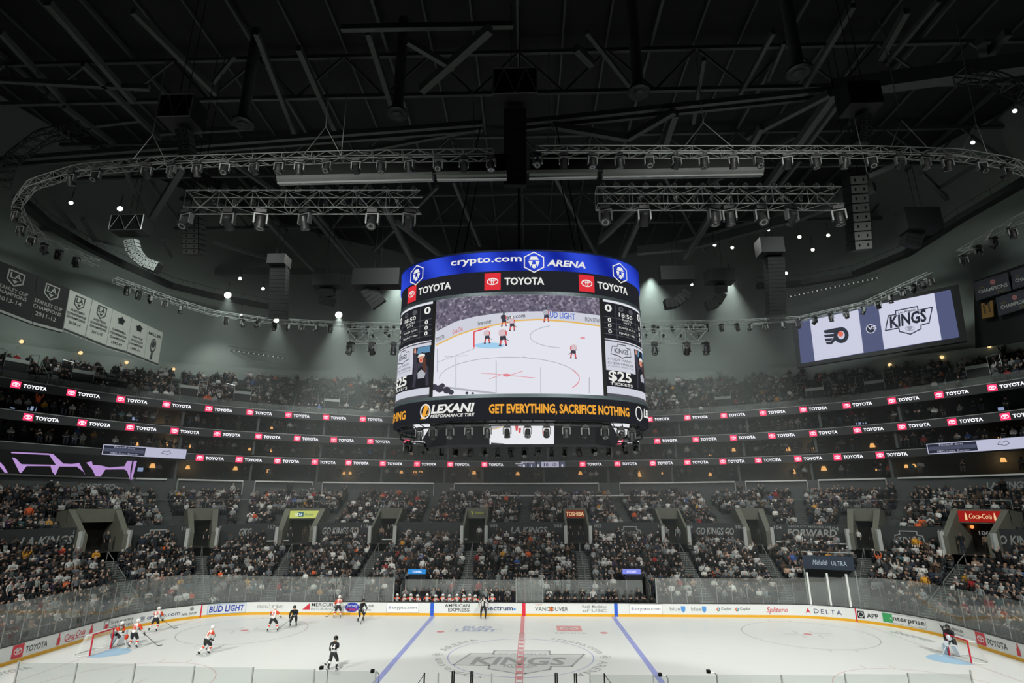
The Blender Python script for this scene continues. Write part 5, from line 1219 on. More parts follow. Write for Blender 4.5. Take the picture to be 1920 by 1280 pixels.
def qd(m_, L, mt, off=.07):
    a = sum(L[i][0]*L[(i+1) % len(L)][1]-L[(i+1) % len(L)][0]*L[i][1] for i in range(len(L)))
    L = L if a < 0 else L[::-1]; m_.add([P2(x, y, off) for x, y in L], [tuple(range(len(L)))], mt)
def ply(m_, cx, cyy, s, mats_=(0, 1, 2), flip=1):                       # a small player in the picture
    jm_, pm_, hm_ = mats_; k = lambda L: [(cx+flip*x*s, cyy+y*s) for x, y in L]
    qd(m_, k([(-12, -25), (0, -32), (14, -25), (16, 5), (-12, 8)]), jm_); qd(m_, k([(-20, -22), (-12, -25), (-10, -2), (-22, 4)]), jm_); qd(m_, k([(14, -25), (22, -16), (22, 6), (15, 2)]), 3)
    qd(m_, k([(-13, 6), (16, 4), (20, 28), (4, 26), (-2, 30), (-14, 28)]), pm_); qd(m_, k([(-14, 28), (-4, 28), (-8, 52), (-18, 54)]), 3); qd(m_, k([(8, 26), (19, 28), (22, 50), (14, 52)]), 3)
    qd(m_, k([(-18, 52), (-8, 52), (-6, 60), (-22, 60)]), pm_); qd(m_, k([(14, 50), (23, 50), (24, 58), (12, 58)]), pm_); qd(m_, k([(cos_*7+1, sin_*8-38) for cos_, sin_ in [(math.cos(t), math.sin(t)) for t in np.linspace(0, 2*PI, 9)[:-1]]]), hm_)
    pline(m_, [(cx-flip*18*s, cyy), (cx+flip*36*s, cyy+34*s)], 3, pm_, .07)
m_ = MB(); ply(m_, 680, 535, 1.15); ply(m_, 585, 535, .9, (0, 1, 2)); ply(m_, 735, 462, .85); ply(m_, 686, 438, .8, (1, 1, 1)); ply(m_, 1106, 622, .95, flip=-1); ply(m_, 940, 410, .85, (4, 1, 1)); m_.build('screen_players', [led('display_jersey', (214, 190, 196)), S_pur, S_txt, S_pred, S_lgrey], SBE)
m_ = MB()
for X, Y, r in ((270, 850, 22), (300, 860, 26), (345, 868, 24), (370, 880, 18), (318, 840, 16), (465, 886, 10), (500, 888, 9)): qd(m_, [(X+r*math.cos(t), Y+r*.9*math.sin(t)) for t in np.linspace(0, 2*PI, 9)[:-1]], 0)
pline(m_, [(330, 850), (640, 888)], 12, 1); m_.build('screen_foreground', [S_pur, S_lgrey], SBE)
# ---- side panels: score table and ticket advert
def side(sgn):
    """sgn=1 right panel, -1 the same content on the left"""
    if sgn > 0: e0, e1 = sb_hit(*zf(1276, 700))[0], aRR; 
    else: e0, e1 = sb_hit(*zf(74, 700))[0]-1.2, sb_hit(*zf(266, 700))[0]
    if sgn > 0: e1 = e0+(sb_hit(*zf(266, 700))[0]-(sb_hit(*zf(74, 700))[0]-1.2))
    W = e1-e0; H = Z_m1-Z_m0; sb_ring('side_screen', Z_m0, Z_m1, S_w, 0.005, e0, e1)
    f = lambda off: (lambda u, v: sb(e0+u*W, Z_m0+v*H, off)); F1, F2, F3 = f(.03), f(.05), f(.07); n = 8
    m_ = MB(); rectp(m_, .03, .585, .97, .975, F1, 0, n)
    for v in (.63, .69, .75, .81): rectp(m_, .05, v, .95, v+.006, F2, 1, n)
    for u in (.27, .72): rectp(m_, u, .6, u+.008, .96, F2, 1)
    for k, v in enumerate((.645, .705, .765)):
        for u in (.15, .85): lettering(m_, '0', .04, F2, x0=u, y0=v, align='c', mat=2, bold=.02, width=.06)
        lettering(m_, ('PENALTY MIN', 'POWER PLAYS', 'HITS')[k], .022, F2, x0=.5, y0=v+.008, align='c', mat=2, width=(.36, .36, .16)[k])
    lettering(m_, 'BLOCKS', .022, F2, x0=.5, y0=.825-.02, align='c', mat=2, width=.22); lettering(m_, '18:50', .045, F2, x0=.48, y0=.84, align='c', mat=2, width=.3, bold=.01)
    for u in (.14, .86): lettering(m_, '0', .075, F2, x0=u, y0=.875, align='c', mat=2, bold=.03, width=.12)
    ringp(m_, .38, .925, .05, .028, .02, F2, 1, 12); poly(m_, [(.32, .93), (.38, .92), (.38, .905), (.34, .895)], F2, 1); discp(m_, .6, .922, .055, .03, F2, 1)
    m_.build('score_table', [S_dark, S_grey, S_txt], SBE)
    m_ = MB(); rectp(m_, .0, 0, 1, .575, F1, 6, n); rectp(m_, .04, .03, .99, .56, F2, 0, n); rectp(m_, .04, .1, .62, .26, F3, 1, 5); rectp(m_, .62, .1, .97, .53, F3, 1, 4)
    F4, F5 = f(.09), f(.11)
    lettering(m_, '$25', .1, F4, x0=.08, y0=.16, width=.42, mat=2, bold=.025); lettering(m_, 'TICKETS', .028, F4, x0=.1, y0=.115, width=.42, mat=2, bold=.01)
    for k, (t, w_) in enumerate((('STUDY HARD,', .46), ('CHEER HARDER', .5), ('A COLLEGE NIGHT OFFER', .5))): lettering(m_, t, (.024, .024, .012)[k], F3, x0=.08, y0=(.365, .325, .3)[k], width=w_, mat=3, bold=.005)
    linep(m_, [(.14, .43), (.17, .51), (.26, .515), (.27, .54), (.42, .54), (.43, .515), (.52, .51), (.53, .43), (.42, .42), (.34, .4), (.26, .42)], .01, F3, 3, True); lettering(m_, 'KINGS', .05, F4, x0=.2, y0=.445, width=.27, mat=3, bold=.03)
    m_.build('ticket_advert', [S_board, S_dark, S_txt, S_grey, S_skin, S_brown, S_grey], SBE)
    m_ = MB()                                                            # cheering woman in the advert
    poly(m_, [(.64, .12), (.95, .12), (.93, .3), (.86, .36), (.72, .36), (.66, .3)], F4, 0); poly(m_, [(.66, .3), (.72, .34), (.69, .48), (.64, .5), (.63, .4)], F4, 0); poly(m_, [(.64, .48), (.69, .47), (.68, .52), (.65, .525)], F4, 1)
    discp(m_, .8, .4, .055, .04, F4, 1); poly(m_, [(.73, .42), (.74, .445), (.8, .455), (.86, .445), (.87, .42), (.8, .43)], F5, 2); poly(m_, [(.83, .41), (.88, .4), (.9, .3), (.87, .24), (.84, .3)], F5, 3); poly(m_, [(.75, .2), (.87, .2), (.89, .25), (.81, .29), (.74, .26)], F5, 4)
    discp(m_, .795, .385, .018, .012, F5, 5, 8)
    poly(m_, [(.7, .46), (.95, .46), (.95, .525), (.72, .525)], F4, 6); m_.build('advert_figure', [S_pur, S_skin, S_txt, S_brown, S_lgrey, S_red, led('display_steel_blue', (96, 140, 176))], SBE)
side(1); side(-1)
sb_ring('rear_screen', Z_m0, Z_m1, S_w, 0, -_L[-1]+0, sb_hit(*zf(74, 700))[0]-1.2); sb_ring('rear_screen', Z_m0, Z_m1, S_w, 0, aRR+.3, _L[-1])
# frames between the screens
for X in (268, 1277):
    a0 = sb_hit(*zf(X, 600))[0]; m_ = MB(); f = lambda u, v: sb(a0+u, v, .09); rectp(m_, -.14, Z_m0, .14, Z_m1, f); m_.build('screen_frame', M_dark, SBE)
# top lid, underside and inner screens
A = np.linspace(_L[0], _L[-1], 121)[:-1]
m_ = MB(); m_.add([sb(a, Z_top+.05, -.3) for a in A], [tuple(range(120))]); m_.build('top_cover', M_dark, SBE)
m_ = MB(); m_.add([sb(a, Z_l0+.25, -.2) for a in A][::-1], [tuple(range(120))]); m_.build('underside', M_dark, SBE)
m_ = MB()
for zz, off in ((Z_l0+.02, -.15), (Z_l0-.3, -.35)): m_.path([sb(a, zz, off) for a in A]+[sb(A[0], zz, off)], .06, 5)
for k, a in enumerate(A):
    if k % 2 == 0: m_.tube(sb(a, Z_l0+.02, -.15), sb(A[(k+1) % 120], Z_l0-.3, -.35), .03, 4)
m_.path([sb(a, Z_l0-.6, -.3) for a in A[:31]], .05, 5); m_.path([sb(a, Z_l0-.6, -.3) for a in A[90:]], .05, 5)
for a in list(A[:31:6])+list(A[90::6]): m_.tube(sb(a, Z_l0-.3, -.35), sb(a, Z_l0-.62, -.3), .04, 4)
m_.build('light_ring', M_steel, SBE)
yF = -2.0; T0, T1 = U(*zf(340, 1045), y=yF), U(*zf(1235, 1045), y=yF); B0, B1 = U(*zf(345, 1195), y=yF+.9), U(*zf(1232, 1195), y=yF+.9); zU = Z_l0+.2; zB = (B0[2]+B1[2])/2
x0, x1 = U(*zf(335, 1100), y=yF)[0], U(*zf(1240, 1100), y=yF)[0]; c = .45
def up_(x, v, o=0): return (x, yF+.9*v-o, zU+(zB-zU)*v)                   # v=0 at the top edge, 1 at the bottom
m_ = MB(); m_.add([up_(x0, 0), up_(x1, 0), up_(x1, 1), up_(x0, 1)], [(0, 3, 2, 1)])
m_.add([(x0, yF, zU), (x0, yF+.9, zB), (x0-1.6, yF+2.8, zB), (x0-2.4, yF+2.6, zU)], [(0, 3, 2, 1)]); m_.add([(x1, yF, zU), (x1, yF+.9, zB), (x1+1.6, yF+2.8, zB), (x1+2.4, yF+2.6, zU)], [(0, 1, 2, 3)])
m_.add([(x0, yF+.9, zB), (x1, yF+.9, zB), (x1+1.6, yF+2.8, zB), (x0-1.6, yF+2.8, zB)], [(0, 3, 2, 1)]); m_.add([(x0-1.6, yF+2.8, zB), (x1+1.6, yF+2.8, zB), (x1+2.4, yF+3, zU), (x0-2.4, yF+3, zU)], [(0, 1, 2, 3)])
m_.build('inner_housing', mat('inner_housing_dark', (40, 42, 50), .5), SBE)
xa, xb = U(*zf(600, 1120), y=yF+.4)[0], U(*zf(988, 1120), y=yF+.4)[0]
m_ = MB(); m_.add([up_(xa, .02, .03), up_(xb, .02, .03), up_(xb, .98, .03), up_(xa, .98, .03)], [(0, 3, 2, 1)], 0)
m_.add([up_(xa+.02, .04, .05), up_(xa+1.9, .04, .05), up_(xa+1.1, .1, .05), up_(xa+.02, .32, .05)], [(0, 3, 2, 1)], 1); m_.add([up_(xa+.02, .3, .05), up_(xa+1.2, .09, .05), up_(xa+1.2, .12, .05), up_(xa+.02, .34, .05)], [(0, 3, 2, 1)], 2)
m_.add([up_(xa+.1, .9, .05), up_(xa+1.0, .95, .05), up_(xa+1.0, .98, .05), up_(xa+.1, .98, .05)], [(0, 3, 2, 1)], 4)
for x_, v_ in ((1.75, .12), (1.95, .22), (3.6, .35)): m_.add([up_(xa+x_, v_, .05), up_(xa+x_+.2, v_, .05), up_(xa+x_+.16, v_+.22, .05), up_(xa+x_+.03, v_+.22, .05)], [(0, 3, 2, 1)], 3)
m_.build('inner_screen', [led('display_ice_white_small', (232, 233, 238)), S_lgrey, S_yel, S_pred, S_pur], SBE)
for (X1_, Y1_), (X2_, Y2_), (X3_, Y3_), (X4_, Y4_) in (((125, 1062), (245, 1048), (243, 1085), (195, 1165)), ((1322, 1052), (1445, 1062), (1430, 1130), (1385, 1162))):
    m_ = MB(); s_ = -1 if X1_ < 700 else 1; pts = [U(*zf(*p), y=yF+1.2) for p in ((X1_, Y1_), (X2_, Y2_), (X3_, Y3_), (X4_, Y4_))]
    for p in pts: p[1] = yF+1.2+abs(p[0]-SBX-s_*5)*.4*0+.4
    pts = [U(*zf(*p), y=yF+.6) for p in ((X1_, Y1_), (X2_, Y2_), (X3_, Y3_), (X4_, Y4_))]; m_.add([tuple(p) for p in pts]+[(p[0], p[1]+.12, p[2]) for p in pts], [(3, 2, 1, 0), (4, 5, 6, 7), (0, 1, 5, 4), (1, 2, 6, 5), (2, 3, 7, 6), (3, 0, 4, 7)]); m_.build('corner_screen', led('display_ice_white_small', (232, 233, 238)), SBE)
# hoist frame above
m_ = MB()
for x_ in (-5, 0, 5):
    for y_ in (-1.6, 1.6): m_.tube((x_, y_, Z_top), (x_*.6, y_, 38), .05, 6)
    m_.box((x_, 0, Z_top+.5), (.3, 4.5, .3))
m_.box((0, -1.6, Z_top+.5), (11, .25, .3)); m_.box((0, 1.6, Z_top+.5), (11, .25, .3)); m_.build('hoist_frame', M_dark, SBE)

# ================================================================== moving-head fixtures
M_fix = mat('fixture_black_plastic', (44, 46, 46), .45); M_fixl = mat('fixture_lens', (150, 158, 156), .1, .2, 1.0); M_fixg = mat('fixture_grey_arm', (120, 124, 122), .4, .3)
def make_head(tilt, name='moving_head_light'):
    e = proto(name, 'moving-head stage light', 'stage light')
    m_ = MB(); m_.box((0, 0, -.09), (.34, .26, .13)); m_.box((0, 0, -.01), (.08, .3, .05)); m_.build('base', M_fix, e)
    m_ = MB(); m_.box((0, 0, -.18), (.4, .14, .05)); 
    for s_ in (-1, 1): m_.box((s_*.2, 0, -.36), (.05, .16, .36))
    m_.build('yoke', M_fixg, e)
    R = Matrix.Rotation(tilt, 3, 'X'); m_ = MB(); m_.lathe([(.07, .2), (.13, .16), (.15, .0), (.155, -.2), (.17, -.24), (.17, -.28)], (0, 0, -.44), 14, 0, R); h = m_.build('head', M_fix, e, smooth=False)
    m_ = MB(); m_.lathe([(.001, -.262), (.1, -.285), (.145, -.275)], (0, 0, -.44), 14, 0, R); m_.build('lens', M_fixl, h)
    return e
HEADS = [make_head(t) for t in (0, .35, -.5, .9)]
used_h = [False]*4
def hang_head(p, k, s_, rz, label, group):
    k = k % 4
    if not used_h[k]: o = HEADS[k]; used_h[k] = True; o.location = p; o.rotation_euler = (0, 0, rz)
    else: o = copy_tree(HEADS[k], p, rz)
    o.scale = (s_, s_, s_); o['label'] = label; o['group'] = group; return o
fx = (180, 262, 365, 475, 588, 706, 830, 944, 1062, 1175, 1292, 1390, 1452)
for i, X in enumerate(fx):
    a = sb_hit(*zf(X, 1050), -.25)[0]; p = sb(a, Z_l0-.25, -.3); hang_head(p, i, 1.15, math.radians(-20+3*i), f'moving-head light under the front rim of the scoreboard, {ORD[i]} from the left', 'lights under the scoreboard rim')
for i, X in enumerate(range(110, 1480, 78)):
    p0 = U(*zf(X, 1192), z=Z_l0-.3); th = math.atan2(max(-1, min(1, (p0[0]-SBX)/SBA)), 1); x_ = max(-SBA+.4, min(SBA-.4, p0[0]-SBX)); y_ = (SBB-.3)*(1-abs(x_/SBA)**SBN)**(1/SBN)
    hang_head((SBX+x_, y_, Z_l0-.62), i+1, 1.15, i*.7, f'moving-head light under the rear rim of the scoreboard, {ORD[i]} from the left', 'lights under the scoreboard rim')
# ================================================================== RIGGING AND ROOF
def truss(pts, wd, ht, name, label, group, r=.03, m=None, step=.8):
    """box truss along a polyline of world points"""
    P = [Vector(p) for p in pts]; L = [0]
    for a, b in zip(P[:-1], P[1:]): L.append(L[-1]+(b-a).length)
    n = max(2, int(L[-1]/step)); Q = []
    for i in range(n+1):
        s = L[-1]*i/n; k = min(len(P)-2, max(j for j in range(len(L)) if L[j] <= s+1e-9)) if s < L[-1] else len(P)-2; Q.append(P[k].lerp(P[k+1], (s-L[k])/(L[k+1]-L[k])))
    rows_ = []
    for i, q in enumerate(Q):
        t = (Q[min(i+1, n)]-Q[max(i-1, 0)]); t.z = 0; t.normalize(); s_ = Vector((-t.y, t.x, 0))*wd/2; u = Vector((0, 0, ht/2)); rows_.append((q+s_+u, q-s_+u, q-s_-u, q+s_-u))
    e = empty(name, tuple(Q[0]), label, 'truss', group); m = m or M_truss
    mb_ = MB()
    for c in range(4): mb_.path([r_[c] for r_ in rows_], r, 5)
    mb_.build('chord', m, e)
    mb_ = MB()
    for i in range(n):
        for c in range(4):
            d = (c+1) % 4; a, b = (rows_[i][c], rows_[i+1][d]) if (i+c) % 2 else (rows_[i][d], rows_[i+1][c]); mb_.tube(a, b, r*.6, 4, cap=False)
            if i % 2 == 0: mb_.tube(rows_[i][c], rows_[i][d], r*.6, 4, cap=False)
    mb_.build('lattice', m, e); return e, Q
ZT = 27.
OT = 'curved light trusses around the scoreboard'
segs = [([(925, 290), (640, 294), (300, 305), (150, 318), (60, 346), (30, 385), (44, 418), (85, 452), (182, 494)], 'left near curved light truss sweeping around the left end'),
        ([(1005, 284), (1280, 285), (1640, 285), (1800, 291), (1890, 306), (1975, 340)], 'right near curved light truss running to the right edge'),
        ([(215, 525), (330, 566), (400, 587), (500, 601), (640, 608), (762, 611)], 'far left curved light truss behind the scoreboard'),
        ([(1195, 608), (1400, 604), (1500, 598), (1620, 571), (1745, 515)], 'far right curved light truss in front of the video wall'),
        ([(1935, 398), (1860, 440), (1800, 475)], 'short end of the curved light truss at the right edge')]
for pts, lb in segs: truss([U(a, b, z=ZT) for a, b in pts], .45, .45, 'curved_light_truss', lb, OT, .028)
truss([U(a, b, z=33) for a, b in ((8, 345), (20, 300), (80, 256), (158, 240))], .8, .5, 'curved_light_truss', 'dark upper curved truss in the top left corner', OT, .05, M_steel)
truss([U(a, b, z=33) for a, b in ((1800, 142), (1860, 148), (1905, 168), (1960, 200))], .8, .5, 'curved_light_truss', 'dark upper curved truss in the top right corner', OT, .05, M_steel)
hp = {'near left light truss': [(137, 322), (183, 316), (278, 308), (324, 306), (372, 304), (424, 302), (478, 301), (525, 300), (563, 300), (615, 299), (669, 298), (716, 297), (768, 296), (822, 295), (870, 294), (921, 293)],
      'near right light truss': [(1008, 288), (1057, 288), (1110, 288), (1161, 288), (1216, 289), (1267, 289), (1318, 289), (1373, 289), (1420, 289), (1474, 289), (1527, 289), (1581, 289), (1632, 289), (1685, 289), (1732, 290), (1774, 293), (1838, 299), (1885, 309)],
      'left end of the curved truss': [(32, 392), (42, 420), (62, 440), (84, 456), (112, 468), (145, 482)],
      'far left light truss': [(240, 536), (262, 545), (283, 552), (310, 561), (340, 571), (425, 594), (455, 598), (484, 601), (515, 605), (541, 606), (566, 607), (594, 608), (620, 609), (655, 610), (690, 611), (725, 612)],
      'far right light truss': [(1225, 609), (1260, 608), (1295, 607), (1324, 607), (1352, 607), (1381, 606), (1407, 606), (1434, 605), (1467, 602), (1497, 600), (1527, 593), (1557, 587), (1585, 581), (1618, 573), (1645, 562), (1668, 551), (1692, 540), (1710, 532), (1725, 525), (1742, 517)],
      'right end of the curved truss': [(1805, 478), (1832, 460), (1862, 444), (1895, 425)]}
for g, L in hp.items():
    for i, (a, b) in enumerate(L):
        p = U(a, b, z=ZT-.2); hang_head(p, i+len(g), 1.15, (i*1.3) % 6.28 if 'far' in g else (.2*(i % 3)-.2), f'moving-head light on the {g}, {ORD[i]} from the left', 'moving-head lights on the curved truss')
# box trusses
BT = 'box trusses with lamps'
def boxtruss(px0, px1, py_, z, lb, ht, heads, tops):
    a, b = U(px0, py_, z=z), U(px1, py_, z=z); e, Q = truss([a, b], .8, ht, 'box_light_truss', lb, BT, .035, step=.95)
    for i, hx in enumerate(heads):
        t = (hx-px0)/(px1-px0); p = a+(b-a)*t; hang_head((p[0], p[1]-.2, z-ht/2-.05), i+2, 1.7, .3*(i % 3)-.3, f'large moving-head light under the {lb.split(" carrying")[0]}, {ORD[i]} from the left', 'large moving-head lights under the box trusses')
    for i in range(tops):
        t = (i+.5)/tops; p = a+(b-a)*t; o = copy_tree(PAR, (p[0], p[1]-.1, z+ht/2+.05), RNG.uniform(-.4, .4)); o['label'] = f'small round lamp on top of the {lb.split(" carrying")[0]}, {ORD[i]} from the left'; o['group'] = 'small lamps on the box trusses'
    for i in range(int(tops*.8)):
        t = (i+.5)/(tops*.8); p = a+(b-a)*t; o = copy_tree(PAR, (p[0], p[1]+.1, z-ht*.1), 1+RNG.uniform(-.4, .4)); o['label'] = f'small round lamp inside the {lb.split(" carrying")[0]}, {ORD[i]} from the left'; o['group'] = 'small lamps on the box trusses'
PAR = proto('par_lamp', 'small round stage lamp', 'stage light')
m_ = MB(); R = Matrix.Rotation(1.0, 3, 'X'); m_.lathe([(.06, .14), (.12, .1), (.14, -.12)], (0, 0, .22), 10, 0, R); m_.build('lamp_body', M_fix, PAR); m_ = MB(); m_.box((-.15, 0, .14), (.02, .05, .24)); m_.box((.15, 0, .14), (.02, .05, .24)); m_.box((0, 0, .02), (.3, .06, .03)); m_.build('bracket', M_fixg, PAR)
m_ = MB(); m_.lathe([(.001, -.12), (.12, -.125)], (0, 0, .22), 10, 0, R); m_.build('lens', M_fixl, PAR)
boxtruss(354, 789, 379, 26.0, 'left near box truss carrying rows of lamps', 1.1, (360, 437, 497, 578, 703, 770), 16)
boxtruss(1118, 1573, 372, 26.3, 'right near box truss carrying rows of lamps', 1.1, (1133, 1204, 1333, 1362, 1420, 1476, 1563), 17)
boxtruss(652, 775, 630, 24.5, 'left far box truss carrying a few lamps', 1.2, (660, 700, 740), 5)
boxtruss(1195, 1326, 630, 24.5, 'right far box truss carrying a few lamps', 1.2, (1225, 1285, 1320), 5)
bpy.data.objects.remove(PAR.children[0]) if False else None
PAR.location = U(1000, 296, z=ZT+.1); PAR['label'] = 'small round lamp standing alone on the left tip of the near right light truss'
# rolled screens
M_roll = mat('rolled_screen_fabric', (150, 156, 152), .7, noise=.1); M_rolld = mat('rolled_screen_back', (60, 64, 62), .8)
for i, (a, b, ya, yb) in enumerate(((523, 812, 340, 333), (820, 950, 333, 331), (992, 1119, 330, 329), (1130, 1429, 329, 328))):
    p, q = U(a, ya, y=-10.2), U(b, yb, y=-10.2); q[2] = p[2] if i else q[2]; e = empty('rolled_screen', (p+q)/2, f'pale rolled-up fabric screen over the near truss, {ORD[i]} from the left', 'screen', 'rolled-up screens')
    prof = [(math.cos(t)*.42, math.sin(t)*.42) for t in np.linspace(-PI*.95, PI*.1, 8)]
    m_ = MB(); n = len(prof); V = [(p[0], p[1]+c, p[2]+s+.2) for c, s in prof]+[(q[0], q[1]+c, q[2]+s+.2) for c, s in prof]; m_.add(V, [(k, k+1, n+k+1, n+k) for k in range(n-1)]+[tuple(range(n)), tuple(range(2*n-1, n-1, -1))]); m_.build('fabric_roll', M_roll, e)
    m_ = MB(); m_.box(((p[0]+q[0])/2, p[1]+.15, (p[2]+q[2])/2+1.0), (abs(q[0]-p[0])*.985, .05, 1.3)); m_.build('backing_cloth', M_rolld, e)
    m_ = MB(); m_.tube((p[0], p[1]-.15, p[2]-.2), (q[0], q[1]-.15, q[2]-.2), .06, 8); m_.build('bottom_bar', mat('pale_metal_bar', (200, 204, 200), .4, .3), e)
# bridle cables
cab = [([(313, 105), (286, 253)], [(250, 298), (308, 297)]), ([(619, 108), (611, 238)], [(568, 292), (640, 292)]), ([(888, 118), (888, 276)], []), ([(1029, 95), (1029, 272)], []), ([(1297, 35), (1319, 230)], [(1283, 275), (1375, 277)]), ([(1648, 35), (1690, 225)], [(1670, 277), (1740, 278)]), ([(1790, 28), (1830, 232)], [(1805, 280), (1850, 286)]), ([(652, 160), (640, 292)], []), ([(1600, 215), (1626, 325)], []), ([(975, 60), (975, 140)], [])]
M_cable = mat('steel_cable', (150, 154, 152), .4, .5)
for i, (mn, legs) in enumerate(cab):
    y = U(mn[-1][0], 290, z=ZT)[1]; e = empty('bridle_cable', U(*mn[-1], y=y), f'thin pale suspension cable above the near trusses, {ORD[sorted(range(len(cab)), key=lambda k: cab[k][0][-1][0]).index(i)]} from the left', 'cable', 'suspension cables')
    m_ = MB(); P = [U(*p, y=y) for p in mn]; m_.tube(P[0], P[1], .022, 5); m_.build('cable', M_cable, e)
    for l in legs: m_ = MB(); m_.tube(P[1], U(*l, y=y), .02, 5); m_.build('bridle_leg', M_cable, e)
# ---- line arrays and hanging loudspeakers
M_spk = mat('loudspeaker_black', (30, 32, 32), .6); M_grl = mat('loudspeaker_grille', (92, 96, 94), .6); M_grp = mat('loudspeaker_grille_pale', (196, 202, 198), .6)
def array(label, pts, D, wd=1.1, face=None, frame=None, box=None, n=None, g=None):
    """curved column of cabinets through photo points, at distance D in front of the camera"""
    P = [CAM+ray(a, b)*D for a, b in pts]; e = empty('line_array_speaker', P[0], label, 'loudspeaker', 'hanging loudspeakers')
    P = [Vector(p) for p in P]; L = [0]
    for a, b in zip(P[:-1], P[1:]): L.append(L[-1]+(b-a).length)
    n = n or max(3, int(L[-1]/.38)); X = Vector(RIGHT)
    for i in range(n):
        s = L[-1]*(i+.5)/n; k = max(j for j in range(len(L)-1) if L[j] <= s); c = P[k].lerp(P[k+1], (s-L[k])/(L[k+1]-L[k])); t = (P[k+1]-P[k]).normalized()
        Yv = Vector((-_sy, _cy, 0)); Zv = -t; Xv = Yv.cross(Zv).normalized(); Yv = Zv.cross(Xv).normalized(); R = Matrix((Xv, Yv, Zv)).transposed(); h = L[-1]/n
        m_ = MB(); m_.box(c, (wd, 1.0, h*.94), 0, R); cb_ = m_.build('cabinet', M_spk, e)
        if face:
            m_ = MB(); m_.box(c+Xv*(wd/2+.01)*face+R@Vector((0, 0, 0)), (.02, .9, h*.8), 0, R)
            for q_ in (-.24, .24): m_.box(c-Yv*.51+Xv*q_*wd, (.12, .02, h*.3), 1, R)
            m_.box(c-Yv*.505, (wd*.94, .02, h*.86), 0, R); m_.build('grille', [g or M_grl, M_black], cb_)
    if box:
        (a, b), (c_, d_) = box; p, q = CAM+ray(a, b)*D, CAM+ray(c_, d_)*D; m_ = MB(); m_.box((p+q)/2, (abs((q-p)@RIGHT), 1.6, abs(q[2]-p[2]))); m_.build('motor_box', M_spk, e)
        if frame:
            m_ = MB(); z0, z1 = sorted((p[2], q[2])); xs_ = np.linspace(p[0], q[0], 5); y = (p[1]+q[1])/2-.85; zz = [z0, z1, z0, z1, z0]; m_.path([(x, y, z) for x, z in zip(xs_, zz)], .04, 4); m_.path([(xs_[0], y, z0), (xs_[0], y, z1), (xs_[-1], y, z1), (xs_[-1], y, z0), (xs_[0], y, z0)], .05, 4); m_.build('frame_bracing', M_rail, e)
    top = P[0] if not box else Vector((CAM+ray((box[0][0]+box[1][0])/2, min(box[0][1], box[1][1]))*D))
    m_ = MB()
    for dx in (-.3, .3): m_.tube(top+Vector((dx, 0, -.1)), (top[0]+dx, top[1], 45), .03, 4)
    m_.build('hoist_chain', M_dark, e)
array('curved line array hanging at the upper left behind the near truss', [(345, 245), (350, 272), (353, 300), (362, 322), (378, 338), (400, 350), (422, 356)], 38, .75, 1, True, ((312, 238), (373, 188)))
array('curved line array hanging above the left banners', [(246, 450), (250, 468), (260, 483), (276, 495), (298, 503)], 55, 1.0, 1, True, ((217, 440), (278, 408)), None, M_grp)
array('straight flat loudspeaker column at the left with a perforated face', [(364, 392), (364, 478)], 42, 1.2, 1)
array('line array in the upper right with a dark boxy frame', [(1614, 218), (1617, 245), (1612, 272)], 38, .8, 1, False, ((1580, 212), (1640, 162)))
array('tall pale perforated loudspeaker column on the right', [(1602, 332), (1612, 470)], 42, 1.35, 1, None, None, 8, M_grp)
array('straight dark loudspeaker column with a wide head right of the scoreboard', [(1451, 482), (1455, 590)], 56, 1.7, None, None, ((1421, 480), (1464, 448)))
array('straight dark loudspeaker column left of the scoreboard', [(525, 488), (522, 598)], 56, 1.6, None, None, ((507, 500), (540, 480)))
array('curled dark line array just left of the scoreboard', [(614, 540), (616, 555), (612, 572)], 60, 1.4, None, None, ((590, 540), (641, 516)))
array('wide dark loudspeaker cluster against the left edge of the scoreboard', [(690, 540), (700, 556), (712, 572)], 58, 1.6, None, None, ((664, 540), (752, 506)))
array('curled line array beside the bright floodlight on the right', [(1352, 535), (1352, 552), (1342, 568), (1324, 574)], 60, 1.0, None, None, ((1324, 532), (1374, 506)))
array('small curled line array between scoreboard and bright floodlight', [(1288, 545), (1282, 556), (1266, 568), (1246, 571)], 60, 1.0, None, None, ((1236, 530), (1298, 502)))
array('dark boxy loudspeaker cluster at the upper right', [(1715, 418), (1712, 440), (1705, 462)], 55, 1.6, None, None, ((1690, 438), (1755, 392)))
array('tall dark loudspeaker column above the middle of the scoreboard', [(966, 208), (966, 350)], 40, 1.6, None, True, ((926, 196), (1006, 138)), 10)
# ---- ventilation ducts with round diffusers
for i, (px, py) in enumerate(((455, 230), (745, 212), (1197, 172), (1497, 134))):
    p = U(px, py, z=38); e = empty('ventilation_duct', p, f'vertical round ventilation duct with a ring diffuser, {ORD[i]} from the left', 'duct', 'ventilation ducts')
    m_ = MB(); m_.lathe([(.42, 0), (.42, 9)], p, 18); m_.build('duct', M_roofsteel, e)
    m_ = MB(); m_.lathe([(.42, .35), (.8, .1), (.85, -.1), (.7, -.18)], p, 20); m_.lathe([(.3, -.2), (.45, -.24), (.2, -.3)], p, 16); m_.build('diffuser', M_steel, e)
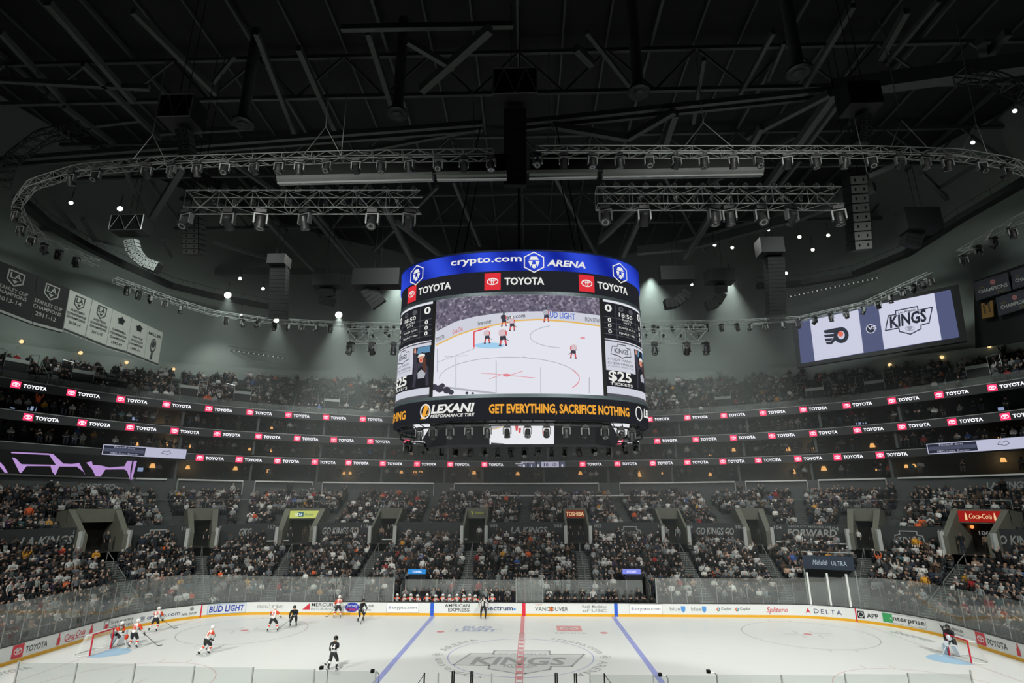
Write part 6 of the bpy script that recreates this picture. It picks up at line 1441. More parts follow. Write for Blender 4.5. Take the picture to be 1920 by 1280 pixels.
# ---- roof steel
def beam(px0, py0, px1, py1, z, wd, label, m=None, ht=None):
    p, q = U(px0, py0, z=z), U(px1, py1, z=z); m_ = MB(); m_.bar(p, q, wd, ht or wd); o = m_.build('roof_beam', m or M_roofsteel); tag(o, label, 'roof beam', 'roof steel'); o['kind'] = 'structure'; return o
BM = [(-20, 301, 905, 231, 41, .35), (-20, 313, 905, 243, 41, .3), (985, 229, 1560, 168, 41, .35), (985, 241, 1560, 180, 41, .3), (1560, 168, 1940, 116, 41, 1.0), (344, 312, 281, 414, 38, .5), (232, 312, 280, 420, 39, .3), (487, 398, 588, 505, 40, .5), (583, 398, 672, 506, 40, .45), (592, 398, 680, 506, 40, .25),
      (398, 454, 517, 488, 39, .3), (720, 383, 778, 497, 39, .5), (742, 415, 830, 482, 39, .4), (1203, 403, 1168, 480, 39, .45), (1193, 387, 1125, 452, 39, .45), (1565, 173, 1438, 349, 40, .55), (1555, 175, 1400, 256, 40, .45), (1347, 378, 1283, 484, 39, .4), (1354, 378, 1290, 484, 39, .2), (1428, 238, 1394, 296, 38, .4),
      (1764, 353, 1834, 309, 39, .35), (1728, 325, 1775, 372, 39, .35), (919, 54, 791, 168, 40, .5), (764, 77, 850, 128, 40, .35), (640, 53, 962, 47, 42, .35), (1036, 235, 1177, 259, 40, .45), (1177, 259, 1265, 208, 40, .45), (1266, 213, 1244, 280, 40, .5), (1596, 160, 1500, 290, 42, .35), (640, 290, 905, 240, 41, .3),
      (90, 5, 250, 190, 43, .4), (250, 20, 405, 175, 43, .4), (155, 120, 300, 260, 43, .35), (120, 200, 215, 270, 43, .35), (0, 150, 280, 165, 43, .35), (180, 235, 260, 225, 43, .3), (400, 155, 440, 105, 43, .25), (560, 90, 640, 270, 43, .4), (480, 60, 560, 270, 43, .35), (690, 60, 735, 200, 43, .4), (1100, 60, 1180, 160, 43, .3), (1080, 90, 1110, 120, 43, .5), (1320, 110, 1300, 230, 43, .3),
      (1450, 60, 1380, 190, 43, .3), (1470, 80, 1440, 150, 43, .25), (1600, 10, 1510, 160, 43, .35), (1700, 20, 1650, 110, 43, .4), (1760, 0, 1660, 120, 43, .3), (1855, 100, 1890, 60, 43, .5), (1845, 110, 1838, 75, 43, .5), (300, 250, 475, 240, 42, .3), (0, 60, 120, 190, 44, .35), (820, 350, 700, 470, 42, .3), (620, 430, 700, 330, 42, .25), (1230, 300, 1320, 470, 42, .3), (1500, 300, 1420, 400, 42, .3),
      (70, 345, 140, 428, 38, .3), (75, 428, 142, 442, 38, .25), (155, 410, 178, 450, 38, .35), (178, 450, 240, 464, 38, .2), (305, 450, 322, 480, 38, .25), (1630, 330, 1700, 300, 39, .3), (1330, 345, 1490, 255, 42, .3), (430, 300, 560, 390, 42, .35), (250, 300, 340, 420, 42, .3), (1040, 330, 1120, 480, 42, .35), (850, 340, 900, 460, 42, .3)]
for i, b in enumerate(BM): beam(*b, label=f'grey painted steel roof beam, {["left", "centre", "right"][min(2, int(max(0, b[0])//640))]} part of the roof, {"upper" if b[1] < 200 else "lower"} row', ht=b[5]*1.3)
# regular roof trusses and purlins spanning the hall
for i, y in enumerate((-34, -22, -10, 2, 14, 26)):
    m_ = MB(); m_.box((0, y, 48.6), (170, .3, .35)); m_.box((0, y, 44.2), (170, .3, .35)); x = -84
    while x < 84: m_.bar((x, y, 44.2), (x+4, y, 48.6), .18, .18); m_.bar((x+4, y, 48.6), (x+8, y, 44.2), .18, .18); x += 8
    o = m_.build('roof_truss', M_roofsteel); tag(o, f'long steel lattice roof truss spanning the hall, {ORD[i]} from the camera', 'roof truss', 'roof steel', 'structure')
for i, x in enumerate(range(-72, 73, 12)):
    m_ = MB(); m_.box((x, 0, 49.2), (.25, 110, .4)); m_.box((x+4, 0, 49.6), (.15, 110, .2)); m_.box((x+8, 0, 49.6), (.15, 110, .2)); o = m_.build('roof_purlin', M_roofsteel); tag(o, f'steel roof purlin under the deck, {ORD[i]} from the left', 'roof beam', 'roof steel', 'structure')
# ring beam over the far stands, dark edge of the roof void
P = [U(a, b, z=40) for a, b in ((370, 509), (560, 510), (745, 511))]; m_ = MB()
for a, b in zip(P[:-1], P[1:]): m_.bar(a, b, .7, 1.0)
o = m_.build('roof_edge_beam', M_roofsteel); tag(o, 'heavy horizontal edge beam of the roof left of the scoreboard', 'roof beam', 'roof steel', 'structure')
P = [U(a, b, z=40) for a, b in ((1195, 470), (1290, 462), (1500, 405), (1640, 350))]; m_ = MB()
for a, b in zip(P[:-1], P[1:]): m_.bar(a, b, .7, 1.0)
o = m_.build('roof_edge_beam', M_roofsteel); tag(o, 'heavy slanting edge beam of the roof right of the scoreboard', 'roof beam', 'roof steel', 'structure')
# catwalks: dark curved ribbons with rails, left and right
for i, (L, lb) in enumerate((([(35, 372), (90, 420), (160, 460), (230, 495), (320, 535), (400, 555), (505, 575)], 'dark curved catwalk sweeping across the left side'), ([(1420, 536), (1500, 532), (1600, 515), (1700, 475), (1800, 410), (1930, 335)], 'dark curved catwalk sweeping across the right side'))):
    P = [U(a, b, z=35) for a, b in L]; e = empty('catwalk', P[0], lb, 'catwalk', 'curved catwalks'); m_ = MB()
    for a, b in zip(P[:-1], P[1:]): m_.bar(a, b, .9, .55)
    m_.build('deck', M_dark, e); m_ = MB(); m_.path([p+np.array([0, 0, 1.1]) for p in P], .03, 4)
    for a, b in zip(P[:-1], P[1:]):
        for k in range(4): c = a+(b-a)*k/4; m_.tube(c, c+np.array([0, 0, 1.1]), .02, 4)
    m_.build('railing', M_steel, e)
# strings of tiny lights
L_tiny = led('tiny_lamp', (226, 232, 226), .8)
for nm, a, b, n, lb in (('string', (330, 641), (535, 671), 22, 'string of tiny white lamps on the wall left of the scoreboard'), ('string', (1478, 556), (1648, 520), 20, 'string of tiny white lamps on the wall right of the scoreboard')):
    p, q = CAM+ray(*a)*74, CAM+ray(*b)*(78 if a[0] < 900 else 70); e = empty('light_string', p, lb, 'light string', 'strings of tiny lamps')
    m_ = MB(); m_.tube(p, q, .05, 5); m_.tube(p+np.array([0, 0, .5]), q+np.array([0, 0, .5]), .03, 5); m_.build('rail', M_steel, e)
    for k in range(n): c = p+(q-p)*(k+.5)/n; m_ = MB(); m_.ball(c-np.array([0, .1, .05]), .075, 6, 4); m_.build('bulb', L_tiny, e)
# floodlights that are switched on (visible lens plus a real beam)
L_flood = led('floodlight_lens', (255, 255, 244), 6.0)
FL = [(32, 259, 60, .22), (133, 380, 60, .2), (225, 391, 62, .28), (427, 553, 72, .42), (450, 522, 72, .2), (493, 541, 72, .2), (452, 590, 72, .14), (518, 600, 66, .3), (635, 590, 70, .42), (1369, 521, 64, .48), (1297, 533, 74, .18), (1340, 459, 72, .2), (1373, 464, 74, .2), (1499, 444, 74, .22), (1553, 441, 70, .2), (1524, 468, 70, .2), (1474, 512, 70, .2), (1824, 267, 60, .2), (1883, 141, 50, .16), (1903, 208, 58, .2), (1441, 431, 70, .14), (1700, 560, 0, 0)]
FL = [f for f in FL if f[2]]; FL.sort()
M_fl = mat('floodlight_housing', (70, 74, 72), .5, .3)
for i, (px, py, D, r) in enumerate(FL):
    p = CAM+ray(px, py)*D; e = empty('floodlight', p, f'lit round floodlight under the roof, {ORD[i]} from the left', 'floodlight', 'lit floodlights under the roof')
    d = (Vector((0, -6, 0))-Vector(p)).normalized(); R = d.to_track_quat('-Z', 'Y').to_matrix()
    m_ = MB(); m_.lathe([(r*.6, .5), (r*1.1, .1), (r*1.15, 0)], p, 14, 0, R); m_.build('housing', M_fl, e)
    m_ = MB(); m_.lathe([(.001, -.03), (r, -.02)], p, 14, 0, R); m_.build('lens', L_flood, e); m_ = MB(); m_.tube(p+np.array([0, 0, .4]), (p[0], p[1], p[2]+1.8), .04, 5); m_.build('bracket', M_steel, e)
    if r >= .28:
        spot('flood_beam', tuple(Vector(p)+d*.25), (p[0]*1.05, p[1]+9, 8), 3000 if r < .4 or px < 500 else 12000, math.radians(70), .8, (.93, 1, .95), .2)
# softly glowing suite-like bays high behind the roof void
# ================================================================== VIDEO WALL AND HANGING BANNERS
class Plane:
    """vertical plane through two photo points with given distances; maps photo places and local offsets onto it"""
    def __init__(s, p0, d0, p1, d1):
        s.A = CAM+ray(*p0)*d0; B = CAM+ray(*p1)*d1; u = (B-s.A).copy(); u[2] = 0; s.u = u/np.linalg.norm(u); s.n = np.cross(s.u, [0, 0, 1.])
    def uv(s, px, py): d = ray(px, py); t = ((s.A-CAM)@s.n)/(d@s.n); P = CAM+t*d; return (P-s.A)@s.u, P[2]-s.A[2]
    def pt(s, u, v, off=0.): return tuple(s.A+s.u*u+np.array([0, 0, v])+s.n*off)
    def f(s, off): return lambda u, v: s.pt(u, v, off)
def vquad(pl, name, c4, m, parent, off=0., th=.03):
    """solid panel from four photo corners"""
    P = [pl.uv(*c) for c in c4]; m_ = MB(); V = [pl.pt(u, v, off) for u, v in P]+[pl.pt(u, v, off-th) for u, v in P]; m_.add(V, [(3, 2, 1, 0), (4, 5, 6, 7), (0, 1, 5, 4), (1, 2, 6, 5), (2, 3, 7, 6), (3, 0, 4, 7)]); return m_.build(name, m, parent)
k6 = lambda X, Y: (1280+X/2.977, 400+Y/2.977); k4 = lambda X, Y: (X/2.977, 400+Y/2.977)
VW = Plane(k6(640, 600), 64, k6(1495, 425), 56.8)
if VW.n@(VW.A-CAM) > 0: VW.n = -VW.n
e = empty('video_wall', VW.A, 'large video wall showing two team crests hung above the right upper stand', 'video wall')
vquad(VW, 'housing', [k6(605, 590), k6(1540, 395), k6(1590, 710), k6(640, 860)], M_dark, e, -.05, .6)
vquad(VW, 'screen', [k6(640, 600), k6(1495, 425), k6(1545, 690), k6(660, 838)], led('wall_slate_blue', (82, 88, 122)), e, 0, .04)
L_pale = led('wall_pale_panel', (206, 208, 228)); L_ink = led('wall_ink', (40, 44, 56)); L_or = led('wall_orange', (228, 110, 84)); L_gry = led('wall_grey', (150, 154, 168))
vquad(VW, 'crest_panel', [k6(710, 597), k6(980, 538), k6(1010, 777), k6(738, 824)], L_pale, e, .05, .03); vquad(VW, 'crest_panel', [k6(1090, 508), k6(1403, 445), k6(1445, 705), k6(1125, 758)], L_pale, e, .05, .03)
def pxf(pl, off, k): return lambda X, Y: pl.pt(*pl.uv(*k(X, -Y)), off)
g = pxf(VW, .09, k6); g2 = pxf(VW, .12, k6)
def pp(m_, L, f, mt=0): poly(m_, [(x, -y) for x, y in L], f, mt)
m_ = MB(); ringp(m_, 885, -680, 42, 45, 22, g, 0, 28); discp(m_, 882, -674, 15, 15, g2, 1)
for L in ([(785, 655), (855, 640), (885, 637), (880, 652), (850, 668), (795, 672)], [(788, 678), (850, 672), (842, 690), (795, 693)], [(793, 700), (838, 696), (830, 712), (797, 714)], [(798, 718), (828, 716), (850, 680), (862, 700), (832, 732), (805, 731)]): pp(m_, L, g, 0)
m_.build('flying_crest', [L_ink, L_or], e)
m_ = MB(); linep(m_, [(x, -y) for x, y in ((1132, 655), (1148, 572), (1190, 565), (1188, 545), (1310, 520), (1313, 542), (1393, 525), (1375, 612), (1330, 625), (1330, 645), (1272, 675), (1210, 660), (1207, 640))], 6, g, 0, True)
u0, v0 = VW.uv(*k6(1158, 640)); u1, v1 = VW.uv(*k6(1368, 598)); 
lettering(m_, 'KINGS', 1.25, lambda x, y: VW.pt(u0+x, v0+(v1-v0)*x/(u1-u0)+y, .09), width=u1-u0, shear=.18, bold=.035)
u2, v2 = VW.uv(*k6(1205, 562)); u3, v3 = VW.uv(*k6(1300, 543)); lettering(m_, 'Los Angeles', .26, lambda x, y: VW.pt(u2+x, v2+(v3-v2)*x/(u3-u2)+y, .09), width=u3-u2, bold=.02)
ringp(m_, 1268, -643, 26, 14, 4, g, 1, 20); pp(m_, [(1250, 636), (1286, 632), (1268, 660)], g, 1); m_.build('crown_crest', [L_ink, L_gry], e)
m_ = MB(); discp(m_, 1050, -645, 27, 26, g, 1); discp(m_, 1050, -645, 23, 22, g2, 0); u4, v4 = VW.uv(*k6(1034, 653)); lettering(m_, 'VS', .42, lambda x, y: VW.pt(u4+x, v4+y, .15), width=.8, mat=1, bold=.03); m_.build('versus_badge', [L_ink, L_pale], e)
# left banners
LBN = Plane(k4(390, 425), 50, k4(910, 665), 61.3)
if LBN.n@(LBN.A-CAM) > 0: LBN.n = -LBN.n
M_bw = mat('banner_white_cloth', (176, 180, 172), .8, noise=.08); M_bb = mat('banner_black_cloth', (34, 37, 37), .8); M_bg = mat('banner_ink', (58, 62, 62), .8); M_bs = mat('banner_silver', (158, 162, 156), .7)
def banner(c, lines, lab, dark=False, logo='la', number=None):
    """c: four corners tl, tr, br, bl in enlarged-detail coordinates"""
    e = empty('hanging_banner', LBN.pt(*LBN.uv(*k4(*c[0]))), lab, 'banner', 'championship banners on the left'); vquad(LBN, 'cloth', [k4(*p) for p in c], M_bb if dark else M_bw, e, 0, .04)
    U0, V0 = LBN.uv(*k4(*c[0])); U1, V1 = LBN.uv(*k4(*c[1])); U3, V3 = LBN.uv(*k4(*c[3])); W = U1-U0; H = V0-V3; f = LBN.f(.04); ink = 0; um = U0+W/2
    m_ = MB()
    hw = W*.2
    if logo == 'la':
        vt = V0-H*.08; linep(m_, [(um-hw, vt), (um+hw, vt), (um+hw, vt-H*.2), (um, vt-H*.3), (um-hw, vt-H*.2)], W*.035, f, 0, True); lettering(m_, 'LA', H*.12, f, x0=um, y0=vt-H*.15, align='c', width=hw*1.5, bold=.02); poly(m_, [(um-hw*.4, vt-H*.18), (um+hw*.4, vt-H*.18), (um, vt-H*.25)], f)
    elif logo == 'burst':
        for k in range(5): a = k*2*PI/5+.3; poly(m_, [(um+hw*1.2*math.cos(a), V0-H*.2+hw*math.sin(a)), (um+hw*.5*math.cos(a+.6), V0-H*.2+hw*.5*math.sin(a+.6)), (um-hw*.3*math.cos(a), V0-H*.2-hw*.3*math.sin(a)), (um+hw*.5*math.cos(a-.6), V0-H*.2+hw*.5*math.sin(a-.6))][::-1], f)
        discp(m_, um, V0-H*.2, hw*.8, hw*.7, f)
    else: ringp(m_, um, V0-H*.5, W*.18, H*.2, W*.06, f); discp(m_, um, V0-H*.47, W*.1, H*.1, f); poly(m_, [(um-W*.08, V0-H*.9), (um+W*.08, V0-H*.9), (um+W*.04, V0-H*.65), (um-W*.04, V0-H*.65)], f)
    for (t, vv, s_, w_) in lines: lettering(m_, t, H*s_, f, x0=um, y0=V0-H*vv, align='c', width=W*w_, bold=.015)
    m_.build('lettering', M_bs if dark else M_bg, e)
    m_ = MB(); n_ = 2; ue, ve = LBN.uv(*k4(*c[2])); m_.add([LBN.pt(U3, V3+H*.02, .03), LBN.pt(ue, ve+H*.02, .03), LBN.pt(ue, ve+H*.07, .03), LBN.pt(U3, V3+H*.07, .03)], [(0, 1, 2, 3)]); m_.build('hem_stripe', M_bs if dark else M_bg, e)
W3 = lambda y: [('WESTERN', .47, .055, .6), ('CONFERENCE', .56, .055, .82), ('CHAMPIONS', .65, .055, .8), (y, .78, .065, .5)]
banner([(-10, 262), (205, 345), (175, 622), (-40, 542)], [('STANLEY CUP', .5, .075, .8), ('CHAMPIONS', .6, .075, .8), ('2013-14', .74, .085, .6)], 'black banner with silver champions lettering for 2013-14, leftmost of the row', True)
banner([(208, 346), (388, 420), (345, 668), (178, 624)], [('STANLEY CUP', .53, .075, .84), ('CHAMPIONS', .64, .075, .84), ('2011-12', .78, .085, .62)], 'black banner with silver champions lettering for 2011-12', True)
banner([(390, 425), (515, 478), (470, 702), (352, 655)], W3('2013-14'), 'white conference champions banner dated 2013-14, beside the black banners'); banner([(518, 480), (630, 535), (588, 750), (474, 704)], W3('2011-12'), 'white conference champions banner dated 2011-12, second of the white ones')
banner([(632, 536), (735, 582), (705, 784), (590, 752)], [('CAMPBELL', .5, .055, .75), ('CONFERENCE', .6, .055, .85), ('CHAMPIONS', .7, .055, .8), ('1992-93', .83, .065, .55)], 'white conference champions banner dated 1992-93', False, 'burst'); banner([(737, 583), (828, 626), (800, 820), (708, 786)], [('SMYTHE', .5, .055, .6), ('DIVISION', .6, .055, .7), ('CHAMPIONS', .7, .055, .8), ('1990-91', .83, .065, .55)], 'white division champions banner dated 1990-91', False, 'burst')
banner([(830, 627), (910, 665), (880, 852), (803, 822)], [('MILLER', .22, .07, .85)], 'white banner with a microphone shape, rightmost of the left row', False, 'mic')
# right banners
RBN = Plane(k6(1625, 385), 57, k6(1905, 300), 51)
if RBN.n@(RBN.A-CAM) > 0: RBN.n = -RBN.n
def rbanner(c, lab, yr):
    e = empty('hanging_banner', RBN.pt(*RBN.uv(*k6(*c[0]))), lab, 'banner', 'dark banners on the right'); vquad(RBN, 'cloth', [k6(*p) for p in c], mat('banner_dark_purple', (48, 50, 58), .8), e, 0, .04)
    (U0, V0), (U1, V1), (U3, V3) = RBN.uv(*k6(*c[0])), RBN.uv(*k6(*c[1])), RBN.uv(*k6(*c[3])); W, H = U1-U0, V0-V3; f = lambda u, v: RBN.pt(U0+u*W, V3+v*H+(V1-V0)*u, .04); m_ = MB(); linep(m_, [(.03, .05), (.97, .05), (.97, .95), (.03, .95)], .02, f, 0, True)
    lettering(m_, 'CHAMPIONS', .2, f, x0=.5, y0=.3, width=.84, align='c', bold=.02, mat=1); lettering(m_, yr, .12, f, x0=.72, y0=.1, width=.24, align='c', mat=2); discp(m_, .55, .72, .08, .14, f, 3); lettering(m_, 'NBA', .1, f, x0=.12, y0=.56, width=.16, mat=2); m_.build('lettering', [M_bg, M_bs, mat('banner_gold_print', (120, 104, 60), .7), mat('banner_pink_print', (150, 96, 96), .7)], e)
rbanner([(1625, 385), (1815, 328), (1828, 432), (1637, 488)], 'dark champions banner at the right edge, upper left of its group', '2001'); rbanner([(1830, 322), (2000, 270), (2012, 375), (1843, 425)], 'dark champions banner cut by the right edge, upper row', '2002'); rbanner([(1748, 470), (1935, 413), (1950, 518), (1762, 574)], 'dark champions banner cut by the right edge, lower row', '2009')
e = empty('jersey_banner', RBN.pt(*RBN.uv(*k6(1670, 505))), 'golden sleeveless jersey hung under the dark champions banners', 'banner'); m_ = MB(); g = pxf(RBN, .05, k6)
L = [(1668, 502), (1682, 498), (1690, 510), (1712, 506), (1718, 488), (1732, 484), (1738, 575), (1675, 588)]; poly(m_, [(x, -y) for x, y in L], g); g = pxf(RBN, .0, k6); poly(m_, [(x, -y) for x, y in L], g); m_.build('cloth', mat('jersey_gold', (120, 92, 44), .8), e)
m_ = MB(); u_, v_ = RBN.uv(*k6(1690, 560)); lettering(m_, '11', .9, lambda x, y: RBN.pt(u_+x, v_+y, .08), bold=.03); m_.build('lettering', mat('banner_gold_dark', (70, 56, 40), .8), e)
m_ = MB(); P = [k6(1590, 380), k6(2000, 235), k6(2030, 690), k6(1600, 752)]; V = [RBN.pt(*RBN.uv(*p), -.6) for p in P]+[RBN.pt(*RBN.uv(*p), -.9) for p in P]; m_.add(V, [(3, 2, 1, 0), (4, 5, 6, 7), (0, 1, 5, 4), (1, 2, 6, 5), (2, 3, 7, 6), (3, 0, 4, 7)]); o = m_.build('banner_backdrop_panel', M_dark); tag(o, 'large dark wall panel behind the right banners', 'wall panel')
# crypto sign in the upper stand
p = CAM+ray(1415, 757)*80; e = empty('stand_sign', p, 'small glowing yellowish lettering sign low in the right upper stand', 'sign'); m_ = MB(); lettering(m_, 'crypto.com', .5, lambda x, y: (p[0]+.6+x, p[1], p[2]+y), width=3.0); hexlogo(m_, p[0]*0+.2, .2, .28, lambda x, y: (p[0]+x, p[1], p[2]+y)); m_.build('lettering', led('sign_pale_olive', (196, 204, 160), .9), e)
# ================================================================== PLAYERS, GOALIES, OFFICIALS
T_w = mat('jersey_white_knit', (232, 230, 226), .8); T_o = mat('jersey_orange_knit', (226, 74, 40), .8); T_k = mat('jersey_black_knit', (26, 28, 30), .8); T_s = mat('jersey_silver_knit', (188, 192, 192), .8)
T_p = mat('hockey_pants_black', (34, 36, 38), .7); T_skin = mat('player_skin', (206, 160, 132), .55); T_hw = mat('helmet_white', (236, 236, 234), .3); T_hk = mat('helmet_black', (20, 21, 23), .3); T_boot = mat('skate_boot_black', (22, 22, 24), .5)
T_bl = mat('skate_blade_steel', (190, 194, 196), .25, .9); T_gl = mat('glove_black_leather', (28, 28, 30), .6); T_stk = mat('stick_shaft_dark', (60, 58, 56), .5); T_stb = mat('stick_blade_tape', (30, 30, 30), .7); T_pad = mat('goalie_pad_white', (226, 232, 236), .5); T_padb = mat('goalie_pad_blue', (90, 140, 176), .5)
TEAMS = {'orange': dict(m=[T_skin, T_hw, T_w, T_o, T_p, T_w, T_o, T_boot, T_gl], helm=T_hw, num=T_o, stick=T_stk), 'black': dict(m=[T_skin, T_hk, T_k, T_s, T_p, T_k, T_w, T_boot, T_gl], helm=T_hk, num=T_w, stick=T_stk),
         'ref': dict(m=[T_skin, T_hk, T_w, T_k, T_p, T_p, T_p, T_boot, T_skin], helm=T_hk, num=T_k, stick=None)}
def V3(*a): return Vector(a)
def person_fig(crouch=.4, lean=.3, feet=((-.2, 0), (.2, 0)), lift=(0, 0), blade=None, hands=None, look=0., team='orange', seated=False, goalie=False, bulk=1.):
    f = Fig(); zp = .98-.2*crouch; yp = .12*crouch
    if seated: zp, yp = .62, .25
    pel = f.j((0, yp, zp), (.185*bulk, .15*bulk), c=4)
    ft = []
    for s, (fxx, fy), lz in zip((-1, 1), feet, lift):
        hip = V3(s*.12, yp, zp-.06); 
        if seated: kn = V3(s*.16, -.18, .62); an = V3(s*.17, -.16, .14)
        else:
            an = V3(fxx, fy+.03, .13+lz); mid = (hip+an)/2; kn = mid+V3(s*.03, -(.08+.3*crouch), .02)
        a = f.j(hip, .125*bulk, pel, 4); th = f.j(hip.lerp(kn, .75), .105*bulk, a, 4); b = f.j(kn, .085, th, 5); c1 = f.j(kn.lerp(an, .35), .078, b, 6); c2 = f.j(kn.lerp(an, .6), .07, c1, 5); d = f.j(an, .05, c2, 7); f.j(an+V3(0, -.17, -.06), (.04, .035), d, 7); ft.append(an)
    top = V3(0, yp-.52*lean, zp+.5-.12*lean)
    w1 = f.j(V3(0, yp-.1*lean, zp+.1), (.2*bulk, .155*bulk), pel, 3 if team == 'black' else 2); w2 = f.j(V3(0, 0, 0).lerp(V3(0, yp, zp).lerp(top, .5), 1), (.2*bulk, .15*bulk), w1, 2); ch = f.j(top-V3(0, 0, .06), (.215*bulk, .15*bulk), w2, 2)
    nk = f.j(top+V3(look*.01, -.03-.03*lean, .08), .06, ch, 0); hd = top+V3(look*.02, -.06-.06*lean, .2); h1 = f.j(hd, (.08, .1), nk, 0); h2 = f.j(hd+V3(0, .01, .09), (.075, .09), h1, 1)
    if hands is None:
        if blade is not None: H1 = top+V3(.12, -.38, -.32); H2 = H1.lerp(V3(*blade, .03), .33)
        else: H1, H2 = top+V3(-.3, -.2, -.5), top+V3(.3, -.2, -.5)
    else: H1, H2 = V3(*hands[0]), V3(*hands[1])
    hl, hr = (H1, H2) if H1.x <= H2.x else (H2, H1)
    if blade is not None and hands is None: hl, hr = (H2, H1) if H2.x < H1.x else (H1, H2)
    fr = []
    for s, H in ((-1, hl), (1, hr)):
        sh = top+V3(s*.22, 0, -.03); el = (sh+H)/2+V3(s*.1, .07, -.07)
        S_ = f.j(sh, .095*bulk, ch, 3 if team == 'orange' else 2); e1 = f.j(sh.lerp(el, .6), .08, S_, 3 if team == 'orange' else 2); e = f.j(el, .07, e1, 2 if team != 'ref' else 3); w_ = f.j(el.lerp(H, .75), .052, e, 3 if team == 'black' else 2); f.j(H, .045, w_, 8); fr.append((el, H))
    return f, dict(head=hd, top=top, pel=V3(0, yp, zp), feet=ft, hands=(hl, hr), H1=H1, H2=H2, arms=fr)
def hand_mesh(mb_, H, el, axis, r=.014, spread=.03):
    """palm, four bent fingers and a thumb closed round the shaft direction axis"""
    d = (H-el).normalized(); ax = (axis-d*axis.dot(d)).normalized() if axis.length else d.orthogonal().normalized(); n_ = d.cross(ax).normalized()
    R = Matrix((ax, n_, d)).transposed(); mb_.ball(H, (.05, .032, .055), 8, 5, 0, R)
    for k in range(4):
        o = H+ax*((k-1.5)*spread*.8)+d*.035; L = (.045, .05, .047, .038)[k]; p1 = o+d*L*.7+n_*.01; p2 = p1+n_*L*.8; p3 = p2-d*L*.7
        mb_.tube(o, p1, r, 6, 0, r*.95); mb_.tube(p1, p2, r*.95, 6, 0, r*.85); mb_.tube(p2, p3, r*.85, 6, 0, r*.75)
    t0 = H+ax*.045-d*.01; t1 = t0+ax*.02+d*.035+n_*.015; mb_.tube(t0, t1, r*1.15, 6, 0, r); mb_.tube(t1, t1+n_*.04+d*.01, r, 6, 0, r*.8)
def make_player(name, label, cat, team='orange', number=None, group=None, goalie=False, bare=False, stickf=True, **kw):
    f, J = person_fig(team=team, goalie=goalie, **kw); T = TEAMS[team]; e = proto(name, label, cat, group)
    me = f.mesh(1, 'body'); V, F = grab(me); cl = f.classes(V)
    for m_ in T['m']: me.materials.append(m_)
    mi = np.array([np.bincount(cl[list(p)], minlength=9).argmax() for p in F], np.int32)
    if team == 'ref':                                                   # black and white stripes run down the shirt
        cx_ = np.array([V[list(p)].mean(0) for p in F]); m2 = np.isin(mi, (2, 3)); mi = np.where(m2, np.where(np.floor(cx_[:, 0]/.055) % 2 == 0, 2, 3), mi)
    me.polygons.foreach_set('material_index', mi); me.shade_smooth(); link('body', me, e)
    h = J['head']
    if not bare:
        m_ = MB(); m_.ball(h+V3(0, .015, .06), (.125, .15, .115), 14, 8); m_.box(h+V3(0, -.12, .07), (.17, .05, .02)); m_.box(h+V3(-.115, .0, -.0), (.02, .09, .09)); m_.box(h+V3(.115, .0, -.0), (.02, .09, .09)); hm = m_.build('helmet', T['helm'], e, smooth=True)
        if goalie:
            m_ = MB()
            for k in range(5): m_.tube(h+V3(-.08+.04*k, -.13, .06), h+V3(-.07+.035*k, -.14, -.1), .006, 4)
            for k in range(4): m_.tube(h+V3(-.09, -.12, .04-.04*k), h+V3(.09, -.12, .04-.04*k), .006, 4)
            m_.build('mask_cage', T_bl, hm)
        else: m_ = MB(); m_.add([h+V3(x, y, z) for x, y, z in ((-.1, -.1, .06), (0, -.15, .06), (.1, -.1, .06), (-.09, -.11, -.01), (0, -.155, -.01), (.09, -.11, -.01))], [(0, 3, 4, 1), (1, 4, 5, 2)]); m_.build('visor', M_glass, hm)
    m_ = MB(); m_.ball(h+V3(0, -.1, -.0), (.018, .03, .03), 6, 4, 0); 
    for s in (-1, 1): m_.ball(h+V3(s*.035, -.088, .03), .012, 6, 4, 1); m_.ball(h+V3(s*.088, .01, .01), (.014, .028, .035), 6, 4, 0)
    m_.ball(h+V3(0, -.09, -.05), (.03, .012, .008), 6, 4, 2); m_.build('face', [T_skin, T_hk, mat('lips', (150, 84, 76), .5)], e)
    for s, (el, H) in zip((-1, 1), J['arms']):
        m_ = MB(); ax = (J['H2']-J['H1']); ax = ax if ax.length > .05 else V3(0, 0, 1); hand_mesh(m_, H, el, ax, .02 if team != 'ref' else .012, .04 if team != 'ref' else .026)
        if team != 'ref': m_.tube(H.lerp(el, .2), H.lerp(el, .55), .055, 8, 0, .075)
        m_.build('glove' if team != 'ref' else 'hand', T['m'][8], e, smooth=False)
    for an in J['feet']:
        m_ = MB(); m_.box(an+V3(0, -.05, -.1), (.018, .3, .03)); m_.box(an+V3(0, .06, -.08), (.03, .04, .06)); m_.box(an+V3(0, -.14, -.08), (.03, .04, .06)); m_.build('skate_blade', T_bl, e)
    if number:
        top, pel = J['top'], J['pel']; ax = (top-pel).normalized(); nb = V3(0, 1, 0); nb = (nb-ax*nb.dot(ax)).normalized(); c0 = pel.lerp(top, .62); R_ = .235
        def nf(x, y, k=1): a = x/R_; return c0+ax*y+V3(-1, 0, 0)*k*(-R_*math.sin(a))*1.0*(-1 if False else 1)+nb*(R_*math.cos(a)*.83)
        def back(x, y): a = x/R_; return c0+ax*y+V3(-R_*math.sin(a), 0, 0)+nb*(R_*math.cos(a)*.86)
        m_ = MB(); lettering(m_, number, .27, back, width=.17*len(number), align='c', y0=-.13, bold=.02, space=1.1); m_.build('number', T['num'], e)
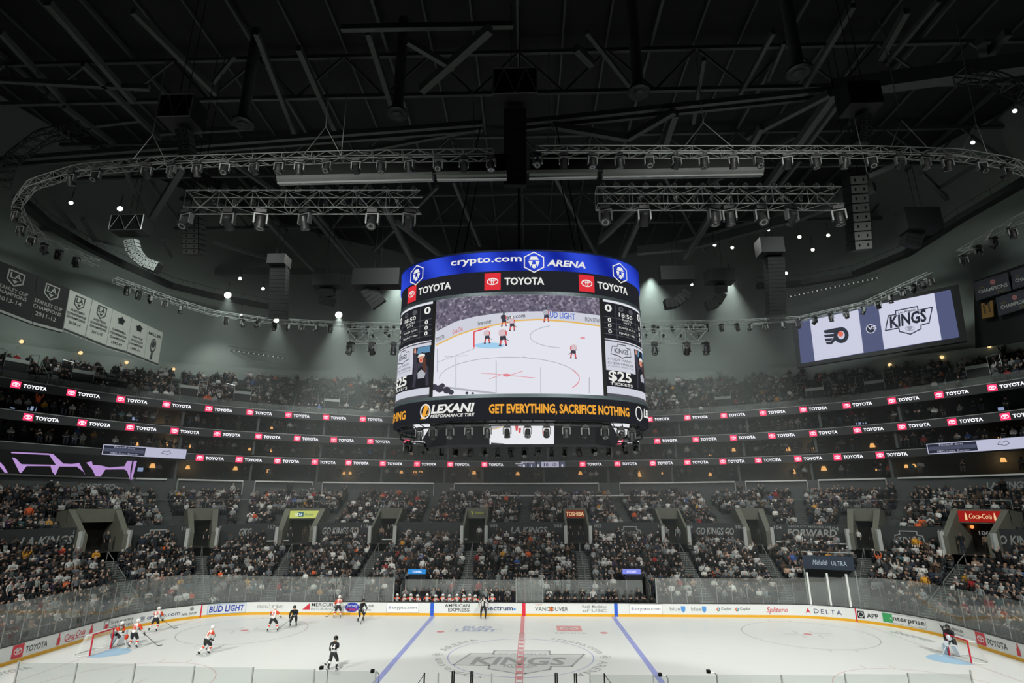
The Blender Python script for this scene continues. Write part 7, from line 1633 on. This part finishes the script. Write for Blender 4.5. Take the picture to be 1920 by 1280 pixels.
    if goalie:
        for s, an in zip((-1, 1), J['feet']):
            kn = V3(an.x*.9, an.y-.2, .5); m_ = MB(); d = (kn-an); m_.bar(an+V3(0, -.14, -.05), an+V3(s*.0, -.14, -.05)+d*1.55, .28, .13, 0); m_.bar(an+V3(.08, -.215, -.03), an+V3(.08, -.215, -.03)+d*1.4, .04, .02, 1); m_.build('leg_pad', [T_pad, T_padb], e)
        m_ = MB(); m_.box(J['hands'][0]+V3(0, -.08, 0), (.2, .06, .3)); m_.build('blocker', T_pad, e); m_ = MB(); m_.ball(J['hands'][1]+V3(0, -.06, 0), (.15, .08, .17), 10, 6); m_.build('catching_glove', T_pad if team == 'black' else T_o, e)
    return e, J
def place(e, px, py, rz, s_=1.0):
    p = U(px, py, z=0.); e.location = (p[0], p[1], .006); e.rotation_euler = (0, 0, rz); e.scale = (s_,)*3; return Matrix.LocRotScale(e.location, e.rotation_euler, e.scale)
def stick(M, J, blade, label, goalie=False):
    B = V3(*blade, .03); H1 = J['H1']; top = H1+(H1-B).normalized()*.06; e = empty('hockey_stick', M@B, label, 'hockey stick', 'hockey sticks on the ice')
    m_ = MB(); m_.bar(M@top, M@B, .03, .022); m_.build('shaft', T_stk if not goalie else T_pad, e)
    side_ = V3(blade[0], blade[1], 0); side_ = side_.normalized() if side_.length else V3(0, -1, 0); m_ = MB()
    if goalie: m_.bar(M@(B.lerp(top, .08)), M@(B.lerp(top, .48)), .1, .03)
    m_.bar(M@B, M@(B+side_*.28+V3(0, 0, .01)), .075, .02); m_.build('blade', T_stb if not goalie else T_pad, e)
R_ = math.radians
# heading rz turns the figure from facing the camera; 180 degrees shows the back
PL = [dict(px=247, py=1215, rz=175, team='orange', number='56', crouch=.25, lean=.3, feet=((-.3, 0), (.26, -.05)), blade=(-1.25, -.75), label='player in white and orange jersey 56 standing by the left net', s=1.0),
      dict(px=289, py=1184, rz=200, team='orange', number='5', crouch=.5, lean=.75, feet=((-.15, .1), (.3, .35)), lift=(0, .12), blade=(-1.15, -.7), label='player in white and orange jersey 5 leaning forward near the left corner boards', s=1.0),
      dict(px=385, py=1227, rz=150, team='orange', number='11', crouch=.6, lean=.5, feet=((-.1, -.1), (.3, .3)), blade=(1.1, -.7), label='player in white and orange jersey 11 gliding alone inside the left zone', s=1.0),
      dict(px=510, py=1184, rz=185, team='orange', number='7', crouch=.4, lean=.3, feet=((-.38, 0), (.35, 0)), hands=((-.42, -.3, .95), (.3, -.4, 1.1)), label='player in white and orange jersey 7 with feet wide apart in the left circle', s=1.0),
      dict(px=550, py=1174, rz=15, team='black', number=None, crouch=.95, lean=.8, feet=((-.25, 0), (.22, -.1)), blade=(-.9, -.5), label='player in black jersey crouching low beside the left circle', s=1.0),
      dict(px=633, py=1158, rz=190, team='orange', number='18', crouch=.4, lean=.55, feet=((-.2, 0), (.28, .1)), blade=(.9, -.55), label='player in white and orange jersey skating along the far boards', s=1.0),
      dict(px=675, py=1165, rz=60, team='black', number=None, crouch=.35, lean=.4, feet=((-.25, 0), (.28, -.05)), blade=(-.6, -.7), label='player in black jersey standing near the round sandwich advert on the boards', s=1.0),
      dict(px=623, py=1257, rz=165, team='black', number='44', crouch=.2, lean=.15, feet=((-.26, 0), (.28, 0)), blade=(1.0, -.85), label='player in black jersey 44 standing in open ice closest to the camera', s=1.0)]
for k, d in enumerate(PL):
    d = dict(d); px, py, rz, s_ = d.pop('px'), d.pop('py'), d.pop('rz'), d.pop('s'); lb = d.pop('label')
    e, J = make_player('person', lb, 'person', group='skaters on the ice', **d); M = place(e, px, py, R_(rz), s_)
    if d.get('blade'): stick(M, J, d['blade'], 'hockey stick of the '+' '.join(lb.replace('player in white and orange jersey', 'orange player').replace('player in black jersey', 'black player').split()[:12]))
e, J = make_player('person', 'goalie in white and orange bending forward at the left net', 'person', 'orange', goalie=True, crouch=.8, lean=.95, feet=((-.3, 0), (.32, -.1)), blade=(.2, -.95), bulk=1.12); M = place(e, 211, 1212, R_(75)); stick(M, J, (.2, -.95), 'goalie stick on the blue crease of the left net', True)
e, J = make_player('person', 'goalie in black with white leg pads standing before the right net', 'person', 'black', goalie=True, crouch=.3, lean=.3, feet=((-.3, 0), (.3, -.05)), blade=(-.35, -.75), bulk=1.15); M = place(e, 1789, 1228, R_(-55), 1.02); stick(M, J, (-.35, -.75), 'goalie stick held low before the right net', True)
e, J = make_player('person', 'official in striped shirt leaning back at the left corner boards', 'person', 'ref', crouch=.25, lean=.05, feet=((-.15, 0), (.2, -.1)), hands=((-.3, -.25, 1.35), (.35, .2, 1.2))); place(e, 396, 1155, R_(20))
e, J = make_player('person', 'official in striped shirt standing by the far boards near centre ice', 'person', 'ref', crouch=.05, lean=.05, feet=((-.2, 0), (.2, 0)), hands=((-.3, -.05, .95), (.3, -.05, .95))); place(e, 906, 1160, R_(10))
# ---- team benches
bp = {}
for tm in ('orange', 'black'):
    for k, hd in enumerate((((-.2, -.35, .95), (.2, -.35, .95)), ((-.32, -.25, 1.05), (.1, -.4, .9)))):
        bp[tm, k], _ = make_player('person', 'x', 'person', tm, group=None, seated=True, lean=(.45, .75)[k], hands=hd)
def bench_row(tm, xs, yb, lab, grp):
    first = {0: True, 1: True}
    for i, px in enumerate(xs):
        k = i % 2; p = U(px, 1128, y=yb); src = bp[tm, k]; o = src if first[k] else copy_tree(src); first[k] = False
        o.location = (p[0], yb-.1+.05*math.sin(i*2.1), .17); o.rotation_euler = (0, 0, .25*math.sin(i*1.7)); o['label'] = lab.format(ORD[i]); o['group'] = grp
bench_row('orange', (745, 758, 771, 785, 801, 817, 831, 844, 857, 870, 881, 892, 923), 14.05, 'bench player in white and orange with white helmet, {} from the left', 'players seated on the visiting bench')
bench_row('black', tuple(range(1026, 1226, 13)), 14.05, 'bench player in black jersey and helmet, {} from the left', 'players seated on the home bench')
for i, px in enumerate((760, 778, 792, 802, 813, 822, 868, 893, 911, 921, 931, 942, 952, 963)):
    p = U(px, 1110, y=14.85); o = bpy.data.objects.new('person', PMESH[8 if i % 3 else 9]); C.objects.link(o); o.location = (p[0], 14.85, .2); o.rotation_euler = (0, 0, .3*math.sin(i*1.9)); o.color = (*TPl[0 if i % 4 else 4], 1); tag(o, f'staff member standing behind the visiting bench, {ORD[i]} from the left', 'person', 'staff standing behind the benches')
for i, px in enumerate((1030, 1046, 1062, 1092, 1112, 1142, 1152, 1198)):
    p = U(px, 1110, y=14.85); o = bpy.data.objects.new('person', PMESH[8 if i % 3 else 9]); C.objects.link(o); o.location = (p[0], 14.85, .2); o.rotation_euler = (0, 0, .3*math.sin(i*1.3)); o.color = (*TPl[0 if i % 4 else 3], 1); tag(o, f'staff member standing behind the home bench, {ORD[i]} from the left', 'person', 'staff standing behind the benches')
# ushers and walkers standing at the portals
k = 0
for q in PORT_Q[1:-1]:
    for d_ in (-.5, .35):
        if RNG.random() < .75:
            p = S3(q+d_*PORT_W[q], 27.2+RNG.random()*2, 5.02); o = bpy.data.objects.new('person', PMESH[8]); C.objects.link(o); o.location = p; o.rotation_euler = (0, 0, math.atan2(p[1], p[0])-PI/2); o.color = (*TPl[int(RNG.choice(len(TOPS), p=TW))], 1)
            px = proj(p)[0]; tag(o, f'person standing in a lower stand portal, {ORD[k]} such figure from the left', 'person', 'people standing in the portals'); k += 1
# ================================================================== HAZE (thin stage haze filling the hall)
hm_ = bpy.data.materials.new('stage_haze'); hm_.use_nodes = True; nt = hm_.node_tree; nt.nodes.clear(); o_ = nt.nodes.new('ShaderNodeOutputMaterial'); v_ = nt.nodes.new('ShaderNodeVolumeScatter')
v_.inputs['Color'].default_value = (.88, 1.0, .95, 1); v_.inputs['Density'].default_value = .013; v_.inputs['Anisotropy'].default_value = .25; nt.links.new(v_.outputs[0], o_.inputs['Volume'])
hb = MB(); hb.box((0, 38, 22.5), (150, 44, 44.5)); ho = hb.build('haze', hm_); tag(ho, 'thin grey stage haze filling the arena air', 'haze', kind='stuff')
hm2 = hm_.copy(); hm2.name = 'thick_stage_haze'; [n for n in hm2.node_tree.nodes if n.type == 'VOLUME_SCATTER'][0].inputs['Density'].default_value = .021
hb = MB(); hb.box((0, 45.2, 27.5), (104, 29.2, 37.0)); ho = hb.build('haze', hm2); tag(ho, 'thicker haze hanging over the far stands behind the scoreboard', 'haze', kind='stuff')
